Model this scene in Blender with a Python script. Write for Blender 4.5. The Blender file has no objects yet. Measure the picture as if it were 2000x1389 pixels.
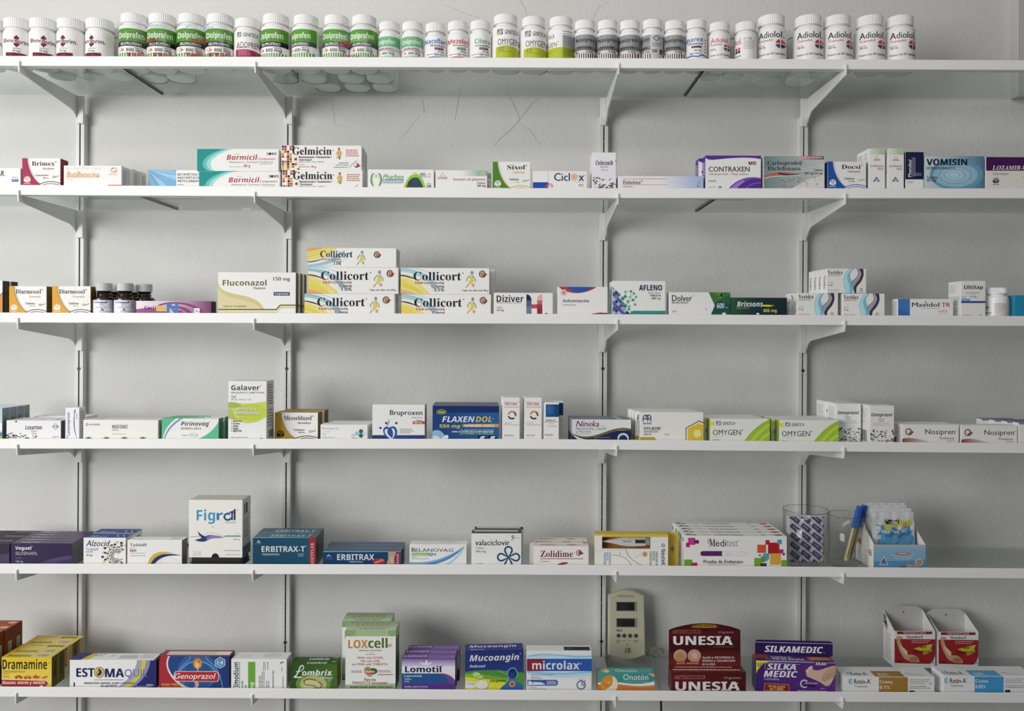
import bpy, math, random
from math import sin, cos, pi, radians

# ---------------------------------------------------------------- camera, world, light, exposure
SC = bpy.context.scene
COL = SC.collection
F = 1530.0            # focal length in pixels of the 2000 px wide frame; one pixel is 1 mm on the shelf-edge plane
PX, PY = 1008.0, 645.0
ROLL = 0.0052
CAM_D = 1.53          # camera to the front of the shelf edges, metres

cam_d = bpy.data.cameras.new('camera')
cam_d.sensor_width = 36.0
cam_d.lens = F / 2000.0 * 36.0
cam_d.shift_x = -(PX - 1000.0) / 2000.0
cam_d.shift_y = -(694.5 - PY) / 2000.0
cam_d.clip_start = 0.05
cam = bpy.data.objects.new('camera', cam_d)
cam.location = (0, -CAM_D, 0)
cam.rotation_euler = (pi / 2, -ROLL, 0)
COL.objects.link(cam)
SC.camera = cam

world = bpy.data.worlds.new('world')
SC.world = world
world.use_nodes = True
bg = world.node_tree.nodes['Background']
bg.inputs[0].default_value = (0.95, 0.97, 1.0, 1)
bg.inputs[1].default_value = 0.13

def area(name, loc, target, sx, sy, power, color):
    l = bpy.data.lights.new(name, 'AREA')
    l.shape = 'RECTANGLE'
    l.size, l.size_y = sx, sy
    l.energy = power
    l.color = color
    o = bpy.data.objects.new(name, l)
    o.location = loc
    from mathutils import Vector
    o.rotation_euler = (Vector(target) - Vector(loc)).to_track_quat('-Z', 'Y').to_euler()
    COL.objects.link(o)
    return o
# daylight through the shop front, to the left of and behind the camera
area('shopfront_daylight', (-2.15, -2.1, 0.34), (-0.2, 0.2, 0.0), 1.7, 1.2, 57.0, (1.0, 0.99, 0.97))
area('ceiling_light', (-0.1, -1.1, 1.27), (0.0, 0.2, 0.0), 1.4, 0.5, 10.0, (1.0, 0.97, 0.94))

SC.view_settings.view_transform = 'Standard'
SC.view_settings.look = 'None'
SC.view_settings.gamma = 1.0
SC.view_settings.use_curve_mapping = False
SC.view_settings.exposure = 0.12
SC.cycles.transparent_max_bounces = 32
SC.cycles.max_bounces = 10

# ---------------------------------------------------------------- helpers
GAIN = 1.0            # colours below were read off the photograph; GAIN takes the light falling there back out of them
def lin(h):
    h = h.lstrip('#')
    if len(h) == 3:
        h = ''.join(c * 2 for c in h)
    r = []
    for i in (0, 2, 4):
        c = int(h[i:i + 2], 16) / 255.0
        r.append(c / 12.92 if c <= 0.04045 else ((c + 0.055) / 1.055) ** 2.4)
    if min(r) > 0.66 and max(r) - min(r) < 0.16:            # white card and white plastic
        m = sum(r) / 3
        return tuple(0.83 + (c - m) * 0.6 for c in r) + (1.0,)
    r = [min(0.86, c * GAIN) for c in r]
    return (r[0], r[1], r[2], 1.0)

def ink(h):
    global GAIN
    g, GAIN = GAIN, 1.0
    a = lin(h); GAIN = g
    if max(a[:3]) < 0.3: return tuple(x * 0.7 for x in a[:3]) + (1.0,)
    return lin(h)

def unroll(px, py):
    dx, dy = px - PX, py - PY
    return dx * cos(ROLL) + dy * sin(ROLL), -dx * sin(ROLL) + dy * cos(ROLL)

def at(px, py, d):
    """The point at depth d (metres behind the shelf edge) seen at a pixel: X, Z."""
    x, y = unroll(px, py)
    k = (CAM_D + d) / F
    return x * k, -y * k

LIP = [112.5, 367.5, 613.0, 857.6, 1103.4, 1348.4]      # top of each shelf edge
LIP_H = 0.0195
LIP_D = 0.015
SAG = [(1.7, -0.2), (-1.3, -4.7), (2.7, -0.7), (4.7, 3.3), (3.2, 2.3), (-1.3, 0.4)]     # mm per metre: no shelf hangs quite level
def lip_z(s, x=0.0): return -(LIP[s - 1] - PY) * 0.001 - 0.001 * (SAG[s - 1][0] * max(0, -x) + SAG[s - 1][1] * max(0, x))
def glass_z(s, x=0.0): return lip_z(s, x) - 0.012
GLASS_T = 0.006

class MB:
    """Collects polygons with a colour each and links them as one mesh."""
    def __init__(self):
        self.v, self.f, self.c = [], [], []
    def poly(self, pts, col):
        n = len(self.v)
        self.v.extend(pts)
        self.f.append(tuple(range(n, n + len(pts))))
        self.c.append(col)
    def tris(self, verts, faces, col):
        n = len(self.v)
        self.v.extend(verts)
        for f in faces:
            self.f.append(tuple(n + i for i in f))
            self.c.append(col)
    def box(self, x0, x1, y0, y1, z0, z1, col, ch=0.0, cols=None):
        """chamfered box; cols may give front/back/left/right/top/bottom colours"""
        g = {'front': col, 'back': col, 'left': col, 'right': col, 'top': col, 'bottom': col}
        if cols: g.update(cols)
        c = ch
        if c <= 0:
            p = [(x, y, z) for x in (x0, x1) for y in (y0, y1) for z in (z0, z1)]
            for q, k in (((0, 4, 5, 1), 'front'), ((6, 2, 3, 7), 'back'), ((2, 0, 1, 3), 'left'), ((4, 6, 7, 5), 'right'), ((1, 5, 7, 3), 'top'), ((2, 6, 4, 0), 'bottom')):
                self.poly([p[i] for i in q], g[k])
            return
        X, Y, Z = (x0, x1), (y0, y1), (z0, z1)
        def pt(i, j, k, ax):
            a = [X[i], Y[j], Z[k]]
            s = [1 if t == 0 else -1 for t in (i, j, k)]
            for t in range(3):
                if t != ax: a[t] += s[t] * c
            return tuple(a)
        self.poly([pt(0, 0, 0, 1), pt(1, 0, 0, 1), pt(1, 0, 1, 1), pt(0, 0, 1, 1)], g['front'])
        self.poly([pt(1, 1, 0, 1), pt(0, 1, 0, 1), pt(0, 1, 1, 1), pt(1, 1, 1, 1)], g['back'])
        self.poly([pt(0, 1, 0, 0), pt(0, 0, 0, 0), pt(0, 0, 1, 0), pt(0, 1, 1, 0)], g['left'])
        self.poly([pt(1, 0, 0, 0), pt(1, 1, 0, 0), pt(1, 1, 1, 0), pt(1, 0, 1, 0)], g['right'])
        self.poly([pt(0, 0, 1, 2), pt(1, 0, 1, 2), pt(1, 1, 1, 2), pt(0, 1, 1, 2)], g['top'])
        self.poly([pt(0, 1, 0, 2), pt(1, 1, 0, 2), pt(1, 0, 0, 2), pt(0, 0, 0, 2)], g['bottom'])
        nm = {0: ('left', 'right'), 1: ('front', 'back'), 2: ('bottom', 'top')}
        for a, b in ((0, 1), (0, 2), (1, 2)):                    # edge strips
            t = 3 - a - b
            for i in (0, 1):
                for j in (0, 1):
                    ix = [0, 0, 0]; ix[a] = i; ix[b] = j
                    e0, e1 = list(ix), list(ix); e1[t] = 1
                    q = [pt(*e0, a), pt(*e1, a), pt(*e1, b), pt(*e0, b)]
                    nsum = (1 if i else -1) * (1 if j else -1) * (1 if t != 1 else -1)
                    if nsum < 0: q.reverse()
                    self.poly(q, g[nm[a][i]] if a == 1 else g[nm[b][j]])
        for i in (0, 1):
            for j in (0, 1):
                for k in (0, 1):
                    q = [pt(i, j, k, 0), pt(i, j, k, 1), pt(i, j, k, 2)]
                    if (i + j + k) % 2 == 0: q.reverse()
                    self.poly(q, g['front'])
    def lathe(self, prof, col, n=48, rib=None, cx=0, cy=0):
        """profile [(r, z)...]; rib=(i0, i1, depth, count) grooves rows i0..i1"""
        rows = []
        m = rib[3] * 2 if rib else n
        for i, (r, z) in enumerate(prof):
            row = []
            for k in range(m):
                rr = r
                if rib and rib[0] <= i <= rib[1] and k % 2: rr = r - rib[2]
                a = 2 * pi * k / m
                row.append((cx + rr * sin(a), cy - rr * cos(a), z))
            rows.append(row)
        b = len(self.v)
        for row in rows: self.v.extend(row)
        for i in range(len(prof) - 1):
            for k in range(m):
                k2 = (k + 1) % m
                self.f.append((b + i * m + k, b + i * m + k2, b + (i + 1) * m + k2, b + (i + 1) * m + k))
                self.c.append(col)
        if prof[0][0] > 1e-6:
            self.f.append(tuple(b + k for k in reversed(range(m)))); self.c.append(col)
        if prof[-1][0] > 1e-6:
            self.f.append(tuple(b + (len(prof) - 1) * m + k for k in range(m))); self.c.append(col)
    def tube(self, pts, r, col, n=8):
        from mathutils import Vector
        P = [Vector(p) for p in pts]
        b = len(self.v)
        for i, p in enumerate(P):
            t = (P[min(i + 1, len(P) - 1)] - P[max(i - 1, 0)]).normalized()
            u = t.cross(Vector((0, 1, 0.13)))
            if u.length < 1e-4: u = t.cross(Vector((1, 0, 0)))
            u.normalize(); w = t.cross(u)
            rr = r[i] if isinstance(r, (list, tuple)) else r
            for k in range(n):
                a = 2 * pi * k / n
                self.v.append(tuple(p + u * (rr * cos(a)) + w * (rr * sin(a))))
        for i in range(len(P) - 1):
            for k in range(n):
                k2 = (k + 1) % n
                self.f.append((b + i * n + k, b + i * n + k2, b + (i + 1) * n + k2, b + (i + 1) * n + k)); self.c.append(col)
        self.f.append(tuple(b + k for k in reversed(range(n)))); self.c.append(col)
        self.f.append(tuple(b + (len(P) - 1) * n + k for k in range(n))); self.c.append(col)
    def build(self, name, mat, parent=None, smooth=False, loc=(0, 0, 0)):
        me = bpy.data.meshes.new(name)
        me.from_pydata(self.v, [], self.f)
        a = me.color_attributes.new('Col', 'FLOAT_COLOR', 'CORNER')
        buf = []
        for p, c in zip(self.f, self.c):
            buf.extend(c * len(p))
        a.data.foreach_set('color', buf)
        me.materials.append(mat)
        if smooth: me.shade_smooth()
        me.update()
        o = bpy.data.objects.new(name, me)
        o.location = loc
        COL.objects.link(o)
        if parent is not None: o.parent = parent
        return o

def tag(o, label=None, cat=None, group=None, kind=None):
    if label: o['label'] = label
    if cat: o['category'] = cat
    if group: o['group'] = group
    if kind: o['kind'] = kind
    return o
def empty(name, loc, label, cat, group=None):
    o = bpy.data.objects.new(name, None)
    o.empty_display_size = 0.02
    o.location = loc
    COL.objects.link(o)
    return tag(o, label, cat, group)
def copy_tree(o, loc, label, rotz=None):
    c = o.copy(); COL.objects.link(c); c.location = loc
    c['label'] = label
    if rotz is not None: c.rotation_euler = (0, 0, rotz)
    for ch in list(o.children):
        d = ch.copy(); COL.objects.link(d); d.parent = c
        for g in ch.children:
            e = g.copy(); COL.objects.link(e); e.parent = d
    return c

# ---------------------------------------------------------------- materials
def new_mat(name):
    m = bpy.data.materials.new(name); m.use_nodes = True
    nt = m.node_tree
    return m, nt, nt.nodes['Principled BSDF']
def printed(name, rough, spec=0.5, coat=0.0):
    """Printed surface: colour from the mesh's print, a faint procedural mottling in gloss."""
    m, nt, b = new_mat(name)
    at_ = nt.nodes.new('ShaderNodeAttribute'); at_.attribute_name = 'Col'
    nt.links.new(at_.outputs['Color'], b.inputs['Base Color'])
    nz = nt.nodes.new('ShaderNodeTexNoise'); nz.inputs['Scale'].default_value = 60
    mr = nt.nodes.new('ShaderNodeMapRange')
    mr.inputs['To Min'].default_value = rough - 0.06; mr.inputs['To Max'].default_value = rough + 0.06
    nt.links.new(nz.outputs['Fac'], mr.inputs['Value'])
    nt.links.new(mr.outputs['Result'], b.inputs['Roughness'])
    b.inputs['Specular IOR Level'].default_value = spec
    b.inputs['Coat Weight'].default_value = coat
    return m
M_CARD = printed('printed_card', 0.5, 0.2)
M_GLOSS = printed('glossy_printed_card', 0.32, 0.3)
M_PLASTIC = printed('moulded_plastic', 0.38, 0.45)
M_METAL = printed('painted_metal', 0.4, 0.45)
M_FOIL = printed('foil_sachet', 0.25, 0.5)
M_FOIL.node_tree.nodes['Principled BSDF'].inputs['Metallic'].default_value = 0.3
M_AMBER = printed('amber_bottle_glass', 0.12, 0.6)

def thin_clear(name, tint, refl, rough=0.02, ior=1.5):
    """Clear sheet: tinted see-through with a Fresnel reflection."""
    m = bpy.data.materials.new(name); m.use_nodes = True
    nt = m.node_tree; nt.nodes.clear()
    out = nt.nodes.new('ShaderNodeOutputMaterial')
    tr = nt.nodes.new('ShaderNodeBsdfTransparent'); tr.inputs[0].default_value = (*tint, 1)
    gl = nt.nodes.new('ShaderNodeBsdfGlossy'); gl.inputs['Roughness'].default_value = rough
    lw = nt.nodes.new('ShaderNodeLayerWeight'); lw.inputs['Blend'].default_value = 0.5
    pw = nt.nodes.new('ShaderNodeMath'); pw.operation = 'POWER'; pw.inputs[1].default_value = 5.0
    f0 = ((ior - 1) / (ior + 1)) ** 2
    mu = nt.nodes.new('ShaderNodeMath'); mu.operation = 'MULTIPLY_ADD'; mu.inputs[1].default_value = (1 - f0) * refl; mu.inputs[2].default_value = f0 * refl
    mx = nt.nodes.new('ShaderNodeMixShader')
    nt.links.new(lw.outputs['Facing'], pw.inputs[0]); nt.links.new(pw.outputs[0], mu.inputs[0]); nt.links.new(mu.outputs[0], mx.inputs[0])
    nt.links.new(tr.outputs[0], mx.inputs[1]); nt.links.new(gl.outputs[0], mx.inputs[2])
    nt.links.new(mx.outputs[0], out.inputs[0])
    return m
M_GLASS = thin_clear('shelf_glass', (0.925, 0.955, 0.945), 0.5)
M_CLEAR = thin_clear('clear_plastic', (0.985, 0.988, 0.986), 0.8, 0.05)
M_FILM = thin_clear('shrink_film', (0.975, 0.985, 0.98), 0.6, 0.12)

def glass_edge_mat():
    m, nt, b = new_mat('glass_cut_edge')
    nz = nt.nodes.new('ShaderNodeTexNoise'); nz.inputs['Scale'].default_value = 40
    cr = nt.nodes.new('ShaderNodeValToRGB')
    cr.color_ramp.elements[0].color = (0.006, 0.010, 0.009, 1); cr.color_ramp.elements[1].color = (0.014, 0.022, 0.019, 1)
    nt.links.new(nz.outputs['Fac'], cr.inputs['Fac']); nt.links.new(cr.outputs['Color'], b.inputs['Base Color'])
    b.inputs['Roughness'].default_value = 0.4; b.inputs['Specular IOR Level'].default_value = 0.15
    return m
M_GEDGE = glass_edge_mat()

def wall_mat():
    m, nt, b = new_mat('white_plaster')
    tc = nt.nodes.new('ShaderNodeTexCoord')
    big = nt.nodes.new('ShaderNodeTexNoise'); big.inputs['Scale'].default_value = 2.2; big.inputs['Detail'].default_value = 4
    cr = nt.nodes.new('ShaderNodeValToRGB')
    cr.color_ramp.elements[0].position = 0.3; cr.color_ramp.elements[1].position = 0.75
    cr.color_ramp.elements[0].color = (0.635, 0.63, 0.615, 1); cr.color_ramp.elements[1].color = (0.695, 0.69, 0.675, 1)
    fine = nt.nodes.new('ShaderNodeTexNoise'); fine.inputs['Scale'].default_value = 130; fine.inputs['Detail'].default_value = 5
    mid = nt.nodes.new('ShaderNodeTexNoise'); mid.inputs['Scale'].default_value = 22; mid.inputs['Detail'].default_value = 3
    add = nt.nodes.new('ShaderNodeMath'); add.operation = 'ADD'
    bp = nt.nodes.new('ShaderNodeBump'); bp.inputs['Strength'].default_value = 0.35; bp.inputs['Distance'].default_value = 0.0025
    for n in (big, fine, mid): nt.links.new(tc.outputs['Object'], n.inputs['Vector'])
    nt.links.new(big.outputs['Fac'], cr.inputs['Fac']); nt.links.new(cr.outputs['Color'], b.inputs['Base Color'])
    nt.links.new(fine.outputs['Fac'], add.inputs[0]); nt.links.new(mid.outputs['Fac'], add.inputs[1])
    nt.links.new(add.outputs[0], bp.inputs['Height']); nt.links.new(bp.outputs['Normal'], b.inputs['Normal'])
    b.inputs['Roughness'].default_value = 0.6; b.inputs['Specular IOR Level'].default_value = 0.25
    return m
M_WALL = wall_mat()
def floor_mat():
    m, nt, b = new_mat('grey_floor_tile')
    br = nt.nodes.new('ShaderNodeTexBrick'); br.offset = 0.0
    tc = nt.nodes.new('ShaderNodeTexCoord'); nt.links.new(tc.outputs['Object'], br.inputs['Vector'])
    br.inputs['Scale'].default_value = 2.5; br.inputs['Brick Width'].default_value = 1; br.inputs['Row Height'].default_value = 1; br.inputs['Mortar Size'].default_value = 0.01
    br.inputs['Color1'].default_value = (0.13, 0.125, 0.12, 1); br.inputs['Color2'].default_value = (0.15, 0.145, 0.14, 1); br.inputs['Mortar'].default_value = (0.07, 0.07, 0.07, 1)
    nt.links.new(br.outputs['Color'], b.inputs['Base Color']); b.inputs['Roughness'].default_value = 0.5
    return m
M_FLOOR = floor_mat()

# ---------------------------------------------------------------- print: small drawing language, all in photograph pixels of the face
def R(x0, y0, x1, y1, c, c2=None, v=False): return ('R', x0, y0, x1, y1, c, c2, v)
def P(pts, c): return ('P', pts, c)
def E(cx, cy, rx, ry, c, n=24): return ('P', [(cx + rx * cos(2 * pi * i / n), cy + ry * sin(2 * pi * i / n)) for i in range(n)], c)
def L(pts, w, c): return ('L', pts, w, c)
def A(cx, cy, rx, ry, a0, a1, w, c, n=20):
    return ('L', [(cx + rx * cos(radians(a0 + (a1 - a0) * i / n)), cy + ry * sin(radians(a0 + (a1 - a0) * i / n))) for i in range(n + 1)], w, c)
def T(s, x0, y0, x1, y1, c, st='r', rot=0): return ('T', s, x0, y0, x1, y1, c, st, rot)
def N(x0, y0, x1, y1, rows, c, vert=False): return ('N', x0, y0, x1, y1, rows, c, vert)
def Q(*p, n=14):
    """points of a Bezier curve of any order"""
    out = []
    for i in range(n + 1):
        t = i / n; q = list(p)
        while len(q) > 1:
            q = [((1 - t) * a[0] + t * b[0], (1 - t) * a[1] + t * b[1]) for a, b in zip(q, q[1:])]
        out.append(q[0])
    return out
def S(*p, n=5):
    """smooth curve through points"""
    out = []
    for i in range(len(p) - 1):
        a, b, c, d = p[max(i - 1, 0)], p[i], p[i + 1], p[min(i + 2, len(p) - 1)]
        for k in range(n):
            t = k / n
            out.append(tuple(.5 * (2 * b[j] + (c[j] - a[j]) * t + (2 * a[j] - 5 * b[j] + 4 * c[j] - d[j]) * t * t + (3 * b[j] - a[j] - 3 * c[j] + d[j]) * t ** 3) for j in (0, 1)))
    return out + [p[-1]]
def ring(cx, cy, r, w, c): return A(cx, cy, r, r, 0, 360, w, c, 24)

_MATH = {'b': (0x1D5D4, 0x1D5EE, 0x1D7EC), 'bi': (0x1D63C, 0x1D656, 0x1D7EC), 'h': (0x1D5D4, 0x1D5EE, 0x1D7EC), 'hi': (0x1D63C, 0x1D656, 0x1D7EC), 's': (0x1D400, 0x1D41A, 0x1D7CE), 'si': (0x1D468, 0x1D482, 0x1D7CE)}
_tcache = {}
def text_mesh(s, st):
    k = (s, st)
    if k in _tcache: return _tcache[k]
    body = s
    if st in _MATH:
        u, l, d = _MATH[st]
        body = ''.join(chr(u + ord(c) - 65) if 'A' <= c <= 'Z' else chr(l + ord(c) - 97) if 'a' <= c <= 'z' else chr(d + ord(c) - 48) if '0' <= c <= '9' else c for c in s)
    cu = bpy.data.curves.new('print', 'FONT')
    cu.body = body; cu.resolution_u = 2
    if st == 't': cu.offset = -0.008
    if st in ('i', 'mi'): cu.shear = 0.25
    o = bpy.data.objects.new('print', cu)
    me = o.to_mesh()
    vs = [(v.co.x, v.co.y) for v in me.vertices]
    fs = [tuple(p.vertices) for p in me.polygons]
    o.to_mesh_clear()
    bpy.data.objects.remove(o); bpy.data.curves.remove(cu)
    heavy = {'m': 0.026, 'mi': 0.026, 'h': 0.034, 'hi': 0.034}.get(st, 0)
    xs = [v[0] for v in vs]; ys = [v[1] for v in vs]
    a, b, c, d = min(xs), max(xs), min(ys), max(ys)
    w = b - a + heavy
    vs = [((x - a) / w, (d - y) / (d - c)) for x, y in vs]
    _tcache[k] = (vs, fs, heavy / w)             # heavier strokes: the same letters printed twice, a hair apart
    return _tcache[k]

def mix(a, b, t): return tuple(x + (y - x) * t for x, y in zip(a, b))
def polys(el, rng):
    """a print element -> list of (points, faces or None, colour)"""
    k = el[0]
    if k == 'R':
        _, x0, y0, x1, y1, c, c2, v = el
        if c2 is None: return [([(x0, y0), (x1, y0), (x1, y1), (x0, y1)], None, lin(c))]
        out = []; a, b = lin(c), lin(c2); n = 14
        for i in range(n):
            t0, t1 = i / n, (i + 1) / n; cc = mix(a, b, (i + .5) / n)
            if v: q = [(x0, y0 + (y1 - y0) * t0), (x1, y0 + (y1 - y0) * t0), (x1, y0 + (y1 - y0) * t1), (x0, y0 + (y1 - y0) * t1)]
            else: q = [(x0 + (x1 - x0) * t0, y0), (x0 + (x1 - x0) * t1, y0), (x0 + (x1 - x0) * t1, y1), (x0 + (x1 - x0) * t0, y1)]
            out.append((q, None, cc))
        return out
    if k == 'P': return [(el[1], None, lin(el[2]))]
    if k == 'L':
        _, pts, w, c = el; out = []; c = lin(c); h = w / 2.0
        L_, R_ = [], []
        n = len(pts); closed = n > 3 and abs(pts[0][0] - pts[-1][0]) < 1e-6 and abs(pts[0][1] - pts[-1][1]) < 1e-6
        for i, (x, y) in enumerate(pts):
            a = pts[i - 1] if i else (pts[-2] if closed else pts[0])
            b = pts[i + 1] if i < n - 1 else (pts[1] if closed else pts[-1])
            dx, dy = b[0] - a[0], b[1] - a[1]; l = math.hypot(dx, dy) or 1
            L_.append((x - dy / l * h, y + dx / l * h)); R_.append((x + dy / l * h, y - dx / l * h))
        for i in range(n - 1): out.append(([L_[i], L_[i + 1], R_[i + 1], R_[i]], None, c))
        return out
    if k == 'T':
        _, s, x0, y0, x1, y1, c, st, rot = el
        vs, fs, hv = text_mesh(s, st)
        W, H = x1 - x0, y1 - y0
        if hv: return sum((polys(('T2', [(u + o, v) for u, v in vs], fs, x0, y0, x1, y1, c, rot), rng) for o in (0, hv)), [])
        return polys(('T2', vs, fs, x0, y0, x1, y1, c, rot), rng)
    if k == 'T2':
        _, vs, fs, x0, y0, x1, y1, c, rot = el
        W, H = x1 - x0, y1 - y0
        if rot == 90: pv = [(x0 + v * W, y1 - u * H) for u, v in vs]
        elif rot == -90: pv = [(x1 - v * W, y0 + u * H) for u, v in vs]
        elif rot == 180: pv = [(x1 - u * W, y1 - v * H) for u, v in vs]
        else: pv = [(x0 + u * W, y0 + v * H) for u, v in vs]
        return [(pv, fs, ink(c))]
    if k == 'N':
        _, x0, y0, x1, y1, rows, c, vert = el; out = []; c = lin(c)
        if vert:
            p = (x1 - x0) / rows
            for i in range(rows):
                y = y0
                while y < y1 - 0.5:
                    e = min(y1, y + rng.uniform(2.5, 7)); xa = x0 + i * p
                    out.append(([(xa, y), (xa + p * .4, y), (xa + p * .4, e), (xa, e)], None, c)); y = e + 0.9
        else:
            p = (y1 - y0) / rows
            for i in range(rows):
                x = x0; end = x1 - (rng.uniform(0, .25) * (x1 - x0) if rows > 1 else 0)
                while x < end - 0.5:
                    e = min(end, x + rng.uniform(2.5, 7)); ya = y0 + i * p
                    out.append(([(x, ya), (e, ya), (e, ya + p * .4), (x, ya + p * .4)], None, c)); x = e + 0.9
        return out
    return []

def clip(pts, W, H):
    for ax, lim, sg in ((0, 0, 1), (0, W, -1), (1, 0, 1), (1, H, -1)):
        out = []
        for i in range(len(pts)):
            a, b = pts[i - 1], pts[i]
            ia, ib = sg * (a[ax] - lim) >= 0, sg * (b[ax] - lim) >= 0
            if ia != ib:
                t = (lim - a[ax]) / (b[ax] - a[ax])
                out.append((a[0] + (b[0] - a[0]) * t, a[1] + (b[1] - a[1]) * t))
            if ib: out.append(b)
        pts = out
        if len(pts) < 3: return []
    return pts

def stamp(mb, art, fmap, W, H, place, seed=0, cut=None):
    """art -> flat print on a face. fmap: art px -> (u, v) metres on the face; place: (u, v, lift) -> 3D."""
    rng = random.Random(seed)
    lift = 0.00012
    for el in art:
        for pts, faces, c in polys(el, rng):
            if faces is not None: lift += 0.00001
            uv = [fmap(x, y) for x, y in pts]
            if faces is None: flist = [uv]
            else:
                if all(0 <= u <= W and 0 <= v <= H for u, v in uv) and cut is None:
                    p3 = [place(u, v, lift) for u, v in uv]
                    mb.tris(p3, faces, c); continue
                flist = [[uv[i] for i in f] for f in faces]
            for q in flist:
                if not all(0 <= u <= W and 0 <= v <= H for u, v in q): q = clip(q, W, H)
                if len(q) < 3: continue
                if cut:
                    for s in cut(q): mb.poly([place(u, v, lift) for u, v in s], c)
                else: mb.poly([place(u, v, lift) for u, v in q], c)
        lift += 0.00001

WH = 'ecebe7'
CARTONS = {}
def C(key, sh, x0, x1, yt, label, art, col=WH, d=0.02, D=0.03, side=None, sa=(), top=None, ta=(), ends='lr', rep=(), yaw=0.0, zb=None, on=None, mat=None, group=None, name='medicine_carton', cat='carton', bottom=None, tinset=0.0):
    """One carton: front face x0..x1 wide and reaching up to yt in the photograph, standing on shelf sh (or on carton `on`) with its face at depth d."""
    global GAIN
    mat = mat or M_CARD
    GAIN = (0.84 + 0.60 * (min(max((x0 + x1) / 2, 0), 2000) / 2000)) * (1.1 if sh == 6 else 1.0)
    if side and max(lin(side)[:3]) - min(lin(side)[:3]) < 0.08 and min(lin(side)[:3]) > 0.2 and min(lin(col)[:3]) > 0.6: side = None
    if top and max(lin(top)[:3]) - min(lin(top)[:3]) < 0.08 and min(lin(top)[:3]) > 0.3 and min(lin(col)[:3]) > 0.6: top = None
    X0, Za = at(x0, yt, d); X1, Zb_ = at(x1, yt, d)
    if on: zb = CARTONS[on]['top'] + 0.0002
    if zb is None: zb = glass_z(sh, (X0 + X1) / 2) + 0.0002
    zt = (Za + Zb_) / 2
    W, H = X1 - X0, zt - zb
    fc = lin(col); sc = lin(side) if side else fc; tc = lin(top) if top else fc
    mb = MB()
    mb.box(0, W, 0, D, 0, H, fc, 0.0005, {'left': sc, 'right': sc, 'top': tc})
    seed = sum(map(ord, key))
    def fm(x, y):
        X, Z = at(x, y, d); return X - X0, Z - zb
    stamp(mb, art, fm, W, H, lambda u, v, l: (u, -l, v), seed)
    right = (X0 + X1) / 2 < 0
    if sa:
        if right: stamp(mb, sa, lambda x, y: (x / 100 * D, (100 - y) / 100 * H), D, H, lambda u, v, l: (W + l, u, v), seed)
        else: stamp(mb, sa, lambda x, y: (x / 100 * D, (100 - y) / 100 * H), D, H, lambda u, v, l: (-l, D - u, v), seed)
    if ta:
        def tm(x, y):
            X, Z = at(x, yt, d); return X - X0, (100 - y) / 100 * D
        stamp(mb, ta, tm, W, D, lambda u, v, l: (u, v, H + l), seed)
    o = mb.build(name, mat, loc=(X0, d, zb))
    if yaw: o.rotation_euler = (0, 0, radians(yaw))
    tag(o, label, cat, group)
    dark = tuple(c * 0.12 for c in sc[:3]) + (1,)
    if 'l' in ends:                       # tucked end flap with its cut line and thumb notch
        e = MB(); t = 0.0004; g = 0.0012
        xa = W if right else -t
        e.box(xa, xa + t, g, D - g, g * .6, H - 0.0009, sc, 0)
        if not sa and H > 0.03:
            stamp(e, [N(20, 12, 80, 88, 5, '9a9a9a', True)] if sum(sc[:3]) > 1.2 else [], lambda x, y: (x / 100 * D, (100 - y) / 100 * H), D, H,
                  (lambda u, v, l: (W + t + l, u, v)) if right else (lambda u, v, l: (-t - l, u, v)), seed)
        if not sa: e.build('end_flap', mat, o)
    if 't' in ends:
        e = MB(); t = 0.0004; g = 0.0008
        e.box(g, W - g, 0.0012, D - g, H, H + t, tc, 0)
        e.build('top_flap', mat, o)
    CARTONS[key] = {'o': o, 'top': zt, 'zb': zb, 'X0': X0, 'X1': X1, 'D': D, 'd': d}
    for dx, dy, dz, lb in rep:
        copy_tree(o, (X0 + dx / 1000, d + dy / 1000, zb + dz / 1000), lb, radians(yaw))
    GAIN = 1.0
    return o
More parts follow.
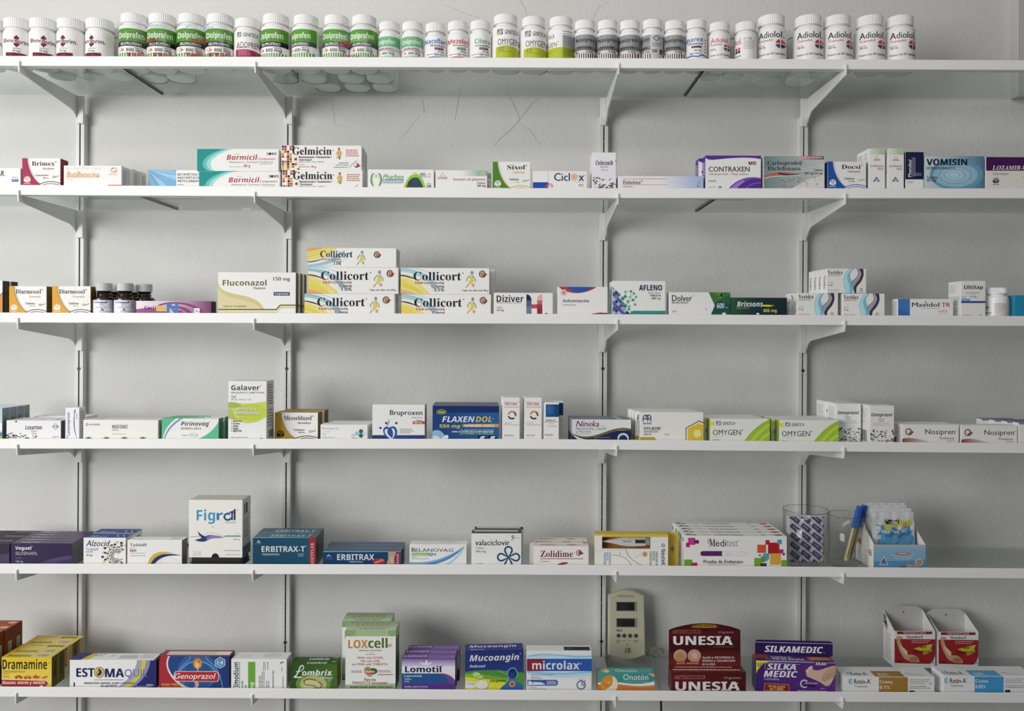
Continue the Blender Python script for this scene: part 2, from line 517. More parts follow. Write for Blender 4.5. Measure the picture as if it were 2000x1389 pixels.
# ---------------------------------------------------------------- the wall and the shelving
WALL_Y = 0.221
def build_wall():
    mb = MB()
    c = lin('d0cecb')
    mb.box(-2.6, 2.6, WALL_Y, WALL_Y + 0.1, -1.52, 1.27, c)
    o = mb.build('wall_back', M_WALL)
    tag(o, kind='structure')
    # hairline cracks in the plaster
    rng = random.Random(4)
    k = MB(); kc = lin('918d88')
    def crack(pts, w):
        p = [pts[0]]
        for a, b in zip(pts, pts[1:]):
            for i in (1, 2, 3):
                t = i / 3
                p.append((a[0] + (b[0] - a[0]) * t + rng.uniform(-1, 1) * (i < 3), a[1] + (b[1] - a[1]) * t + rng.uniform(-1, 1) * (i < 3)))
        q = []
        for i, (x, y) in enumerate(p):
            X, Z = at(x, y, WALL_Y); q.append((X, Z, 0.62 * w * (0.55 + 0.45 * sin(pi * (i + .5) / len(p)))))
        for a, b in zip(q, q[1:]):
            dx, dz = b[0] - a[0], b[1] - a[1]; l = math.hypot(dx, dz) or 1
            nx, nz = -dz / l, dx / l
            k.poly([(a[0] + nx * a[2], WALL_Y - .0003, a[1] + nz * a[2]), (b[0] + nx * b[2], WALL_Y - .0003, b[1] + nz * b[2]),
                    (b[0] - nx * b[2], WALL_Y - .0003, b[1] - nz * b[2]), (a[0] - nx * a[2], WALL_Y - .0003, a[1] - nz * a[2])], kc)
    crack([(1016, 0), (1022, 10), (1027, 20), (1031, 30)], .0007)
    crack([(989, 146), (993, 185), (1004, 205), (1012, 224), (1015, 234), (998, 254), (980, 268), (966, 284)], .0007)
    crack([(1015, 234), (1035, 208), (1053, 190)], .0005)
    crack([(1015, 240), (1035, 254), (1057, 286)], .0005)
    crack([(824, 188), (828, 210), (829, 222)], .0006)
    crack([(912, 150), (900, 175), (893, 210), (889, 236)], .0005)
    crack([(870, 10), (905, 25), (938, 35)], .0004)
    crack([(1190, 0), (1182, 12), (1170, 10), (1161, 30), (1158, 42)], .0004)
    crack([(648, 190), (651, 215), (655, 245), (683, 248)], .0003)
    crack([(820, 225), (800, 250), (778, 275)], .0003)
    kk = k.build('trim_1', M_METAL)
    kk.name = 'wall_crack'; kk.parent = o
build_wall()
# boxed-in casing at the right end, above the top shelf
mb = MB()
Xc, _ = at(1989, 60, 0.195)
mb.box(Xc, Xc + 0.09, 0.197, WALL_Y - 0.0005, glass_z(1, 1.1) + 0.0005, 1.27, lin('c4c0bd'), 0.001)
o = mb.build('trim_1', M_METAL); tag(o, kind='structure')

UPX = [(156, 300), (562, 300), (1179.5, 300), (1570, 300)]
UP_F = 0.2045
SHN = ['top', 'second', 'third', 'fourth', 'fifth', 'bottom']
UPN = ['leftmost upright', 'second upright from the left', 'third upright from the left', 'rightmost upright']
UP = []
mcol, mdark = (0.72, 0.72, 0.71, 1), lin('161616')
for i, (px, py) in enumerate(UPX):
    X, _ = at(px, py, UP_F); UP.append(X)
    mb = MB()
    w = 0.0095; g = 0.0013; z0, z1 = -1.0, -(170 - PY) * 0.001
    yb = WALL_Y - 0.0002
    mb.box(X - w, X - g, UP_F, UP_F + 0.002, z0, z1, mcol, 0.0004)
    mb.box(X + g, X + w, UP_F, UP_F + 0.002, z0, z1, mcol, 0.0004)
    mb.box(X - w, X - w + 0.0018, UP_F + .002, yb, z0, z1, mcol)
    mb.box(X + w - 0.0018, X + w, UP_F + .002, yb, z0, z1, mcol)
    mb.box(X - w + .0018, X + w - .0018, yb - 0.004, yb, z0, z1, mdark)
    z = z0 + 0.01
    while z < z1 - .01:
        mb.box(X - g, X + g, UP_F + 0.0035, UP_F + 0.005, z, z + 0.003, lin('7a7874'))
        z += 0.032
    o = mb.build('shelf_upright', M_METAL)
    tag(o, ['white slotted wall upright at the far left of the shelving', 'white slotted wall upright second from the left, left of the centre bay', 'white slotted wall upright third from the left, beside the temperature meter', 'white slotted wall upright at the right, fourth and last'][i], 'upright', 'slotted wall uprights')
    for sy in ((720, 720, 720, 724)[i], (0, 1255, 1253, 0)[i]):
        if not sy: continue
        px2 = px - (sy - 300) * ROLL
        _, Z = at(px2, sy, UP_F)
        s = MB()
        s.lathe([(0.0038, 0), (0.0038, 0.0006), (0.003, 0.0014), (0.0, 0.0016)], lin('55524f'), 20)
        s.box(-.0026, .0026, -.0005, .0005, .0012, .0018, mdark); s.box(-.0005, .0005, -.0026, .0026, .0012, .0018, mdark)
        q = s.build('screw', M_METAL, o, loc=(X, UP_F - 0.0001, Z)); q.rotation_euler = (pi / 2, 0, 0)

# glass panes, edge strips and brackets of the six shelves
def pane(x0, x1, y0, y1, s, label):
    me = bpy.data.meshes.new('glass_shelf')
    xs = [x0] + ([0.0] if x0 < 0 < x1 else []) + [x1]
    p = [(x, y, z) for x in xs for y in (y0, y1) for z in (glass_z(s, x) - GLASS_T, glass_z(s, x))]
    f = []
    for k in range(len(xs) - 1):
        a = k * 4; b = a + 4
        f += [(a, b, b + 1, a + 1), (b + 2, a + 2, a + 3, b + 3), (a + 1, b + 1, b + 3, a + 3), (a + 2, b + 2, b, a)]
    n = len(f); e = 4 * (len(xs) - 1)
    f += [(2, 0, 1, 3), (e, e + 2, e + 3, e + 1)]
    me.from_pydata(p, [], f)
    me.materials.append(M_GLASS); me.materials.append(M_GEDGE)
    for i in (n, n + 1): me.polygons[i].material_index = 1
    o = bpy.data.objects.new('glass_shelf', me); COL.objects.link(o)
    return tag(o, label, 'shelf', 'glass shelf panes')
SPLIT = {1: (228, 1376), 2: (262, 1402), 3: (300, 1385), 4: (270, 1390), 5: (290, 1380), 6: (270, 1390)}
GB = 0.1945
for s in range(1, 7):
    a, b = [(v - PX) / 1000 for v in SPLIT[s]]
    y0 = 0.0027
    for (x0, x1, n) in ((-1.45, a - .0015, 'left'), (a + .0015, b - .0018, 'middle'), (b + .0018, 1.45, 'right')):
        pane(x0, x1, y0, GB, s, '%s clear glass pane of the %s shelf' % (n + ('-hand' if n != 'middle' else ''), SHN[s - 1]))
    e = MB()
    ec = (0.88, 0.88, 0.87, 1); c_ = .0006
    sec = [(c_, -LIP_H), (LIP_D, -LIP_H), (LIP_D, -LIP_H + .0012), (.0024, -LIP_H + .0012), (.0024, -c_), (.0024 - c_, 0), (c_, 0), (0, -c_), (0, -LIP_H + c_)]
    rows_ = [[(x, y, lip_z(s, x) + z) for y, z in sec] for x in (-1.45, 0.0, 1.45)]
    for a, b in zip(rows_, rows_[1:]):
        for k in range(len(sec)):
            m_ = (k + 1) % len(sec)
            e.poly([a[k], a[m_], b[m_], b[k]], ec)
    e.poly(rows_[0][::-1], ec); e.poly(rows_[-1], ec)
    tag(e.build('shelf_edge', M_METAL), 'long white edge strip along the front of the %s shelf' % SHN[s - 1], 'edge strip', 'white shelf edge strips')

def bracket(X, s, i):
    zl = lip_z(s, X) - LIP_H                # bottom of the edge strip
    ztop = -(-0.0015) - 0.0007           # just under the glass, relative to zl
    sgn = -1 if i < 2 else 1
    low = Q((172, 33), (190, 38), (198, 50), (203, 60), n=8)
    prof = [(-0.8, 0), (-0.8, 8.5), (-2.6, 9.5), (-4.2, 7), (-4.2, -3), (-2.5, -12.5)] + [(y, -z) for y, z in low]
    prof = [(y / 1000, z / 1000) for y, z in prof]
    prof += [(0.2038, -0.060), (0.2038, ztop), (0.0165, ztop), (0.0165, -0.0006), (-0.0008, -0.0006)]
    t = 0.0014
    col = (0.80, 0.80, 0.79, 1)
    mb = MB()
    xp = -t if sgn < 0 else 0
    A_ = [(xp, y, z) for y, z in prof]; B_ = [(xp + t * 1.6, y, z) for y, z in prof]
    mb.poly(A_, col); mb.poly(list(reversed(B_)), col)
    for j in range(len(prof)):
        k = (j + 1) % len(prof)
        mb.poly([A_[k], A_[j], B_[j], B_[k]], col)
    o = mb.build('shelf_bracket', M_METAL, loc=(X, 0, zl))
    tag(o, 'white curved bracket under the %s shelf on the %s' % (SHN[s - 1], UPN[i]), 'bracket', 'white shelf brackets')
    f = MB(); fx0, fx1 = (0.0010, 0.0150) if sgn < 0 else (-0.0130, -0.0002)
    f.box(fx0, fx1, 0.1962, 0.2041, -0.060, ztop, col, 0.0006)
    f.build('flange', M_METAL, o)
for i, xb in enumerate([-0.9715, -0.511, 0.196, 0.6395]):
    for s in range(1, 7): bracket(xb, s, i)
# ---------------------------------------------------------------- pill bottles of the top shelf
BW = 'eeedea'
def body_prof(R_, H, rc, sh):
    """white plastic bottle: sh = height of the shoulder start, rc = cap radius"""
    rn = rc * 0.84
    pts = [(R_ * .72, 0.0), (R_ * .9, 0.0006), (R_ * .985, 0.0028), (R_, 0.006), (R_, sh)]
    for i in range(1, 9):
        t = i / 8 * pi / 2
        pts.append((rn + (R_ - rn) * cos(t), sh + (H['neck'] - sh) * sin(t)))
    pts += [(rn, H['neck'] + .002), (rn * 1.06, H['neck'] + .0026), (rn * 1.06, H['neck'] + .0042), (rn, H['neck'] + .0046), (rn, H['cap'] + .004)]
    return pts
def strips(q):
    """cut a face across its width so that it can bend round the bottle"""
    a, b = min(p[0] for p in q), max(p[0] for p in q)
    n = int((b - a) / 0.0035) + 1
    if n == 1: return [q]
    out = []
    for i in range(n):
        l, r = a + (b - a) * i / n, a + (b - a) * (i + 1) / n
        s = clip([(x - l, y) for x, y in q], r - l, 9.0)
        if len(s) >= 3: out.append([(x + l, y) for x, y in s])
    return out
def make_bottle(sh, cx, ytop, ycap, yneck, ysh, rb, rc, art, label, group=None, glass=False, capcol='f0efed', bodycol=BW, dc=None, ribs=44, d0=0.018, lbl=None, loc_d=None, name='pill_bottle', cat='bottle'):
    """rb, rc: half widths of body and cap in pixels; ycap = bottom of cap, yneck = where the shoulder meets the neck, ysh = where it leaves the side"""
    global GAIN
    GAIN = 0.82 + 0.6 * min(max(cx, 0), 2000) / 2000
    k0 = 1.03
    for _ in range(4):
        dcv = dc if dc is not None else d0 + rb * .001 * k0
        k0 = (CAM_D + dcv) / CAM_D
    Rb, Rc = rb * .001 * k0, rc * .001 * k0
    X, _ = at(cx, ytop, dcv)
    phi = math.atan2(X, CAM_D + dcv)          # printed as read from the camera's side of the bottle
    zb = glass_z(sh, X) + 0.0002
    hz = lambda y, off=0.0: at(cx, y, dcv - off)[1] - zb
    H = {'top': hz(ytop, Rc * .95), 'cap': hz(ycap, Rc * .95), 'neck': hz(yneck, Rc * .8), 'sh': hz(ysh, Rb * .8)}
    root = empty(name, (X, dcv, zb), label, cat, group)
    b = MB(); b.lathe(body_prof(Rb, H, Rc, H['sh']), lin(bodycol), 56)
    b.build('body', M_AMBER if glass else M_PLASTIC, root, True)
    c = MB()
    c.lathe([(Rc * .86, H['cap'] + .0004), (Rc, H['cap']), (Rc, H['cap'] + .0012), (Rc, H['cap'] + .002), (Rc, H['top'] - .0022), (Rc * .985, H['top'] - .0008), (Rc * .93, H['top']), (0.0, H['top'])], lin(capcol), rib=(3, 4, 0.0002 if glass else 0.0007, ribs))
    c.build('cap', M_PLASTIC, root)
    if art:
        l = MB()
        def fm(x, y):                       # x, y: pixels from the bottle's axis / in the photograph
            t = x / rb
            a = math.asin(t) if -1 < t < 1 else math.copysign(pi / 2 + (abs(t) - 1) * pi / 2, t)
            return (a - phi) * Rb + 0.5, at(cx, y, dcv - Rb * .9)[1] - zb
        def place(u, v, lf):
            a = (u - 0.5) / Rb; r = Rb + lf
            return (r * sin(a), -r * cos(a), v)
        stamp(l, art, fm, 1.0, H['sh'] + .001, place, int(cx) * 7 + 1, strips)
        l.build('label', M_GLOSS, root)
    GAIN = 1.0
    return root, X, dcv, zb
def more(b, cx, label, yaw=0.0, d=None, py=80, sh=1):
    root, X, dcv, zb = b
    dd = d if d is not None else dcv
    X2, _ = at(cx, py, dd)
    return copy_tree(root, (X2, dd, zb + glass_z(sh, X2) - glass_z(sh, X)), label, radians(yaw) + math.atan2(X, CAM_D + dcv) - math.atan2(X2, CAM_D + dd))

# white bottles with a maroon diamond
art = [P([(-8, 74), (-3, 68.5), (2, 74), (0, 77), (-6, 77)], '7a1f35'), P([(-8, 87), (-3, 92.5), (2, 87), (0, 84), (-6, 84)], '7a1f35'), E(-3, 80.5, 3.0, 3.2, '7a1f35'), E(-3, 80.5, 1.4, 1.5, 'e8e6e4'),
       T('Benc', -23, 75.5, -6.5, 83.5, '6e2238', 'm'), T('prim.', .5, 76.5, 20, 88, '6e2238', 'm'), N(-9, 94, 5, 97, 1, '777777'), T('10 mg', -10, 97.5, 3, 102, '333333', 'b'), R(-20, 103, 14, 120, '7a1f35'),
       N(30, 75, 40, 100, 8, '777777'), R(32, 92, 33, 106, '222'), R(34, 92, 36, 106, '222'), R(37, 92, 38, 106, '222')]
b = make_bottle(1, 36, 33, 52, 57, 63, 25.5, 25, art, 'white pill bottle with maroon diamond emblem, first full one from the left', 'white bottles with a maroon diamond')
more(b, 86, 'white pill bottle with maroon diamond emblem, second full one from the left', 5)
more(b, 139.5, 'white pill bottle with maroon diamond emblem, third full one from the left', -28)
more(b, 195.5, 'white pill bottle with maroon diamond emblem, nearest to the green labelled bottles', -29)
more(b, -17, 'white pill bottle cut off by the left picture edge on the top shelf', -5)
for i, c in enumerate((122, 176, 233)):
    more(b, c, 'white bottle behind the maroon diamond bottles, %s of three bases seen through glass' % ('first', 'second', 'third')[i], 150, .0965)

# green, black and white striped bottles
def ibu(mg, g, dk='1f1a20', s=1.0, y0=0.0):
    f = lambda y: y0 + (y - 55) * s + 55
    a = [R(-31 * s, f(56), 27 * s, f(81), g, None), R(-31 * s, f(81), 27 * s, f(90.5), dk), R(-31 * s, f(90.5), 27 * s, f(103), 'efeeea'),
         T('Dolprofen', -25 * s, f(62.5), 20 * s, f(78), 'eef2e8', 'b'), T('IBUPROFENO', -21 * s, f(83), 16 * s, f(88.5), 'e8e8e8', 'm'),
         T('TABLETA', 4 * s, f(92), 18 * s, f(95), '333', 'b'), T(mg + ' mg', -11 * s, f(94.8), 18 * s, f(103), '222', 'b'), E(-20 * s, f(97), 3.6 * s, 3.6 * s, 'e2a0a4'), E(-17 * s, f(98), 2 * s, 1.2 * s, 'c2303c'), E(-21 * s, f(96.5), 1.5 * s, 2 * s, 'f2f0ee'),
         R(-31 * s, f(103.5), 27 * s, f(130), g)]
    a += [R((-30 + i * 4.6) * s, f(103.5), (-28 + i * 4.6) * s, f(130), 'efeeea') for i in range(13)]
    a += [N(31 * s, f(62), 44 * s, f(75), 5, '777777'), R(31 * s, f(80), 40 * s, f(96), g), R(46 * s, f(80), 56 * s, f(106), '444')]
    return a
GRP = 'green labelled pill bottles'
b = make_bottle(1, 263, 24, 42.5, 47, 55, 28, 24.5, ibu('800', '5b9a2f'), 'tall green and black labelled bottle, first of the four left of the magenta labelled one', GRP)
B800 = b
more(b, 317.5, 'tall green and black labelled bottle, second of the four left of the magenta labelled one', -6)
b[0].rotation_euler = (0, 0, radians(-8))
more(b, 375, 'tall green and black labelled bottle, third of the four left of the magenta labelled one', 0)
more(b, 430.5, 'tall green and black labelled bottle, right next to the magenta labelled one on its left', 0)
more(b, 539, 'tall green and black labelled bottle standing just right of the magenta labelled one', -18)
for i, c in enumerate((300, 355)):
    more(b, c, 'back row green bottle, %s of two bases right of the left glass joint' % ('left', 'right')[i], 170, .1065)
b6 = make_bottle(1, 598, 27, 45, 49, 56.5, 27, 23.3, ibu('600', '539a2c', '4a4a50', .97, 1.5), 'green labelled bottle with grey band turned left, first of the three grey banded ones', GRP)
b6[0].rotation_euler = (0, 0, radians(-28))
more(b6, 657.5, 'green labelled bottle with grey band, middle of the three grey banded ones', -4)
more(b6, 711.3, 'green labelled bottle with grey band, last of the three grey banded ones', -5)
for i, (c, d) in enumerate(((557, .1065), (614, .1065), (642, .1645), (687, .1065), (742, .1065), (699, .1645), (753, .1645))):
    nm = ('behind the bottle next to the magenta one', 'second along in the back row of green labelled ones', 'in the third row above the second bracket', 'in the second row behind the middle grey banded one', 'in the second row behind the last grey banded one', 'in the third row, left one of the wrapped pair', 'in the third row, right one of the wrapped pair')[i]
    more(b6, c, 'white based green bottle ' + nm, 160 + i * 9, d)
b4 = make_bottle(1, 761, 40.5, 57, 61, 68, 21, 20, ibu('400', '6db283', 'd9d6d4', .78, 16) + [T('IBUPROFENO', -16, 94, 12, 97, '7a2030', 'm'), R(-24, 98.2, 21, 99, '9a2436')], 'short bottle with pale green label, left one of two', GRP)
b4[0].rotation_euler = (0, 0, radians(-18))
more(b4, 806, 'short bottle with pale green label, right one of two', 0)

art = [R(-20, 63, -13, 73, '77787a'), L([(-19, 72), (-15, 64)], 1.2, 'ddd'), L([(-17, 72), (-14, 68)], 1.2, 'ddd'), T('GENETICA', -10, 64.5, 19, 72, '55565a', 'm'), T('ADOPREN', -21, 82.5, 22, 94, '6b6a6e'), T('Ibuprofeno', -21, 92, -4, 95.5, 'a33553', 'b'),
       P([(-22, 97), (0, 97), (14, 99), (30, 103), (30, 125), (-22, 125)], 'a22a55'), N(-18, 99, 6, 110, 4, 'd9a0b4')]
make_bottle(1, 485, 33.5, 51, 56, 63, 26, 24.3, art, 'white bottle with magenta lower label between two green labelled bottles')

def small(nm, c, l, gen, mg, n, band, x0=-21, extra=()):
    return [T(nm, x0, 76, 19, 85.5, c, 'b'), T(gen, -8 if len(gen) < 9 else -10, 87.3, 18, 91.2, '222', 'b'), R(-2, 93, 15, 97.5, band), N(0, 94.5, 13, 96.5, 1, 'ddd'), T(mg, 4, 99.5, 16, 103, '222', 'b'), T(n, -2, 105, 5, 109, '222', 'b'), N(-17, 106, -3, 108.5, 1, '444'), N(7, 106, 17, 108.5, 1, '444'), R(-21, 111, 21, 116, l),
            N(-40, 76, -26, 105, 9, '666'), N(25, 80, 40, 104, 8, '666')] + list(extra)
SG = 'small white bottles with a coloured name'
make_bottle(1, 851, 43, 60, 68, 73, 21.5, 19.5, small('Nacoflar', '2763a8', '3a6ab0', 'Meloxicam', '15 mg', '50', '6b2a40'), 'small white bottle with blue name, left of the red named bottle', SG)
make_bottle(1, 895, 39.5, 57, 62, 69, 21, 20, small('Mezelol', 'c5202e', 'b04048', 'Metoprolol', '100 mg', '100', '5f8a4a', -20), 'small white bottle with red name and black dosage print', SG)
make_bottle(1, 938.5, 38.5, 56, 61, 68, 21.5, 20, small('Cilora', '4b9a3c', '888', 'Loratadina', '10 mg', '100', '6b2a40', -11), 'small white bottle with green name beside the tall lime labelled bottle', SG)
make_bottle(1, 1359, 36.5, 53.5, 59, 66, 21.5, 20.3, [T('Saparex', -30, 73, 14, 84.5, '2b64a4', 'b'), T('Piroxicam', -13, 83, 13, 88, '222', 'b'), R(-8, 90, 11, 94, '6b2a40'), T('20 mg', -3, 97, 11, 101, '222', 'b'), T('100', -12, 103, -5, 107, '222', 'b'), N(-4, 104, 11, 107, 1, '444'), P([(-22, 110), (-6, 108), (4, 110), (12, 106), (22, 109), (22, 112), (12, 109), (4, 112.5), (-6, 111), (-22, 112)], '3b6eb5'), N(17, 76, 19.6, 106, 5, '555')], 'small white bottle with blue name and blue wave, right of the silver labelled bottles', SG)

art = [R(-16, 57, -5, 68, '6d6f72'), L([(-15, 67), (-9, 58)], 1.4, 'e5e5e5'), L([(-12, 67.5), (-6.5, 61)], 1.4, 'e5e5e5'), T('GENETICA', -1.5, 59, 24, 66.5, '4a4b50', 'm'), N(-1, 66.5, 18, 68, 1, '999'), T('OMYGEN', -15, 76, 26.5, 88, '5a595c'), N(-14, 87, 0, 89, 1, 'a3b030'),
       P([(-18, 92), (-10, 90.5), (2, 89.5), (16, 91), (28, 94), (46, 96), (46, 130), (-18, 130)], 'a9b42c'), T('capsulas', -13, 92, -2, 95, '444', 'm'), T('20 mg', -13, 95.5, -3.5, 99.5, '333', 'm'), N(-13, 101, 12, 103, 1, '6a7020'),
       R(46, 70, 80, 92, '9a9b9c'), N(46, 62, 76, 70, 3, '444'), N(47, 72, 78, 92, 7, 'cfcfcf')]
b = make_bottle(1, 987.5, 26, 44, 49, 57, 27.5, 23, art, 'tall white bottle with lime green lower label, tallest and leftmost of three', 'tall lime labelled bottles')
b2 = make_bottle(1, 1042, 30.5, 48, 53, 61, 26.5, 22.6, [tuple([e[0]] + [e[1], e[2] + 3.5, e[3], e[4] + 3.5] + list(e[5:])) if e[0] in 'RN' else ('T', e[1], e[2], e[3] + 3.5, e[4], e[5] + 3.5, *e[6:]) if e[0] == 'T' else (e[0], [(x, y + 3.5) for x, y in e[1]], *e[2:]) for e in art], 'white bottle with lime green lower label, middle of three', 'tall lime labelled bottles')
ar3 = [T('TICA', -24, 67, -12, 74, '4a4b50', 'm'), T('GEN', -25, 82.5, -7.5, 91, '5a595c'), E(-5, 82, 1, 1, '666'), R(-44, 93, 3.5, 130, 'a9b42c'), R(3.5, 93, 44, 130, '8a942a'), R(3.5, 69, 44, 93, '9a9b9c'), N(4, 61, 22, 64, 1, '444'), N(4, 66, 24, 68, 1, '555'), N(5, 71, 24, 92, 7, '77787a'), N(5, 96, 24, 110, 4, '6a7020'), N(-24, 100, -6, 102, 1, '6a7020')]
make_bottle(1, 1095.5, 30.5, 48, 53, 61, 26.5, 22.6, ar3, 'white bottle with lime green lower label turned to its grey print, rightmost of three', 'tall lime labelled bottles')

art = [R(-25, 68, 22, 91, '7c7d80'), R(-25, 91, 22, 98, '6c6d70'), R(-25, 98, 22, 104, 'c4c3c2')] + [R(-24 + i * 3.2, 69, -23 + i * 3.2, 91, 'adaeb0') for i in range(14)] + \
      [T('Nosipren', -17, 74, 19, 84.5, '26262a', 'b'), T('PREDNISONA', -14, 90.5, 13, 95, '2c2c30', 'b'), R(-24, 97, 20, 98, '333'), E(-15, 101.5, 3.2, 2.6, '555'), E(-14, 101, 1.4, 1.3, 'ccc'), T('5 mg', 3, 98.8, 15, 104, '222', 'b'), R(-25, 104.5, 22, 120, 'dddad8')] + \
      [R(-24 + i * 4.2, 104.5, -21.9 + i * 4.2, 120, '4a2a2c') for i in range(11)] + [R(22, 70, 48, 105, 'b9bbbd'), ring(38, 77, 4, 1.2, '444'), N(27, 84, 44, 92, 4, '555'), T('100', 27, 97, 36, 102, '333', 'b'), R(40, 96, 46, 106, '333')]
b = make_bottle(1, 1142.5, 37.5, 54.5, 60, 68, 21.5, 20, art, 'silver labelled bottle with striped foot, first of five', 'silver labelled bottles')
for i, (c, yw) in enumerate(((1186, 0), (1229.5, -14), (1316.5, -3))):
    more(b, c, ('silver labelled bottle with striped foot, second of five', 'silver labelled bottle with striped foot, third of five, turned left', 'silver labelled bottle with striped foot, fifth of five')[i], yw)

ar4 = [R(-40, 68, -3, 91, '7c7d80'), R(-40, 91, -3, 98, '6c6d70'), R(-40, 98, -3, 104, 'c4c3c2'), R(-3, 68, 40, 120, 'b4b6b8')] + [R(-24 + i * 3.2, 69, -23 + i * 3.2, 91, 'adaeb0') for i in range(7)] + [T('pren', -21, 74, -5, 84.5, '26262a', 'b'), T('SONA', -21, 90.5, -9, 95, '2c2c30', 'b'), T('5 mg', -18, 98.8, -5, 104, '222', 'b'), R(-40, 104.5, -3, 120, 'dddad8')] + [R(-22 + i * 4.2, 104.5, -19.9 + i * 4.2, 120, '4a2a2c') for i in range(5)] + [ring(8, 75, 4.5, 1.3, '444'), L([(0, 73), (3, 74)], .8, '444'), L([(13, 74), (20, 72)], .8, '444'), N(0, 84, 16, 92, 3, '666'), T('100', -1, 97, 9, 103, '333', 'b'), R(14, 96, 19, 106, '444')]
make_bottle(1, 1274, 36, 53, 58.5, 67, 21.5, 20, ar4, 'silver labelled bottle turned left to its pale side print, fourth of five', 'silver labelled bottles')
def adi(s, y0, nc, gc):
    f = lambda y: y0 + (y - 60) * s
    q = lambda cx, cy, r, a0, c: P([(cx + .4 * cos(radians(a0 + 45)), cy + .4 * sin(radians(a0 + 45)))] + [(cx + r * cos(radians(a0 + 6 + i * 78 / 6)), cy + r * 1.05 * sin(radians(a0 + 6 + i * 78 / 6))) for i in range(7)], c)
    r = 7.8 * s
    return [T('Adiolol.', -20 * s, f(62.5), 26 * s, f(75), nc, 'm'), T('Tramadol', -20 * s, f(77), 7 * s, f(82), gc, 'm'),
            q(20 * s, f(87), r, 180, 'b3344a'), q(20 * s + .6, f(87), r, 270, 'c4504e'), q(20 * s, f(87) + .8, r, 90, '3a3f5e'), q(20 * s + .6, f(87) + .8, r, 0, '2b2038'),
            N(-20 * s, f(88.5), -8 * s, f(91), 1, 'a05'), T('100 mg', -20 * s, f(91), -7 * s, f(95), '333', 'b'), T('Frasco con 50 Capsulas', -20 * s, f(104), 27 * s, f(110), '222', 'm'),
            N(-46 * s, f(66), -27 * s, f(108), 9, '888'), N(44 * s, f(68), 56 * s, f(84), 5, '777'), R(44 * s, f(86), 60 * s, f(92), '888')]
b = make_bottle(1, 1404, 41.5, 58, 62.5, 68, 21.2, 20.6, adi(.76, 72, 'b64456', '8c4455'), 'small white bottle with red name and quartered disc, left of two', 'small bottles with a quartered disc')
ar5 = [T('lol.', -19.5, 74, -7, 85, 'b64456', 'm'), N(-4, 74, 10, 78, 2, '777'), E(9, 76, 2.4, 2.6, 'c09aa0'), N(-4, 80, 18, 97, 6, '9a999a'), T('Capsulas', -20, 106, -8, 110, '333', 'm')]
for (dx_, dy_, c_) in ((-2.2, -2.4, 'b3344a'), (2.6, -2.4, 'c4504e'), (-2.2, 3, '3a2f4e'), (2.6, 3, '2b2038')): ar5.append(E(-14.5 + dx_, 96.5 + dy_, 2.2, 2.7, c_, 14))
make_bottle(1, 1456.5, 40.5, 57.5, 62, 68, 21.2, 20.6, ar5, 'small white bottle with quartered disc turned left, beside the big bottle', 'small bottles with a quartered disc')
more(b, 1431, 'small white bottle half hidden between the two small ones with a quartered disc', 130, .0825)
more(b, 1387, 'small white back row bottle, its base seen right of the right glass joint', 120, .0845)
b = make_bottle(1, 1578.5, 26.5, 46, 50, 57.5, 28.5, 25, adi(1.0, 59, '2c2840', 'a04050'), 'big white bottle with black name and quartered disc, second of five', 'big bottles with a quartered disc')
for i, (c, yw, d) in enumerate(((1506, -8, None), (1634.5, 10, None), (1698, 6, None), (1756, 10, None), (1562, 120, .1085), (1497, 130, .1085))):
    more(b, c, ('big white bottle with black name and quartered disc, first of five, beside the small ones', 'big white bottle with black name and quartered disc, third of five', 'big white bottle with black name and quartered disc, fourth of five', 'big white bottle with quartered disc at the right end of the row', 'big white bottle in the second row peeking out left of the second big one', 'big white bottle in the second row hidden behind the first big one')[i], yw, d)

# printed shrink film round pairs of the green labelled bottles
def film(x0, x1, y0, txt, label):
    dm = 0.0472; R_ = 0.0298
    Xa, Z0 = at(x0, y0, dm); Xb, _ = at(x1, y0, dm)
    zb, zt = glass_z(1, Xa) + .0004, Z0
    xa, xb = Xa + R_, Xb - R_
    loop = [(xb + R_ * sin(a), dm - R_ * cos(a)) for a in [pi * i / 14 for i in range(15)]] + [(xa - R_ * sin(a), dm + R_ * cos(a)) for a in [pi * i / 14 for i in range(15)]]
    mb = MB(); n = len(loop)
    rows = [(zb, 0), (zb + (zt - zb) * .5, .0003), (zt - .006, 0), (zt, -.0025)]
    b0 = 0
    for z, g in rows:
        for x, y in loop:
            mb.v.append((x, y + (g if y > dm else -g), z + (0 if g >= 0 else .0022 * sin(x * 400))))
    for r in range(len(rows) - 1):
        for i in range(n):
            j = (i + 1) % n
            mb.f.append((r * n + i, r * n + j, (r + 1) * n + j, (r + 1) * n + i)); mb.c.append((1, 1, 1, 1))
    o = mb.build('shrink_wrap', M_FILM, None, True)
    tag(o, label, 'plastic wrap', 'shrink film round bottle pairs')
    t = MB()
    yf = dm - R_ - .0006
    stamp(t, txt, lambda x, y: (at(x, y, yf)[0] + 2, at(x, y, yf)[1] + 2), 9, 9, lambda u, v, l: (u - 2, yf - l, v - 2), 3)
    t.build('film_print', M_GLOSS, o)
RD = '9a2230'
film(232.5, 347.2, 50, [T('120', 283, 74, 304, 84, RD, 'b'), T('TABL', 247, 103, 286, 113, RD, 'b'), T('ETAS', 300, 103, 336, 113, RD, 'b'), T('Contiene', 277, 44, 317, 53, 'b4cede', 'i')], 'printed clear shrink film round the first pair of tall green labelled bottles')
film(346.4, 459.5, 50, [T('120', 373, 75, 404, 84, RD, 'b'), T('TABL', 362, 103, 400, 113, RD, 'b'), T('ETAS', 408, 103, 450, 113, RD, 'b'), T('Contiene', 363, 48, 415, 57, 'b4cede', 'i')], 'printed clear shrink film round the second pair of tall green labelled bottles')
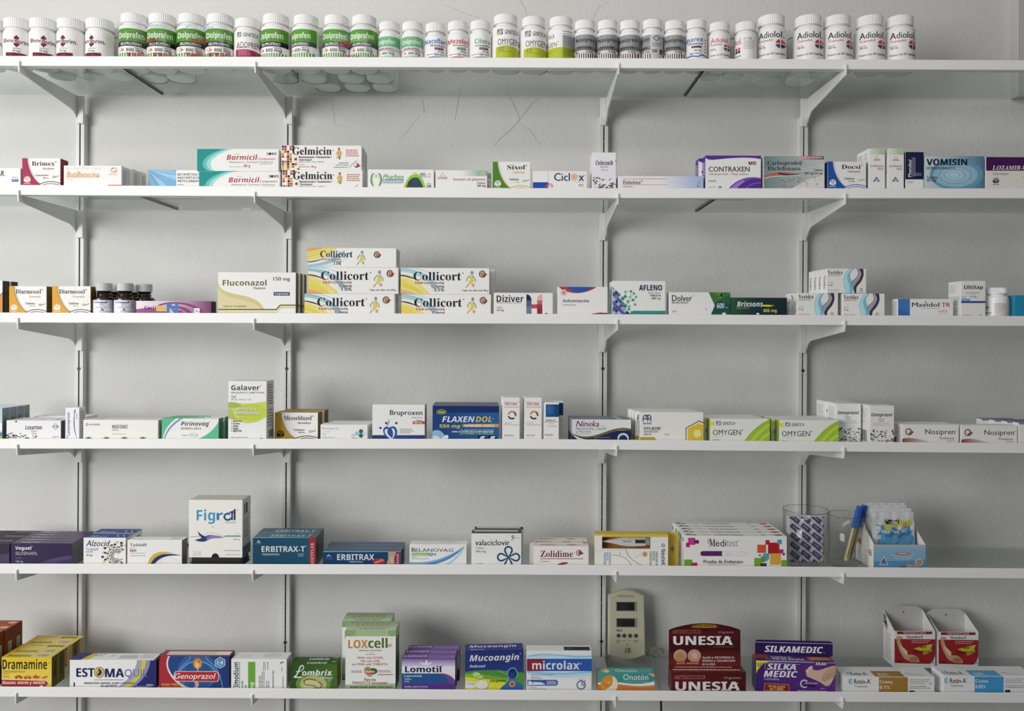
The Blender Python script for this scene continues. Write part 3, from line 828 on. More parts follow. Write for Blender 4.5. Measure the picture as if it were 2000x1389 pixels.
film(629.5, 740.6, 53, [T('120', 659, 81, 684, 93, RD, 'b'), T('TABLETAS', 670, 108, 702, 114, RD, 'b')], 'printed clear shrink film round the pair of grey banded green bottles')
# ---------------------------------------------------------------- second shelf
def cube_logo(x, y, s, c, k):          # little box emblem
    return [P([(x - s, y - s * .45), (x, y - s), (x + s, y - s * .55), (x + s, y + s * .5), (x + s * .2, y + s), (x - s, y + s * .6)], c), L([(x - s, y - s * .4), (x + .1 * s, y), (x + s, y - s * .5)], s * .16, k), L([(x + .1 * s, y), (x + .2 * s, y + s)], s * .16, k),
            L([(x - s * .5, y - s * .35), (x + s * .1, y - s * .7), (x + s * .4, y - s * .4)], s * .18, k), N(x - s, y + s * 1.15, x + s, y + s * 1.6, 1, c)]
def pills(x, y, s, c='8d8d8d'):
    return [E(x - s * .5, y + s * .2, s, s * .62, c), E(x - s * .55, y + s * .05, s * .85, s * .45, 'd2d2d2'), E(x + s * .7, y - s * .2, s, s * .62, c), E(x + s * .65, y - s * .35, s * .85, s * .45, 'dcdcdc')]
def curve_card(x0, x1, y0, yb, c, name, gen, dose, lc=None, x_name=None, gc=None):
    """house style of several cartons: a coloured swoosh at the left, serif name, pills"""
    w = x1 - x0; h = yb - y0; lc = lc or c; gc = gc or c
    px = lambda t: x0 + w * t
    py = lambda t: y0 + h * t
    sw = Q((px(.13), py(0)), (px(.15), py(.45)), (px(.30), py(.85)), (px(.47), py(1.0)))
    a = [P([(px(0), py(0))] + sw + [(px(1), py(1.0)), (px(1), py(1.6)), (px(0), py(1.6))], c), L(sw, .9, lc), L([(x + 2.4, y) for x, y in sw], .5, lc)]
    arc = Q((px(.42), py(1.04)), (px(.6), py(.86)), (px(.8), py(.86)), (px(1.02), py(.98)))
    a += [P(arc + [(px(1.02), py(1.6)), (px(.3), py(1.6))], WH), L(arc, 1.5, lc), L([(x, y + 4) for x, y in arc], 1.2, lc)]
    a += [T(name, px(x_name or .25), py(.12), px(.85), py(.29), '222', 's'), T('*', px(.86), py(.1), px(.9), py(.18), '222', 's'), T(gen, px(.52), py(.35), px(.84), py(.44), gc, 'si'), T('Comprimidos' if name == 'Brimex' else 'Tabletas', px(.33 if name == 'Brimex' else .43), py(.62), px(.69), py(.7), '333', 's'), T(dose, px(.54), py(.73), px(.69), py(.8), gc, 's')]
    a += pills(px(.86), py(.69), w * .055) + cube_logo(px(.13), py(.81), w * .085, 'e8e2da', c)
    return a

C('a0', 2, -60, 40, 328, 'white carton with big black letter at the left end of the second shelf', [T('AR.', -6, 333.5, 10, 344, '111', 'b'), R(23, 350, 36, 355, '2a6aa8'), N(25, 351.5, 34, 354, 1, 'cfe0ee'), N(24, 346, 34, 349, 1, '4a7ab0')], D=.03)
C('a1', 2, 43.5, 118, 309, 'white carton with crimson left swoosh and crimson side, second shelf', curve_card(43.5, 118, 309, 360, 'b02650', 'Brimex', 'Aciclovir', '200 mg', '401828'), D=.0275, side='8f1f45', sa=[N(55, 30, 85, 92, 4, 'd8b0bc', True)])
g = [L([(128 + i * 9 + dx, 327 + dy), (132.5 + i * 9 + dx, 331 + dy), (137 + i * 9 + dx, 327 + dy)], 1, 'e6dfb8') for i in range(9) for dx, dy in ((0, 0),) if i < 8] + [L([(128 + i * 18, 324.5), (137, 331.5) if i == 0 else (137 + i * 18, 331.5)], .7, 'efe9cf') for i in range(4)]
g += [T('Butilhioscina', 130, 335, 194, 347, 'e8a050', 'mi'), N(131, 350, 144, 352.5, 1, 'e6b98a'), A(222.5, 332, 6, 4, 200, 340, 1.2, 'd9823c'), A(222.5, 332, 6, 4, 20, 160, 1.2, 'd9823c'), L([(217, 332), (222, 328.5)], .8, 'd9823c'), L([(223, 335.5), (228, 332)], .8, 'd9823c'), N(213, 338.5, 232, 343.5, 2, 'e8c49c'), R(211, 361, 239, 363, 'd05a4a')]
C('a2', 2, 124.5, 237.5, 323.5, 'low white carton with orange lettering in front of two like it', g, D=.026, side='c9c8c4', rep=[(8, 27.5, 0, 'low white carton directly behind the orange lettered one'), (11, 55, 0, 'low white carton at the back of the three with orange lettering')], group='white cartons with orange lettering')
bl = 'a5cfe8'
C('a3', 2, 289.5, 389, 332, 'low carton with pale blue rays left and three lines of black capitals', [R(289, 331, 344, 370, '7db4dc'), P([(289, 332), (344, 343), (344, 352)], bl), P([(289, 332), (318, 370), (335, 370)], bl), P([(289, 332), (289, 352), (300, 370), (308, 370)], '96c4e4'), P([(289, 332), (330, 332), (344, 336), (344, 340)], '92c3e6'), T('BETAMETASONA', 347, 338.5, 398, 343, '4a4c50', 'm'), T('INDOMETACINA', 347, 345, 397, 349.5, '4a4c50', 'm'), T('METOCARBAMOL', 347, 351.5, 398, 356, '4a4c50', 'm'), N(347, 360, 359, 363, 1, '777')], d=.068, D=.025)
def barm(x, y):
    f = lambda a, b: (x + a, y + b)
    cur = lambda o: Q(f(69 + o, 0), f(20 + o, 15), f(20 + o * .8, 35), f(36 + o * .8, 43))
    a = [R(x, y, x + 80, y + 60, '0f8f8b'), P(cur(-18) + [f(160, 43), f(160, 0)], '62bcb8'), P(cur(-9) + [f(160, 43), f(160, 0)], '9edad6'), P(cur(0) + [f(160, 43), f(160, 0)], WH)]
    return a + [T('Barmicil', x + 57.5, y + 11, x + 118, y + 21.5, 'ad1f3c', 'bi'), T('Compuesto', x + 118, y + 16.5, x + 153, y + 23, 'ad1f3c', 'mi'), T('Crema', x + 73, y + 9, x + 83, y + 11, '555'), T('Betametasona, Clotrimazol, Gentamicina', x + 63, y + 23.5, x + 148, y + 28, '666', 'i'), N(x + 122, y + 29, x + 147, y + 31, 1, '777'), T('Caja con tubo con', x + 63, y + 33.5, x + 90, y + 36.5, 'c04050', 'r'), T('40 g', x + 91, y + 30, x + 104, y + 37.5, 'ad1f3c', 'bi'), T("S\u25cfN'S", x + 136, y + 7, x + 155, y + 12, '111', 'h')]
C('a4', 2, 388.5, 546.5, 335, 'lower one of two stacked teal and white cartons', barm(389, 335), D=.041, group='teal and white cartons')
C('a5', 2, 385, 544, 291, 'upper one of two stacked teal and white cartons', barm(385, 291), D=.041, on='a4', group='teal and white cartons')
def gelm(x, y):
    rng = random.Random(5); a = []
    pal = ['b04a38', '7d1f2a', 'c8793c', 'e6d678', 'efe9a8', '2a1a22', 'c9a06a', 'a8323c']
    for i in range(7):
        for j in range(10):
            lim = 5 if j < 2 else 4 if j < 4 else 5.5 if j < 7 else 6.3
            if i < lim and not (i >= 4 and rng.random() < .45) and rng.random() < .86:
                a.append(R(x + 1 + i * 5, y + .5 + j * 4.9, x + 5.2 + i * 5, y + 4.7 + j * 4.9, rng.choice(pal)))
    a += [T('Gelmicin', x + 21.5, y + 3.5, x + 98, y + 18.5, '20202c', 's'), E(x + 100.5, y + 10, 1, 1, '555'), T('Betametasona / Gentamicina /', x + 34, y + 20.5, x + 98, y + 24.8, '333', 'm'), T('Clotrimazol', x + 34, y + 26, x + 58.5, y + 30, '333', 'm'), T('0.05 g / 0.10 g / 1.00 g / 100.00 g', x + 34, y + 31, x + 83, y + 34, '666'), T('Crema', x + 34, y + 36, x + 45, y + 38.5, 'c8505a'), N(x + 34, y + 41.5, x + 56, y + 43.5, 1, '555'), T('40 g', x + 58, y + 39.5, x + 68, y + 45, 'c0333c'),
          E(x + 112.5, y + 7, 1.8, 2.4, '7a5a3a'), P([(x + 110.5, y + 10), (x + 115, y + 10), (x + 117, y + 24), (x + 114, y + 22), (x + 107.5, y + 26), (x + 110, y + 18)], 'd8a95a'), L([(x + 110.5, y + 11), (x + 107, y + 18)], 1.2, 'd8a95a'), L([(x + 115, y + 11), (x + 118, y + 16)], 1.2, 'd8a95a'), L([(x + 113, y + 23), (x + 114, y + 27.5)], 1.8, '333'),
          N(x + 126, y + 8.5, x + 154, y + 23.5, 4, 'c87070'), N(x + 112, y + 34, x + 132, y + 36.5, 1, '555'), N(x + 106, y + 38, x + 132, y + 40.5, 1, '555'), N(x + 102, y + 42.5, x + 130, y + 45, 1, '555'), L([(x + 133, y + 44), (x + 138, y + 37), (x + 148, y + 29)], .7, '999'), E(x + 147, y + 39, 4.6, 4.6, 'b03440'), E(x + 145.5, y + 38, 2.2, 3, 'e8dede'), E(x + 152, y + 40, 2.4, 1.2, 'a02834')]
    return a
C('a6', 2, 551, 708, 332, 'lower one of two stacked white cartons with red and yellow mosaic', gelm(551, 332), D=.034, side='bdbcb8', group='white cartons with a mosaic')
C('a7', 2, 549.5, 706.5, 284, 'upper front one of the white cartons with red and yellow mosaic', gelm(549.5, 284), D=.03, side='a9a8a4', on='a6', group='white cartons with a mosaic', d=.021)
C('a6b', 2, 556, 711, 341, 'lower white carton hidden behind the front one with the mosaic', [], D=.03, d=.058, side='a9a8a4', group='white cartons with a mosaic')
C('a7b', 2, 556, 711.5, 293, 'upper white carton showing its end right behind the one with the mosaic', [], D=.03, d=.058, side='a9a8a4', on='a6b', group='white cartons with a mosaic')
lg, dgr = '8cc43c', '3f7f5a'
g = [A(731, 351, 6.5, 12, 100, 262, 2.2, dgr), A(738.5, 351, 6.5, 12, -82, 80, 2.2, dgr), A(731, 352, 4, 9, 120, 250, 1.6, lg), A(738.5, 352, 4, 9, -70, 60, 1.6, lg), L([(735, 341), (735, 348)], 1.4, lg), L([(732, 341), (733, 346)], 1, lg), L([(738, 341), (737, 346)], 1, lg),
     T('Pharben', 748, 340.5, 788, 349.5, '56a038', 'mi'), R(747, 350.3, 788, 356.8, '4576b4'), T('Benzonatato', 748, 351.2, 787, 356, 'e8eef4', 'hi'), N(748, 358, 786, 360, 1, '888'),
     P(Q((788, 368), (796, 345), (803, 340), (808, 342)) + Q((815, 340), (822, 342), (826, 350), (832, 368)), lg), P(Q((793, 368), (797, 352), (804, 346), (810, 347)) + Q((816, 347), (821, 352), (825, 360), (827, 368)), '3a4450'), L([(808, 336.5), (808, 346)], 1.6, lg), L([(812, 336.5), (812, 346)], 1.6, lg), E(813, 356.5, 3, 4.5, '24506a'), E(801, 359, 3, 4, '2c3c48'),
     T('GEL', 820.5, 338, 832, 343, '2a4a8a', 'b'), T('pharma', 821, 344, 841, 347, '6a86b0', 'm'), E(838, 340.5, 3.5, 1.2, 'e0b040'), T('20', 833, 361, 842, 367, '2a4a7a', 'b'), N(833, 358, 842, 360.3, 1, '4a6a9a')]
C('b1', 2, 718.5, 847.5, 331, 'white carton with green lungs and a green framed dark figure', g, D=.03)
g = [L([(864.3, 337), (860.3, 344), (868.3, 344), (864.3, 337)], 1.1, 'b84a50'), T('AMSABE', 854.5, 345.5, 874, 350, 'a85058', 'm'), R(902, 333, 954, 344, 'e4e4e0', '3f8f5a'), T('bromuro de pinaverio', 885.5, 347.5, 948, 354.5, 'a84a5a', 'm'), T('Tableta', 931, 355.5, 948, 359.5, '3a3a3a', 'm'), T('100 mg', 931.5, 361, 948, 366, '333', 'h')]
g += [L([(938 + i * 3, 338.5), (944 + i * 3, 333)], .7, 'e4efe4') for i in range(4)] + [L([(938 + i * 3, 338.5), (944 + i * 3, 344)], .7, 'e4efe4') for i in range(4)]
C('b2', 2, 850.5, 951.5, 332.5, 'white carton with green fading bar at the top right and red lettering', g, D=.021, side='b5b5b2', rep=[(6, 23, 0, 'white carton half hidden behind the one with the green fading bar')], group='white cartons with a green fading bar')
C('b3', 2, 962.5, 1036.5, 316, 'upright white carton with dark green left swoosh between low white ones', curve_card(962.5, 1036.5, 316, 368, '477d2c', 'Sixol', 'Colchicina', '1 mg', 'b89a50', .38, 'd09a6a'), D=.03)
g = [R(1040, 356, 1071, 370, '24479a'), R(1070.4, 333, 1071, 357, '889'), A(1073, 367, 7.5, 8, 180, 350, 1.4, 'c0404a'), A(1073, 367, 4.5, 5, 180, 360, 1.4, 'd06a50'), T('Cicl', 1082, 338, 1113, 353.5, '223f80', 'm'), T('x', 1130, 343, 1141, 353.5, '223f80', 'm'), ring(1121.5, 346, 6.2, 1.1, 'd8904a'), ring(1121.5, 346, 4, 1.1, 'd8904a'), E(1121.5, 346, 2, 2.2, 'cf7a34'), E(1142.5, 342.5, .7, .7, '445'), N(1123, 355.5, 1140, 357, 1, '9ac0c8'), N(1130, 360, 1140, 365.5, 2, '5a6a7a')]
C('b4', 2, 1041, 1147, 334, 'low white carton with blue lower left corner and orange spiral in its name', g, D=.032)
def squares(x0, y0, x1, y1, seed, n=70, c='2b2b30', bias=0):
    rng = random.Random(seed); a = []
    for i in range(n):
        t = rng.random(); y = y1 - (y1 - y0) * t ** 1.7
        x = x0 + (x1 - x0) * (rng.random() if t < .6 else (rng.random() ** (1 + bias)))
        w, h = rng.uniform(1.0, 3.6), rng.uniform(1.0, 2.6); b = rng.uniform(-.6, .6)
        a.append(P([(x, y), (x + w, y + b), (x + w, y + h + b), (x, y + h)], rng.choice([c, c, '6a6a70'])))
    return a
C('b5', 2, 1157, 1203.5, 298, 'tall narrow white carton with black scattered squares at its foot, by the third upright', [T('Celecoxib', 1163.5, 313.5, 1197, 322.5, '1c1c1e', 'bi'), T('Capsulas', 1172, 324, 1188, 328, '444', 'i'), T('200 mg', 1174, 330, 1187, 334, 'c08090', 'm'), E(1203, 315, 1.2, 1.2, '111')] + squares(1158, 346, 1203, 368, 3, 75, bias=1.5), D=.05, ends='t', col='e4e2ea', side='d6d4dc')
C('b6', 2, 1207.5, 1374, 344, 'long low carton fading from white to blue with two thin red lines', [R(1290, 344, 1374, 372, 'd8dadf', '98a8c8'), R(1217, 349, 1304, 350, 'c0787e'), R(1217, 360.5, 1304, 361.5, 'c0787e'), T('Dalatina', 1216.5, 352.5, 1251, 359.5, '3a3030', 's'), T('®', 1251.5, 352, 1255, 356, '3a3030'), T('Clindamicina', 1217, 363, 1236, 366, '555'), N(1362, 356.5, 1367, 359, 1, '345'), N(1361, 361.5, 1367, 367, 2, '457')], D=.03, col='dcd6da')
pu = '4d2f86'
sw = Q((1378, 309), (1392, 318), (1402, 306), (1425, 313), (1450, 303), (1487, 311))
C('b7', 2, 1378, 1486.5, 304, 'white carton with purple waves and black capitals, front of two', [P([(1370, 300), (1490, 300), (1490, 311)] + list(reversed(sw)), pu), T('CONTRAXEN', 1384, 325.5, 1464, 335.5, '2a2628', 'm'), T('MD', 1462, 315.5, 1477, 322, '8a2038', 'h'), T('Carisoprodol - Naproxeno', 1384, 338, 1461.5, 343, 'a05a60', 'm'), N(1384, 352, 1404, 357, 2, '666'),
   P(Q((1420, 372), (1440, 345), (1470, 343), (1490, 349)) + [(1490, 372)], '6b4a9c'), P(Q((1424, 372), (1432, 362), (1445, 352), (1452, 352)) + [(1470, 372)], '8d78b4'), P(Q((1436, 372), (1452, 350), (1476, 345), (1490, 353)) + [(1490, 372)], pu), L(Q((1452, 372), (1463, 360), (1478, 355), (1490, 358)), 1, '8d78b4'), T('30', 1403, 363.5, 1409, 368, '333', 'b'), N(1384, 365, 1399, 367, 1, '777')], D=.026, side=pu, sa=[T('CONTRAXEN', 20, 15, 75, 85, 'c8bcd8', 'm', 90)],
   rep=[(-7.5, 27, 0, 'white carton with purple edge half hidden behind the one with purple waves')], group='white cartons with purple waves')
g = [R(1491, 305, 1611, 372, '63777a', 'b4b8b6')]
rng = random.Random(8)
for i in range(11): g.append(L(Q((1491, 330 + i * 5), (1530, 318 + i * 5), (1560, 334 + i * 4), (1611, 316 + i * 5)), .5, rng.choice(['8a9a9a', 'c4c8c6', '9aa6a6'])))
g += [P([(1540, 372), (1575, 352), (1612, 340), (1612, 372)], 'c6c5c0'), R(1566, 304.5, 1609, 311.5, 'cc7470', '34305a'), T('Caja con 20 tabletas', 1568, 306, 1607, 310, 'ecdcd4', 'b'), T('Carisoprodol/', 1499, 314, 1568, 324.5, '2e3c4c', 's'), T('Diclofenaco', 1499, 325, 1563, 333, '2e3c4c', 's'),
      P(Q((1493, 345), (1510, 333), (1530, 334), (1546, 340), (1566, 339)) + list(reversed(Q((1493, 348), (1512, 341), (1530, 342), (1546, 343), (1566, 339)))), 'b05a4a'), P(Q((1520, 337), (1540, 341), (1550, 342), (1566, 339)) + list(reversed(Q((1520, 340), (1540, 345), (1550, 344), (1566, 339)))), '2c2c60'), L(Q((1493, 349), (1512, 341), (1535, 346), (1566, 341)), 1.2, 'e8e6e2'), T('Tableta', 1589, 330, 1606, 334, '444', 'm'), T('200 mg/ 50 mg', 1571, 336.5, 1606, 341.5, '333', 'm')]
for i in range(42):
    x, y = rng.uniform(1518, 1600), rng.uniform(350, 367); g.append(E(x, y - (x - 1518) * .06, 1, .9, rng.choice(['a05050', '7a5a5a', '988', 'b07070']), 6))
C('b8', 2, 1491.5, 1610.5, 305, 'silver grey carton with orange and blue wave and red dots', g, D=.03)
C('b9', 2, 1616.5, 1692, 315.5, 'white carton with dark blue left swoosh and blue side', curve_card(1616.5, 1692, 315.5, 366, '1f4c8f', 'Docsi', 'Clorfenamina', '4 mg', '1f4c8f', .36, '444'), D=.031, side='16305e', col='dfddd9')
g = [R(1697, 288, 1730, 302, 'dcdcd6', '8aa878'), L([(1723, 293), (1728, 289)], .8, 'dfe8da'), L([(1723, 293), (1728, 298)], .8, 'dfe8da'), L([(1712.5, 305), (1708.5, 311), (1716.5, 311), (1712.5, 305)], 1.2, 'b84a48'), T('AMSABE', 1706, 311.5, 1719.5, 314, 'a84048', 'b'), T('Levofloxacino', 1700, 321.5, 1725.5, 326, 'b05058', 'm'), N(1714, 328, 1725, 333, 2, '555'), P([(1712, 345), (1705, 354.5), (1718.5, 354.5)], '3a5a78'), E(1712, 352, 2.6, 2.6, 'd4dce0'), E(1712, 352, 1.3, 1.3, '3a5a78')]
C('c1', 2, 1697.5, 1729, 290, 'tall narrow white carton with green top corner, left of two, its printed side showing', g, D=.055, col='d9d7d0', side='cfcdc8', sa=[N(8, 8, 50, 70, 12, '8f8d89'), N(58, 8, 92, 60, 10, 'a09e9a')], ends='t', group='tall white cartons with a green corner', rep=[(37.4, 0, 0, 'tall narrow white carton with green top corner, right of two')])
C('c2', 2, 1768.5, 1804, 297, 'narrow dark navy carton with white foot and sideways white lettering', [R(1760, 290, 1806, 350.5, '1a1c3c'), R(1768, 350.5, 1806, 372, 'd2d0cc'), T('Phendex', 1773.5, 312, 1780, 346, 'd8d8dc', 'm', 90), T("*", 1774, 311, 1777, 313, 'd8d8dc'), N(1781, 308, 1789, 345, 3, '9a9ab0', True), N(1786, 338, 1800, 345, 2, '8a8aa4'), N(1772, 354, 1786, 359, 2, '777')], col='d2d0cc', side='16182e', D=.022, ends='t')
g = [R(1804, 305, 1924, 372, 'b4bcc0', '3f6a84'), E(1868, 341, 52, 30, '5d87a0', 40), E(1866, 342, 44, 24, '7d9fb2', 40)]
for i, (rx, ry, c) in enumerate(((40, 21, '84a4b6'), (33, 17.5, '7899ad'), (29, 15, '8dacbc'), (22, 11.5, '80a0b2'), (18, 9.5, '98b4c2'), (12, 6.4, '8aa8b8'), (8, 4.2, 'a4bcc8'), (4, 2.2, '94b0be'))): g.append(E(1866 - i * .4, 342, rx, ry, c, 36))
g += [T('VOMISIN', 1809.5, 310.5, 1889, 323, '222a3a', 'h'), E(1891.5, 312, 1, 1, '334'), T('DIMENHIDRINATO', 1809.5, 326, 1866, 331, '28303e', 'm'), T('Tableta', 1810, 344, 1831, 349.5, '1e2a3c', 'b'), T('50 mg', 1810, 350, 1828, 356, '1e2a3c', 'b')]
C('c3', 2, 1805.5, 1922, 305, 'grey blue carton with a pale swirl and dark capitals', g, D=.03, col='8ea2ae')
C('c4', 2, 1926, 2030, 307, 'carton with dark purple top half and white italic capitals at the right edge', [R(1920, 300, 2032, 333.5, '3d1648'), T('LOZAMIR-V', 1938, 323.5, 2006, 332, 'dcd4dc', 'si'), T('Clotrimazol', 1939, 336.5, 1970, 342, '888', 'i')] + cube_logo(1945, 353, 6, '4a2850', 'b8b4b0') + [E(1987, 352, 1.5, 1.5, 'b8b498'), E(1997, 347, 1.8, 1.8, 'b8b498'), E(1995, 357, 1.6, 1.6, 'c2be9e')], D=.03, col='c4c0bb')
# ---------------------------------------------------------------- third shelf
C('d0', 3, -60, 5, 548, 'pale blue and orange carton cut off by the left edge, brown ended, third shelf', [P([(-10, 582), (0, 578), (6, 572), (6, 612), (-10, 612)], 'e09a4a'), L([(-10, 580), (0, 577), (6, 571)], 2, '4a7ab8')], D=.0215, side='4b3c2c', sa=[N(30, 10, 80, 90, 3, '8a7a62', True)], col='d8e2ea', rep=[(1.5, 24, 0, 'brown ended carton peeking out behind the pale blue and orange one')], group='brown ended cartons')
dm = dict(side='7d5f1e', sa=[N(40, 28, 85, 85, 4, '4a3810', True)], D=.022, group='white cartons with a yellow swoosh')
C('d1', 3, 18, 91, 559, 'white carton with yellow left swoosh, left one of two', curve_card(18, 91, 559, 610, 'e9a92a', 'Diurmessel', 'Furosemida', '40 mg', '33302c', .18, 'e0c06a'), **dm)
C('d2', 3, 102, 177, 559, 'white carton with yellow left swoosh, right one beside the dark bottles', curve_card(102, 177, 559, 610, 'e9a92a', 'Diurmessel', 'Furosemida', '40 mg', '33302c', .18, 'e0c06a'), **dm)
art = [R(-19.5, 586, 19.5, 612, 'd9dae6'), T('Sulfato', -18, 588.5, -4, 591, '34506e', 'm'), P([(-4, 590.5), (4, 590), (2, 587.5), (8, 590), (2, 592.5), (-18, 592)], '34506e'), N(-8, 594, 0, 597, 2, '8a92a4'), N(-14, 599, 6, 603, 2, '98a0b0'), E(-3, 605, 2.2, 1.8, '667'), N(8, 588, 18, 603, 7, '9aa0ae'), N(-10, 608, 12, 610, 1, '99a')]
b = make_bottle(3, 203.5, 552.5, 568, 579, 584, 19.5, 14.8, art, 'dark brown bottle with white cap, left one of the two with pale labels', 'dark brown bottles', True, 'cdd2d2', '2a1712', ribs=60, name='medicine_bottle')
more(b, 244.5, 'dark brown bottle with white cap, right one of the two with pale labels', 4, None, 560, 3)
more(b, 228, 'dark brown bottle whose white cap shows between the two labelled ones', 30, .086, 560, 3)
more(b, 263, 'dark brown bottle mostly hidden behind the right labelled one', 60, .106, 560, 3)
more(b, 282, 'dark brown bottle standing behind the purple carton, rightmost of the five', 200, .0672, 560, 3)
pk = '9c4a86'
g = [R(266, 586, 340, 616, 'ead8e6', 'd6b4d0'), R(340, 586, 413, 616, 'd0a8c8', '6f3462'), P([(266, 604), (290, 601), (330, 606), (330, 616), (266, 616)], 'a0558c'),
     P(Q((308, 596), (330, 585), (380, 588), (398, 604), (404, 616)) + list(reversed(Q((312, 598), (334, 589), (376, 592), (388, 606), (392, 616)))), '8a3a76'), P(Q((318, 602), (340, 594), (372, 598), (378, 616)) + list(reversed(Q((324, 604), (342, 599), (364, 602), (366, 616)))), '8a3a76'), E(352, 609, 10, 4.5, 'b070a4'), E(352, 609, 4, 2, '8a3a76'),
     T('Corti', 282, 597.5, 304.5, 605, '2c2a34', 'b'), R(305, 597, 326, 608, 'e0c46a'), T('fung', 307, 599, 324, 606, 'd0ac50', 'b'), N(282, 608.5, 322, 610.5, 1, '6a3a60'), T('N', 325.5, 592.5, 348, 612, '3a7ec6', 'h'), R(379, 602, 390, 612, 'e8e2e8'), L([(381, 605), (384, 609), (388, 608)], 1.2, '557')]
C('d3', 3, 266, 412.5, 588, 'long low purple carton with a big blue letter, in front of the dark bottles', g, D=.0255, d=.018, side='5e3a58', col='d0a8c8')
gold = 'd0c48e'
g = [P(Q((425, 548), (428, 572), (448, 575), (470, 575), (505, 577), (516, 604)) + [(516, 606), (425, 606)], gold), P(Q((425, 562), (440, 584), (460, 582), (480, 586), (500, 590), (512, 606)) + [(425, 606)], 'dcd2a6'), T('Fluconazol', 435, 546.5, 520.5, 558, '7d7030', 'b'), T('Fluatron', 495.5, 560.5, 518.5, 565, '444', 'b'), T('150 mg', 534, 541, 566.5, 550.5, '333', 'm'), R(534.5, 570.5, 566, 577.5, '2c3c66'), T('Capsulas', 537, 572, 563.5, 576.5, 'dfe3ea', 'b'), T('Caja con 10 capsulas', 436, 596.5, 481, 600.5, '55502c', 'b'),
     P([(426, 603.5), (539, 603.5), (547, 595), (580, 595), (580, 597.5), (548, 597.5), (540, 606), (426, 606)], '6e6228'), P([(426, 607), (541, 607), (549, 598.5), (580, 598.5), (580, 602), (550, 602), (541, 611), (426, 611)], 'd8cf9e'), L([(426, 607.5), (541, 607.5), (549, 599), (580, 599)], .8, 'f0ead0')]
C('d4', 3, 425.5, 578, 532, 'large white carton with gold wave and dark gold name, left of the second upright', g, D=.0175, side='55502e', rep=[(3, 19, 0, 'gold edged white carton directly behind the large gold wave one'), (6, 38, 0, 'gold edged white carton farthest back behind the gold wave one')], group='white cartons with a gold wave')
def colli(x, y, pct, w=178, h=51, small=False):
    s = w / 178.0; v = h / 51.0; rng = random.Random(int(x + y)); a = []
    f = lambda a_, b_: (x + a_ * s, y + b_ * v)
    def band(p, q, c): return P(p + list(reversed(q)), c)
    a.append(band(Q(f(0, 16), f(30, 22), f(55, 40), f(62, 60)), Q(f(0, 56), f(20, 60), f(30, 60), f(40, 62)), 'e2d676'))
    a.append(band(Q(f(0, 22), f(24, 30), f(40, 42), f(46, 60)), Q(f(0, 46), f(15, 50), f(25, 56), f(30, 62)), 'dccb54'))
    a.append(band(Q(f(0, 42), f(20, 46), f(36, 52), f(50, 62)), Q(f(0, 56), f(20, 60), f(30, 60), f(40, 62)), 'd3a070'))
    a.append(band(Q(f(0, 0), f(30, 2), f(60, 10), f(76, 40)), Q(f(0, 7), f(26, 8), f(48, 18), f(66, 42)), 'a2c4ce'))
    a.append(band(Q(f(10, 0), f(44, 2), f(70, 12), f(84, 34)), Q(f(30, 0), f(52, 4), f(74, 14), f(86, 34)), 'b8d6de'))
    a.append(band(Q(f(0, 9), f(26, 11), f(48, 22), f(66, 44)), Q(f(0, 12), f(24, 15), f(44, 26), f(60, 46)), 'e6e2c8'))
    a.append(band(Q(f(0, 13), f(16, 14), f(26, 19), f(34, 24)), Q(f(0, 15.5), f(14, 17), f(24, 21), f(34, 24)), '2c3460'))
    for i in range(9):
        o = rng.uniform(14, 46); a.append(L(Q(f(0, o), f(25, o + 5), f(48, o + 18), f(58, o + 30)), .5, rng.choice(['f4f0c8', 'd8c468', 'e0b880', 'f4eed8'])))
    for i in range(5):
        o = rng.uniform(-2, 9); a.append(L(Q(f(0, o), f(30, o + 2), f(56, o + 14), f(74, o + 38)), .5, rng.choice(['6a9cb4', 'd0e4ea', 'a8c8c0'])))
    if small:
        a = [('P', [(px_, 2 * (y + h / 2) - py_) for px_, py_ in e[1]], e[2]) if e[0] == 'P' else ('L', [(px_, 2 * (y + h / 2) - py_) for px_, py_ in e[1]], e[2], e[3]) for e in a]
    tx = lambda t, x0, y0, x1, y1, c, st: T(t, x + x0, y + y0, x + x1, y + y1, c, st)
    if small:
        a += [tx('Collicort', 25, 5.5, 88, 18.5, '1f2b3a', 's'), tx('Hidrocortisona', 28, 19.5, 66, 23.5, 'b0483c', 'm'), tx('Crema', 48.5, 24, 66, 28, '333', 'm'), tx('1.0%', 52, 28.5, 66, 33, '444', 'm')]; mx, my, ms = 104, 19, .9; bx, by = 136, 13
    else:
        a += [tx('Collicort', 25, 7.5, 118, 24.5, '1c2836', 's'), E(x + 121.5, y + 10, 1, 1.2, '334'), tx('Hidrocortisona', 29, 25.5, 85, 31.5, 'a8423c', 'm'), tx('Crema', 60, 32.5, 85, 38.5, '2c3038', 'm'), tx(pct, 65, 39.5, 85, 45.5, '2c3038', 'm'), tx('Caja con tubo con 60 g', 120, 42, 171, 46.5, '555', 'm')]; mx, my, ms = 136, 22, 1.05; bx, by = 160, 12
    p = lambda a_, b_: (x + mx + a_ * ms, y + my + b_ * ms)
    a += [E(*p(3, -12), 2.6 * ms, 3.6 * ms, '7f95a0'), P([p(-1, -7), p(4, -7), p(6, 3), p(2, 7), p(-5, 12), p(-1, 0)], 'd8c84a'), L([p(-1, -7), p(-7, 0), p(-6, 4)], 1.3, '7a8a92'), L([p(4, -7), p(9, 0), p(9, 5)], 1.3, '7a8a92'), L([p(-4, 9), p(-8, 16)], 1.6, 'c89a70'), E(*p(5, 11), 2.6 * ms, 3.4 * ms, 'c9a684')]
    r = 6.3 * (0.95 if small else 1.05)
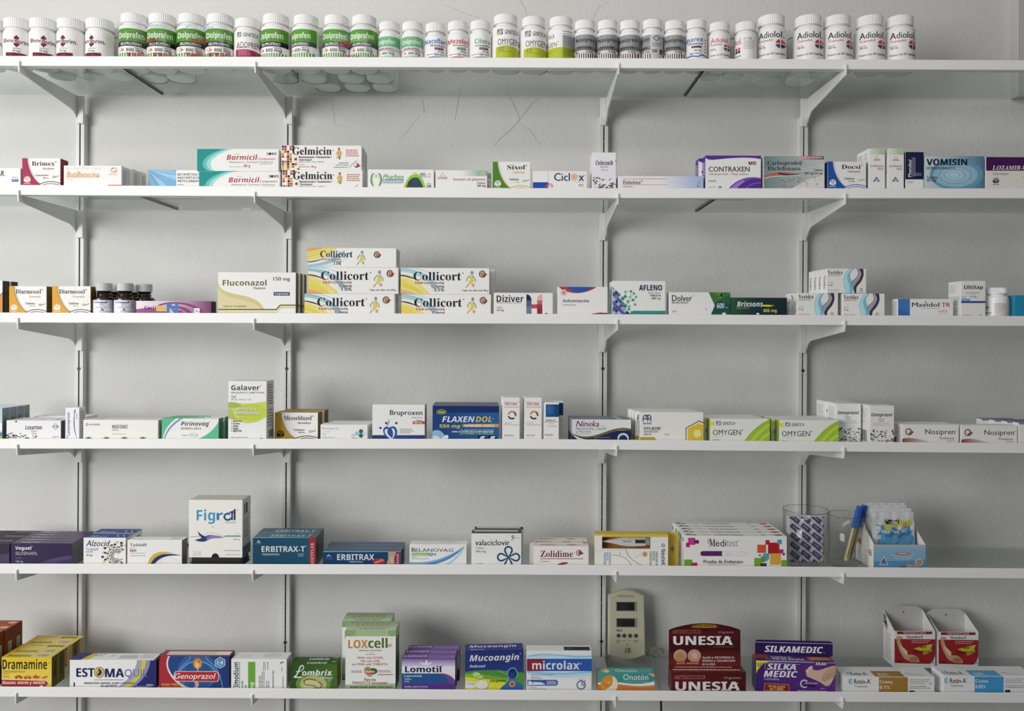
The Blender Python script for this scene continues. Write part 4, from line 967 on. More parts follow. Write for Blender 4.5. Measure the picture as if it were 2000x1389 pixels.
    a += [A(x + bx, y + by, r, r, 70, 300, 1.0, '3a3a3a'), E(x + bx + 1, y + by, r * .75, r * .85, 'b05a40'), A(x + bx, y + by, r * .7, r * .7, 100, 260, 1.6, '3a3434'), A(x + bx - 1, y + by, r * .4, r * .5, 90, 280, 1.2, 'e0d8d4'), E(x + bx + 3, y + by + 3.5, 3, 2, '6a2a26'), P([(x + bx + 4, y + by - 1), (x + bx + r + 3, y + by), (x + bx + 5, y + by + 2.5)], '5a3a34'), L([(x + bx + 1, y + by - 4), (x + bx + 1.5, y + by + 3)], .8, 'e8dcd4')]
    return a
cg = 'white cream cartons with yellow and blue brush strokes'
C('e1', 3, 594.5, 771, 574, 'bottom carton of the three high stack with yellow and blue brush strokes', colli(594.5, 574, '1.0%', 176.5), D=.044, side='8f8e8a', group=cg)
C('e2', 3, 602, 778, 522.5, 'middle carton of the three high stack with yellow and blue brush strokes', colli(602, 522.5, '1.0%', 176), D=.042, on='e1', group=cg)
C('e3', 3, 600.5, 774, 484.5, 'smaller top carton of the three high stack with yellow and blue brush strokes', colli(600.5, 484.5, '1.0%', 173.5, 38, True), D=.05, on='e2', side='cfcecb', group=cg)
C('e4', 3, 784, 959, 575, 'lower carton of the two high stack with yellow and blue brush strokes', colli(784, 575, '2.5%', 175), D=.042, side='c4c3bf', group=cg)
C('e5', 3, 782.5, 956, 523.5, 'upper carton of the two high stack with yellow and blue brush strokes', colli(782.5, 523.5, '2.5%', 174), D=.04, on='e4', side='9a9995', group=cg)
C('e4b', 3, 790, 961, 577, 'lower white carton behind the two high brush stroke stack', [], D=.042, d=.066, side='c4c3bf', group=cg)
C('e5b', 3, 794, 967, 526.5, 'upper white carton whose end shows behind the two high brush stroke stack', [], D=.04, d=.066, on='e4b', side='a9a8a4', group=cg)
g = [T('Diziver', 970, 576.5, 1022.5, 590, '2a3038', 'b'), T('HIDROCLOROTIAZIDA', 970, 589.5, 1018.5, 593, 'a06a70'), T('Tabletas', 970.5, 599, 981, 602, '555'), T('25 mg', 970, 604, 984, 609, '7a3038', 'b'),
     P([(1028, 575), (1033, 576), (1037, 581), (1038, 587), (1028, 587)], '1e2a4c'), R(1028, 587, 1038, 599, '54607a'), R(1028, 599, 1038, 620, '6c7890'), P([(1059, 575), (1059, 587), (1049, 587), (1050, 580), (1054, 576)], 'd9a6a6'), R(1049, 587, 1059, 594.5, 'b5666a'), R(1049, 594.5, 1059, 602, 'a2343c'), R(1049, 602, 1059, 620, '8c2630'), R(1038, 594.5, 1049, 602.5, 'b25058'), E(1067, 613, 3, 1.5, '2a3038')]
C('e6', 3, 965, 1080, 572, 'low white carton with a large red and blue letter H', g, D=.03)
g = [P(Q((1091, 560), (1104, 572), (1120, 575), (1134, 574), (1152, 571), (1166, 560)), 'ad3a3e'), P(Q((1105, 560), (1118, 572), (1126, 573), (1134, 572.5), (1146, 571), (1158, 560)), '30529a'), P([(1091, 560), (1098, 560), (1108, 570), (1102, 570)], 'ad3a3e'), E(1101.5, 571.5, 6.2, 6.2, 'e8e2e0'), ring(1101.5, 571.5, 5.2, .9, 'b03a3e'), R(1099, 569, 1104, 574, 'b03a3e'), L([(1100.5, 570.5), (1103, 570.5), (1103, 573)], .7, 'eee'),
     T('Indometacina', 1099, 584, 1150, 590.5, '2c3e66', 'mi'), T('Capsulas 25 mg', 1099, 594, 1124, 597.5, '666'), P([(1155, 613), (1172, 610.5), (1187, 611.5), (1187, 616), (1155, 616)], '7a3034')]
C('e7', 3, 1089.5, 1187, 560.5, 'white carton with a blue and red dip along its top edge', g, D=.026)
rng = random.Random(11)
g = []
for i in range(6):
    for j in range(13):
        x, y = 1195 + i * 8.6 + (j % 2) * 4.3, 563 + j * 4.4
        if x - 1196 < (y - 557) * .62: g.append(P([(x, y - 4.2), (x + 4.1, y), (x, y + 4.2), (x - 4.1, y)], rng.choice(['2c3a78', '4c5a96', '6c80b0', '3a4886', 'a0b0cc', '5a4a90'])))
nodes = [(1209, 575), (1216, 583), (1221, 570), (1221, 579), (1226, 589), (1232, 569), (1230, 580), (1238, 573), (1214, 592), (1222, 597), (1229, 599), (1236, 586), (1240, 595), (1228, 604), (1218, 604), (1233, 610), (1242, 580)]
for i, a_ in enumerate(nodes):
    for b_ in nodes[i + 1:]:
        if math.hypot(a_[0] - b_[0], a_[1] - b_[1]) < 11.5: g.append(L([a_, b_], 1.0, rng.choice(['8ac0ac', '9cc8b8', 'b0c4cc'])))
g += [E(x, y, r_, r_ * 1.05, c, 12) for (x, y), r_, c in zip(nodes, [2.2, 3.4, 2.0, 2.6, 2.4, 2.2, 1.8, 2, 3, 2.2, 2, 2.2, 2, 2.2, 2.4, 2, 1.7], ['2f8a78', '2a8a74', '49a890', '267a6a', '3a9a84', '2f8a78', '6aa8b8', '4a98a0'] * 3)]
g += [P([(1230, 613), (1236, 607.2), (1302, 607.2), (1302, 618), (1230, 618)], '2f8078'), N(1250, 609, 1290, 611.5, 1, '5aa098'), T('AFLENO', 1248, 556.5, 1293, 567.5, '27356a', 'b'), T('Ibuprofeno', 1266, 570.5, 1290, 574, '8a8f94'), T('TABLETA', 1268, 575.5, 1290.5, 579, '4a6a70', 'm'), T('600 mg', 1272, 581, 1290, 585.5, '4a6a70', 'm')]
C('f1', 3, 1196.5, 1300, 549, 'white carton with teal molecule pattern and navy diamonds, right of the third upright', g, D=.05, side='c8d8d2', col='e2e2dc')
g = [P([(1384, 571), (1430, 571), (1430, 620), (1387, 620), (1396, 597)], '3f6a34'), P([(1392, 571), (1410, 571), (1400, 592), (1428, 571), (1428, 600), (1410, 580)], '567f3a'), P([(1389, 613), (1396, 597), (1400, 588), (1428, 590), (1428, 613)], '1f4a48'), P([(1402, 586), (1428, 574), (1428, 596)], '2c5a40'), T('Dolver', 1312.5, 576.5, 1351.5, 588.5, '2a2a2c', 'm'), E(1354, 578, .9, .9, '444'), T('IBUPROFENO', 1312.5, 589.5, 1344, 593, '333', 'm'), T('600', 1400, 592, 1414.5, 602.5, 'dfe4e0', 'm'), T('mg', 1417, 599.5, 1421, 602.5, 'b8c8c0'), N(1313, 607, 1324, 611, 2, '666'), E(1379, 604, .9, 1.2, '444'), E(1414, 613, 4, 2.4, 'ddd')]
C('f2', 3, 1307.5, 1426.5, 571, 'white carton with green right end behind a chevron', g, D=.026, col='dedcdc')
g = [R(1427, 578, 1472, 620, '2c5030', '1c3236'), R(1472, 578, 1540, 620, '1c3236', '16262c'), T('Brixsons', 1439.5, 588.5, 1490, 599, 'dfe2e0', 'bi'), P([(1490, 595.5), (1503, 595.8), (1513, 597), (1503, 598.6), (1489, 598.6)], 'd8d23c'), T('Ibuprofeno', 1438.5, 600, 1463, 604, '7a9a86', 'm'), N(1497, 600, 1508, 601.5, 1, '7a8a86'), T('800 mg', 1491, 603.8, 1517, 611.5, 'd0c83a', 'b'), E(1480, 613, 3, 2, 'ccd')]
C('f3', 3, 1427.5, 1537, 581.5, 'dark green carton with yellow dosage and white slanted name', g, D=.03, col='1c3236')
def veri(x, y):
    f = lambda a, b: (x + a, y + b)
    a = [T('Veridex', x + 1.5, y + 3, x + 31, y + 11, '333136', 's'), T('IVERMECTINA', x + 2, y + 12, x + 27, y + 14.5, '777'), N(x + 2, y + 26.5, x + 12, y + 28.5, 1, '777'), T('6 mg', x + 2, y + 30, x + 11, y + 34, '444', 'm'), N(x + 2, y + 41, x + 24, y + 43, 1, '777'), N(x + 2, y + 45, x + 24, y + 46.5, 1, '999')]
    bl_ = S(f(45, -1), f(37.5, 7.5), f(33, 20), f(34, 32.5), f(38, 48)); br = S(f(53, -1), f(45, 11), f(47.5, 22.5), f(51, 35), f(49, 48)); bm = S(f(51, -1), f(41, 10), f(40, 21), f(44, 34), f(44, 48))
    dl = S(f(58, -1), f(61.5, 9), f(57.5, 17.5), f(49.5, 25), f(48.7, 32.5), f(52.5, 42.5), f(55, 48)); dr = S(f(70.5, -1), f(71.5, 12.5), f(66.5, 25), f(58, 36), f(57.5, 48)); dm_ = S(f(62, -1), f(67, 10), f(63, 21), f(56, 30), f(52, 38), f(55, 48))
    a += [P(bl_ + br[::-1], '9ccad8'), P(bm + br[::-1], '74aabf'), L(bl_, .8, '6fa6bc'), L(S(f(47, -1), f(40, 12), f(36, 26), f(41, 48)), .6, 'c4e0ea'), P(dl + dr[::-1], '8f8c99'), P(dm_ + dr[::-1], '3c3442'), L(dl, .9, '4a4452'), L(S(f(60, -1), f(65, 10), f(58, 20), f(50, 32), f(54, 48)), .6, 'bab8c2')]
    a += [ring(x + 67, y + 40.5, 2.4, .9, '444'), N(x + 62, y + 44.5, x + 72, y + 46.5, 1, '555')]
    return a
vs = [T('Veridex', 30, 28, 72, 82, '55525a', 's', -90)]
vg = 'white cartons with blue and black twisted ribbons'
C('g1', 3, 1558, 1637, 572.5, 'lower left white carton with blue and black ribbons, front one', veri(1558, 572.5), D=.026, side='d2d1cd', sa=vs, rep=[(-5.5, 27, 0, 'lower left white carton with ribbons hidden behind the front one')], group=vg, col='dddcd8')
C('g2', 3, 1646, 1728, 573.5, 'lower right white carton with blue and black ribbons', veri(1646, 573.5), D=.025, side='b9b8b4', rep=[(8.5, 26, 0, 'lower right white carton second from the front, edge showing'), (12, 52, 0, 'lower right white carton third from the front, edge showing')], group=vg, col='dddcd8')
C('g3', 3, 1615, 1692, 525, 'upper front white carton with ribbons lying across the lower two', veri(1615, 525), d=.0215, D=.0225, side='d2d1cd', sa=vs, on='g1', rep=[(-.5, 23.2, 0, 'upper white carton with ribbons, second of four from the front'), (-1, 46.4, 0, 'upper white carton with ribbons, third of four from the front'), (-1.5, 69.6, 0, 'upper white carton with ribbons, last of four')], group=vg, col='dddcd8')
C('g2b', 3, 1636, 1700, 574, 'white carton supporting the back of the upper ribbon cartons', [], D=.025, d=.0985, side='b9b8b4', group=vg)
CARTONS['g2b']['o'].location.x = CARTONS['g1']['X0'] + .015
g = [P([(1754, 584), (1777, 584), (1777, 620), (1754, 620)], '3d6aa8'), P([(1754, 602), (1777, 612), (1777, 620), (1754, 620)], '34609e'), T('Mavidol', 1781, 591, 1834.5, 599.5, '2c4258', 'm'), T('TR', 1839, 591.5, 1856, 599.5, '9a3038', 'm'), P([(1806, 590.5), (1807.6, 588), (1809.2, 590.5), (1807.6, 592.5)], 'b04048'), N(1801, 602, 1836, 603.8, 1, '888'), N(1842, 604.5, 1850, 606, 1, 'b06a70'), T('10 mg/25 mg', 1832, 606.5, 1850, 609.5, 'a03a44', 'm'), N(1832, 611.5, 1850, 613, 1, 'a05058')]
C('h1', 3, 1754, 1862, 584, 'low white carton with square blue panel at its left end', g, D=.024, side='c8c7c3', col='d8d7d3')
g = [T('Ultilap', 1883, 557, 1920, 567, '2a2a2e', 'b'), T('KETOROLACO', 1887.5, 570.5, 1914, 573.5, '888'), N(1896, 575.5, 1905, 577, 1, '888'), T('10 mg', 1895.5, 578, 1907, 582, '3a4a6a', 'm'), R(1877, 578.5, 1887, 584, 'a8b8d0'), R(1877, 583.5, 1895, 588, '7c94bc'), R(1877, 588, 1926, 592, '2f4a86'), E(1886, 608, 4.5, 3, 'cfcdc9'), E(1893, 607, 3, 2.4, 'd2d0cc'), N(1880, 615, 1896, 617, 1, '777'), ring(1915, 617, 2.4, .8, '555')]
C('h2', 3, 1877.5, 1925, 548.5, 'tall white carton with blue band and black name near the right end, third shelf', g, D=.046, col='e0dedb', side='c9c8c4', sa=[N(10, 10, 60, 30, 5, 'a8a8a6'), N(10, 38, 92, 60, 5, '9a9a98'), N(10, 68, 80, 90, 4, 'b0b0ae')], ends='t', top='5a6270')
art = [R(-60, 583, 26, 625, 'd8d7d3'), T('lap', -23, 597, -12, 604, '333', 'b'), R(-60, 610, -8, 612, '34508c'), R(-4, 592, 18, 618, 'b9b8b5'), N(-2, 593, 16, 612, 7, '8f8e8c')]
make_bottle(3, 1946, 561.5, 573.5, 578, 583, 21, 19.5, art, 'plain white bottle with grey side print between the tall carton and the teal one', None, False, 'd8d6d2', 'd9d7d3', ribs=90)
C('h3', 3, 1982.5, 2032, 577, 'teal blue carton cut off by the right edge, third shelf', [R(1982, 575, 2034, 622, '1f7896')], D=.034, side='2a7e98', col='1f7896', sa=[R(15, 18, 55, 100, 'd8dcdc'), T('Losec', 25, 50, 45, 92, '333', 'b', 90)])
# ---------------------------------------------------------------- fourth shelf
C('i0', 4, -70, 4.5, 797, 'pale blue carton cut off by the left edge, front of a row of four', [R(-75, 795, 5, 830, 'b8dcea', 'd4e8ee', True), P([(-75, 838), (-20, 832), (5, 826), (5, 842), (-75, 846)], 'f0f4f4'), R(-75, 845, 5, 853, '4a90c0'), R(-75, 852, 5, 870, 'c8cc3c')], D=.018, side='9fa8ac', sa=[N(25, 25, 75, 90, 4, '68747a', True)], top='dfe6ea', col='cfe2ea', rep=[(2, 20, 0, 'pale blue carton, second in the row of four at the left edge'), (4, 40, 0, 'pale blue carton, third in the row of four at the left edge'), (6, 60, 0, 'pale blue carton, last in the row of four at the left edge')], group='pale blue cartons at the left edge')
g = [T('Losartan', 49.5, 831, 82, 839, '222', 'bi'), T('Tabletas', 60, 840.5, 72, 843.5, '666', 'i'), T('50 mg', 62, 845, 71, 848.5, '777', 'm'), L([(108.5, 827.5), (114.5, 833.5), (108.5, 839.5), (102.5, 833.5), (108.5, 827.5)], 1, '6a7484'), T('ULTRA', 103, 831.5, 114.5, 835, '55606e', 'b'), N(103, 852, 116, 856, 2, '888'), R(30, 822, 33, 825, '333')] + squares(13, 845, 70, 860, 6, 60, bias=1.2)
C('i1', 4, 12.5, 119, 821.5, 'white carton with scattered black squares at its lower left, beside the narrow blue lettered one', g, D=.055, side='55504e', col='eae8ec', ta=[R(70, 60, 75, 70, '8a2030'), R(98, 58, 110, 72, '999'), L([(12, 30), (119, 30)], .8, 'c8c6c4')])
C('i1b', 4, 66, 168, 813.5, 'white carton lying behind the narrow blue lettered one, its top showing', [], D=.045, d=.09, side='c8c7c4', ta=[R(84, 80, 86, 95, '444')])
g = [T('Latanoprost', 131, 805.5, 137.8, 850.5, '2f4590', 'b', 90), P(Q((148, 800), (141, 815), (143, 845), (152, 860)) + list(reversed(Q((148, 800), (143.5, 815), (145, 845), (152, 860)))), '3a4e92'), P([(146, 800), (148, 800), (146, 806), (144, 808)], '2f4590'), N(149.5, 808, 152, 819, 1, '55628c', True), N(131, 852, 134, 858, 1, '667', True)]
C('i2', 4, 127.5, 155, 797, 'narrow upright white carton with sideways blue lettering', g, D=.023, side='98a2a8', sa=[N(10, 10, 90, 90, 14, '6e787e')], ends='t', col='eceef2', mat=M_GLOSS)
g = [T('E', 168, 826.5, 172, 832, '5a6a86', 'bi'), T('ALPHARMA', 173, 827.5, 196, 831, '5a6a86', 'm'), T('NOCOSEC', 219, 830, 250, 837, '77756e', 'h'), N(219, 838.5, 233, 842.5, 2, '5a6a8a'), N(219, 847.5, 246, 849.5, 1, '777')]
for i, x in enumerate((173, 208, 243, 279)): g += [E(x, 862, 9.5, 10, 'cfcdc6'), E(x, 862.5, 7.2, 8, '23263c')]
C('i3', 4, 162.5, 309, 820.5, 'long low cream carton with dark half discs along its foot', g, D=.036, col='e4e2d8', side='8f8d84', ta=[N(180, 30, 200, 70, 3, 'a8aab0')])
gg = '62c092'
g = [R(310, 810, 430, 870, gg), P(Q((345, 817), (326, 830), (319, 845), (318, 862)) + [(366, 862)] + Q((388, 857), (410, 848), (420, 836), (428, 822)) + [(428, 810), (345, 810)], 'eceae4'), P(Q((352, 817), (330, 830), (322, 845), (319, 862)) + list(reversed(Q((358, 817), (334, 832), (325, 846), (321, 862)))), '7f9cc8'), T('Pirinovag', 353.5, 823, 408, 834.5, '2a2a2c', 'bi'), T('METAMIZOL SODICO', 353.5, 835, 393, 839, '444', 'b'), T('Tabletas', 354, 848.5, 367, 852, '5a9ab0', 'm'), E(378, 850, 9.6, 4.2, '9ac8c0'), E(378, 850, 8.8, 3.5, 'e6e8e2'), T('500 mg', 371, 848, 385.5, 852.5, '5aa08a', 'm'), E(409.5, 824, .9, .9, '555')]
C('i4', 4, 316, 427, 817.5, 'white carton with mint green corners and black slanted name, front of two', g, D=.024, side='4a6a5a', sa=[N(30, 20, 80, 85, 4, '2c4438', True)], top='8fd0b0', ta=[P([(316, 100), (345, 100), (380, 0), (330, 0)], gg), P([(400, 100), (427, 100), (427, 0), (390, 0)], 'e8e8e2')], rep=[(2.5, 26, 0, 'mint green ended carton hidden behind the front one left of the tall antacid carton')], group='mint green and white cartons')
lgn = 'c3d24a'
g = [T('Galaver', 451.5, 752, 507, 762.5, '3c403c', 'b'), E(509.5, 754, .9, .9, '555'), T('MAGALDRATO, DIMETICONA', 451.5, 765.5, 516, 769, '555', 'm'), T('Gel', 451.5, 771.5, 461, 777.5, '4a4a4a'), T('80 mg / 10 mg / 1 mL', 451.5, 779, 491, 782.5, '666'),
     P(Q((446, 786), (462, 783), (476, 794), (500, 786), (521, 784)) + [(521, 812)] + Q((521, 814), (500, 828), (480, 833), (462, 820), (446, 818)), 'ccd66a'), E(492, 805, 27, 17, lgn), P(Q((446, 786), (458, 784), (468, 788), (474, 794)) + [(458, 797), (446, 796)], 'a4b85a'), P(Q((446, 797), (456, 798), (456, 812), (462, 820)) + [(446, 818)], 'b4c462'), T('Antiacido y', 464.5, 796, 503, 803.5, '3a4a20', 'h'), T('Antiflatulento', 460, 804, 507.5, 811, '3a4a20', 'h'), T('Antiacido y', 464, 795.4, 502.5, 802.9, 'f0f2e8', 'b'), T('Antiflatulento', 459.5, 803.4, 507, 810.4, 'f0f2e8', 'b'),
     N(452, 817.5, 482, 819, 1, '7a8a4a'), T('gastritis', 455, 820.5, 473, 825, '444', 'b'), T('acidez', 455, 825.5, 469, 829, '444', 'b'), T('ardor', 455, 830, 466, 834, '444', 'b'), T('dolor', 455, 835, 466, 839, '444', 'b'), T('agruras', 455, 840, 472, 844.5, '444', 'b')] + [E(452.5, y, .8, .9, '444') for y in (823, 827.5, 832.5, 837, 842)] + [N(451, 854, 484, 856, 1, '444'), R(509, 855.5, 512, 857, '333')]
C('i5', 4, 446, 521, 745, 'tall white carton with lime green leaf shape, tallest on the fourth shelf', g, D=.046, side='83817f', sa=[N(14, 6, 88, 40, 8, '9a9894'), N(14, 46, 88, 76, 6, 'a09e9a'), R(30, 80, 90, 92, '8a8886')], ends='t', col='e8e8e6', top='dcdcd8')
g = curve_card(537, 621, 806, 857, 'c9a02c', 'Messeldazol', 'Metronidazol', '500 mg', '3a3020', .21, '5a5240')
g = [('P', e[1], '2c2a1c') if e[0] == 'P' and e[2] == 'e8e2da' else e for e in g]
C('i6', 4, 537, 621, 806, 'white carton with mustard swoosh, mustard top and side, front of two', g, D=.036, side='6a541c', top='b08f3c', rep=[(3.5, 38, 0, 'mustard topped white carton behind the front mustard one')], sa=[N(50, 50, 85, 92, 3, '9a8a4a', True)], group='mustard cartons', d=.0585)
g = [T('Kenaprol', 630, 835, 660.5, 840, '8a9aa4'), N(630, 843, 645, 844.5, 1, '7ab0c0'), N(630, 847, 638, 851, 2, '8ab4c4'), N(630, 854, 653, 856, 1, '55707c')]
hexa = lambda x, y, r, c: P([(x + r * cos(radians(60 * i + 30)), y + r * sin(radians(60 * i + 30))) for i in range(6)], c)
g += [hexa(705, 842.5, 4.6, '2f6670'), hexa(705, 851, 4.6, '2a5c68'), hexa(697.5, 847, 4.6, '9ac0cc'), hexa(690, 851, 4.4, 'b8d0d8'), hexa(712, 847, 4.2, 'c8d8dc'), N(688, 856, 700, 858, 1, '777')]
C('i7', 4, 626, 718, 829.5, 'low white carton with teal hexagons, in front of the mustard one', g, D=.034, side='a8b0b2', rep=[(9, 36, 0, 'low white carton behind the one with teal hexagons')], group='white cartons with teal hexagons')
nv = '24386e'
g = [R(724, 850, 832, 872, nv), R(770, 850, 832, 872, '2c4a8a', '24386e'), T('Bruproxen', 761.5, 801, 825, 814, '25305a', 'm'), T('Naproxeno', 805, 814, 825, 817.5, '667'), T('Tableta', 812, 819.5, 825, 823, '667'), R(806, 823, 832, 828.5, 'b8503c'), T('500 mg', 809, 824, 824, 828, 'eadcd8', 'b'),
     P(Q((760, 860), (742, 845), (746, 832), (756, 831), (760, 836)) + Q((760, 836), (768, 828), (780, 834), (778, 848), (770, 860)), '2f55a0'), P(Q((762, 857), (748, 846), (748, 838), (756, 835), (760, 840)) + Q((760, 840), (766, 832), (775, 838), (773, 848), (766, 858)), WH), P(Q((766, 856), (754, 848), (754, 840), (762, 834)) + Q((762, 834), (770, 842), (768, 850), (766, 856)), '2c4f9c'), L(Q((752, 836), (758, 832), (760, 826), (759.5, 819)), 1.1, '3a5aa0'), E(754.5, 826.5, 2.5, 2.5, '28447e'), E(774, 826.5, 2.4, 2.4, '28447e'), E(743, 836, 2.3, 2.3, '28447e'), N(781, 837.5, 808, 847.5, 4, '888')]
C('i8', 4, 727.5, 830, 790.5, 'white carton with blue heart of leaves and red dosage tab', g, D=.028, side='88928f')
g = [R(840, 790, 980, 870, '1f3a72', '27609e'), R(840, 790, 980, 806, '1a2f62'), E(853, 862, 18, 22, '8ab0d0'), E(850, 866, 13, 15, 'c8dcea'), T('FLAXEN', 863.5, 813.5, 927, 824.5, 'e6e8ec', 'bi'), T('DOL', 929, 813.5, 960.5, 824.5, 'e0bc3c', 'bi'), E(962.5, 818.5, .9, .9, 'ddd'), T('550 mg', 858.5, 829, 899, 837.5, 'd8c84a', 'bi'), P([(902, 834), (906, 828.2), (978, 828.2), (978, 834.6), (902, 834.6)], 'c89a5a'), R(902, 828.2, 922, 834.6, '6a8a5a', 'c89a5a'), T('NAPROXENO SODICO', 906, 829.5, 965, 833.6, 'e8e4da', 'hi'),
     T('EL ANALGESICO DE ELECCION', 899, 838.5, 964, 841.5, '8fb0d0', 'hi'), T('PARA EL ALIVIO DE LA INFLAMACION', 882.5, 842, 964, 844.6, 'dfe6ee', 'hi'), T('LA FIEBRE Y EL DOLOR', 898, 845.2, 963, 848.6, '9ab86a', 'hi'),
     E(862, 804.5, 9.8, 4.6, 'a8b84a', 30), E(862, 804.5, 8.8, 3.7, '22301c', 30), T('vitae', 855.5, 801.8, 869, 807, 'd8dc8a', 'bi'), P(Q((862, 858), (866, 848), (878, 847), (879, 852), (872, 860)), 'e8ecee'), R(933, 850.5, 950, 862, '16285a'), R(953, 850.5, 970, 862, '16285a'), P([(936, 858), (940, 852), (948, 852), (944, 858)], 'ccd8e4'), P([(956, 858), (960, 852), (968, 852), (964, 858)], 'ccd8e4')]
C('j1', 4, 845, 974.5, 793, 'navy blue carton with white and yellow slanted capitals, front of four', g, D=.02, d=.0205, side='1a2444', top='3a4a6c', col='1f3a72', ends='', mat=M_GLOSS, rep=[(-1.5, 21, 0, 'navy blue carton, second of the row of four'), (-2.5, 42, 0, 'navy blue carton, third of the row of four'), (-3, 63, 0, 'navy blue carton, last of the row of four')], group='navy blue cartons')
def orto(x):
    return [T('O', x + 4.5, 784.5, x + 10, 792, 'a03a44', 'm'), T('RTORA', x + 10.5, 786, x + 29, 792, 'a03a44', 'm'), E(x + 31, 785, .8, .8, '844'), N(x + 4, 795, x + 33, 797, 1, '666'), A(x + 19, 811, 7, 7, 190, 300, 2.6, 'b07a3c'), A(x + 19, 811, 7, 7, 300, 375, 3.2, '8a3a2c'), A(x + 19, 811, 7, 7, 50, 165, 2.8, '3a2420'), N(x + 4, 826, x + 18, 828, 1, '777'), N(x + 4, 829.5, x + 33, 831.5, 1, '777'), N(x + 4, 849, x + 24, 853.5, 2, '777')]
for k, x, nm in (('j2', 981, 'left'), ('j3', 1024, 'right')):
    C(k, 4, x, x + 34.5, 777.5, 'tall narrow white carton with brown broken ring, %s one of two columns' % nm, orto(x), D=.032, ends='t', top='d8d6d2', rep=[(-2.5, 33.5, 0, 'tall narrow white carton behind the %s one with the brown ring' % nm)], group='white cartons with a brown ring')
g = [R(1066, 790, 1093, 814.5, '23548e', '1b3a66'), R(1069, 793, 1082, 808, '2f6aa6', '27588e'), T('Sandex-ol', 1065.5, 818, 1085, 823, '222', 'i'), N(1063.5, 824, 1090, 826, 1, '555'), N(1072, 827.5, 1082, 829, 1, '666'), T('15 mg 15 mg', 1068, 831, 1086, 834, '555'), N(1064, 848, 1082, 852.5, 2, '555')]
C('j4', 4, 1062, 1092, 787, 'narrow white carton with a blue square near its top', g, D=.026, ends='t', rep=[(10, 30, 0, 'narrow white carton with blue square standing behind the first')], group='white cartons with a blue square')
g = [R(1115, 810, 1235, 870, 'c8ccd0', 'dcdcda'), T('Nineka', 1125, 822, 1170, 833.5, '8a2c38', 'mi'), T('Neomicina, Caolin', 1124.5, 834.5, 1184, 840.5, '2f3a66', 'i'), T('y Pectina', 1124.5, 841, 1154, 846.5, '2f3a66', 'i'), N(1126, 847.5, 1153, 849.5, 1, '777'), N(1172, 831.5, 1184, 833, 1, '888'),
     P(Q((1116, 846), (1130, 852), (1150, 862), (1176, 848), (1190, 836), (1212, 832), (1234, 838)) + [(1234, 870), (1116, 870)], '6a6038'), P(Q((1116, 849), (1134, 856), (1150, 864), (1180, 852), (1200, 838), (1215, 837), (1234, 843)) + [(1234, 870), (1116, 870)], '20284e'), P(Q((1116, 848), (1134, 858), (1150, 862), (1170, 856)) + [(1160, 859), (1130, 860)], 'd8dade'), N(1160, 854, 1192, 856.5, 1, '9a9080'), N(1205, 840, 1224, 842.5, 1, 'b0a880'), E(1217, 856, 11, 10, 'dfe2e4'), E(1217, 858, 8.5, 9, '1e2c48'), A(1217, 857, 7, 7, 200, 330, 2.2, '3a7a9a'), A(1217, 857, 5, 6, 20, 160, 2, '4a90a4')]
C('k1', 4, 1117, 1232.5, 819.5, 'navy and silver carton with red slanted name, front of four with grey tops', g, D=.0155, side='26304c', top='5a6274', ends='', rep=[(-1, 16.2, 0, 'navy and silver carton, second of four with grey tops'), (-2, 32.4, 0, 'navy and silver carton, third of four with grey tops'), (-3, 48.6, 0, 'navy and silver carton, last of four with grey tops')], group='navy and silver cartons', ta=[N(1120, 20, 1170, 80, 3, '8a92a4'), R(1205, 30, 1216, 70, 'd0d0d0')])
am = 'd8b83a'
g = [A(1261, 817, 5, 6, 180, 360, 2, '3a3f66'), A(1266.5, 817, 5, 6, 180, 360, 2, '3a3f66'), R(1255, 816, 1257, 823.5, '3a3f66'), R(1264, 813, 1266, 823.5, '3a3f66'), R(1270, 816, 1272, 823.5, '3a3f66'), R(1256, 817.5, 1271, 819.5, '3a3f66'), T('RAAM', 1256, 825.5, 1272, 829, '3a3f66', 'b'), T('VYLKOR', 1257, 834, 1290, 840.5, '33363a', 'b'), E(1292, 835, .9, .9, '444'), T('ONDANSETRON', 1257, 842, 1285, 845, '444', 'm'), T('TABLETAS', 1257, 847, 1273, 850, '555', 'm'), T('8 mg', 1298, 847.5, 1306, 850.5, '666', 'm'), P([(1250, 854), (1278, 854), (1283, 862), (1250, 862)], 'b0902c'),
     P([(1339, 868), (1339, 836), (1365, 821.5), (1376, 826), (1376, 868)], '4a3a30'), P([(1340.5, 868), (1340.5, 837), (1365, 823.3), (1376, 828), (1376, 868)], 'e8e0c8'), P([(1343, 868), (1343, 838), (1365, 826), (1376, 831), (1376, 868)], am)]
rng = random.Random(2)
for i in range(5):
    for j in range(7): g.append(A(1346 + i * 7.5, 834 + j * 6, 2.6, 2.6, 0, 360, .5, 'c09a24', 10))
g += [E(1362, 847, 8, 8, 'ead474')] + [A(1362 + 3.6 * cos(radians(t)), 847 + 3.6 * sin(radians(t)), 3.6, 3.6, 0, 360, .5, 'f2ecc8', 12) for t in range(0, 360, 60)]
C('k2', 4, 1250.5, 1374, 805.5, 'white carton with yellow honeycomb hexagon, front of four', g, D=.0185, side='c4c2ba', top='bdbcb6', sa=[], ends='', col='e2e1db', rep=[(-7.5, 19.2, 0, 'white carton with honeycomb hexagon, second of four'), (-10, 38.4, 0, 'white carton with honeycomb hexagon, third of four'), (-14, 57.6, 0, 'white carton with honeycomb hexagon, last of four')], group='white cartons with a honeycomb hexagon')
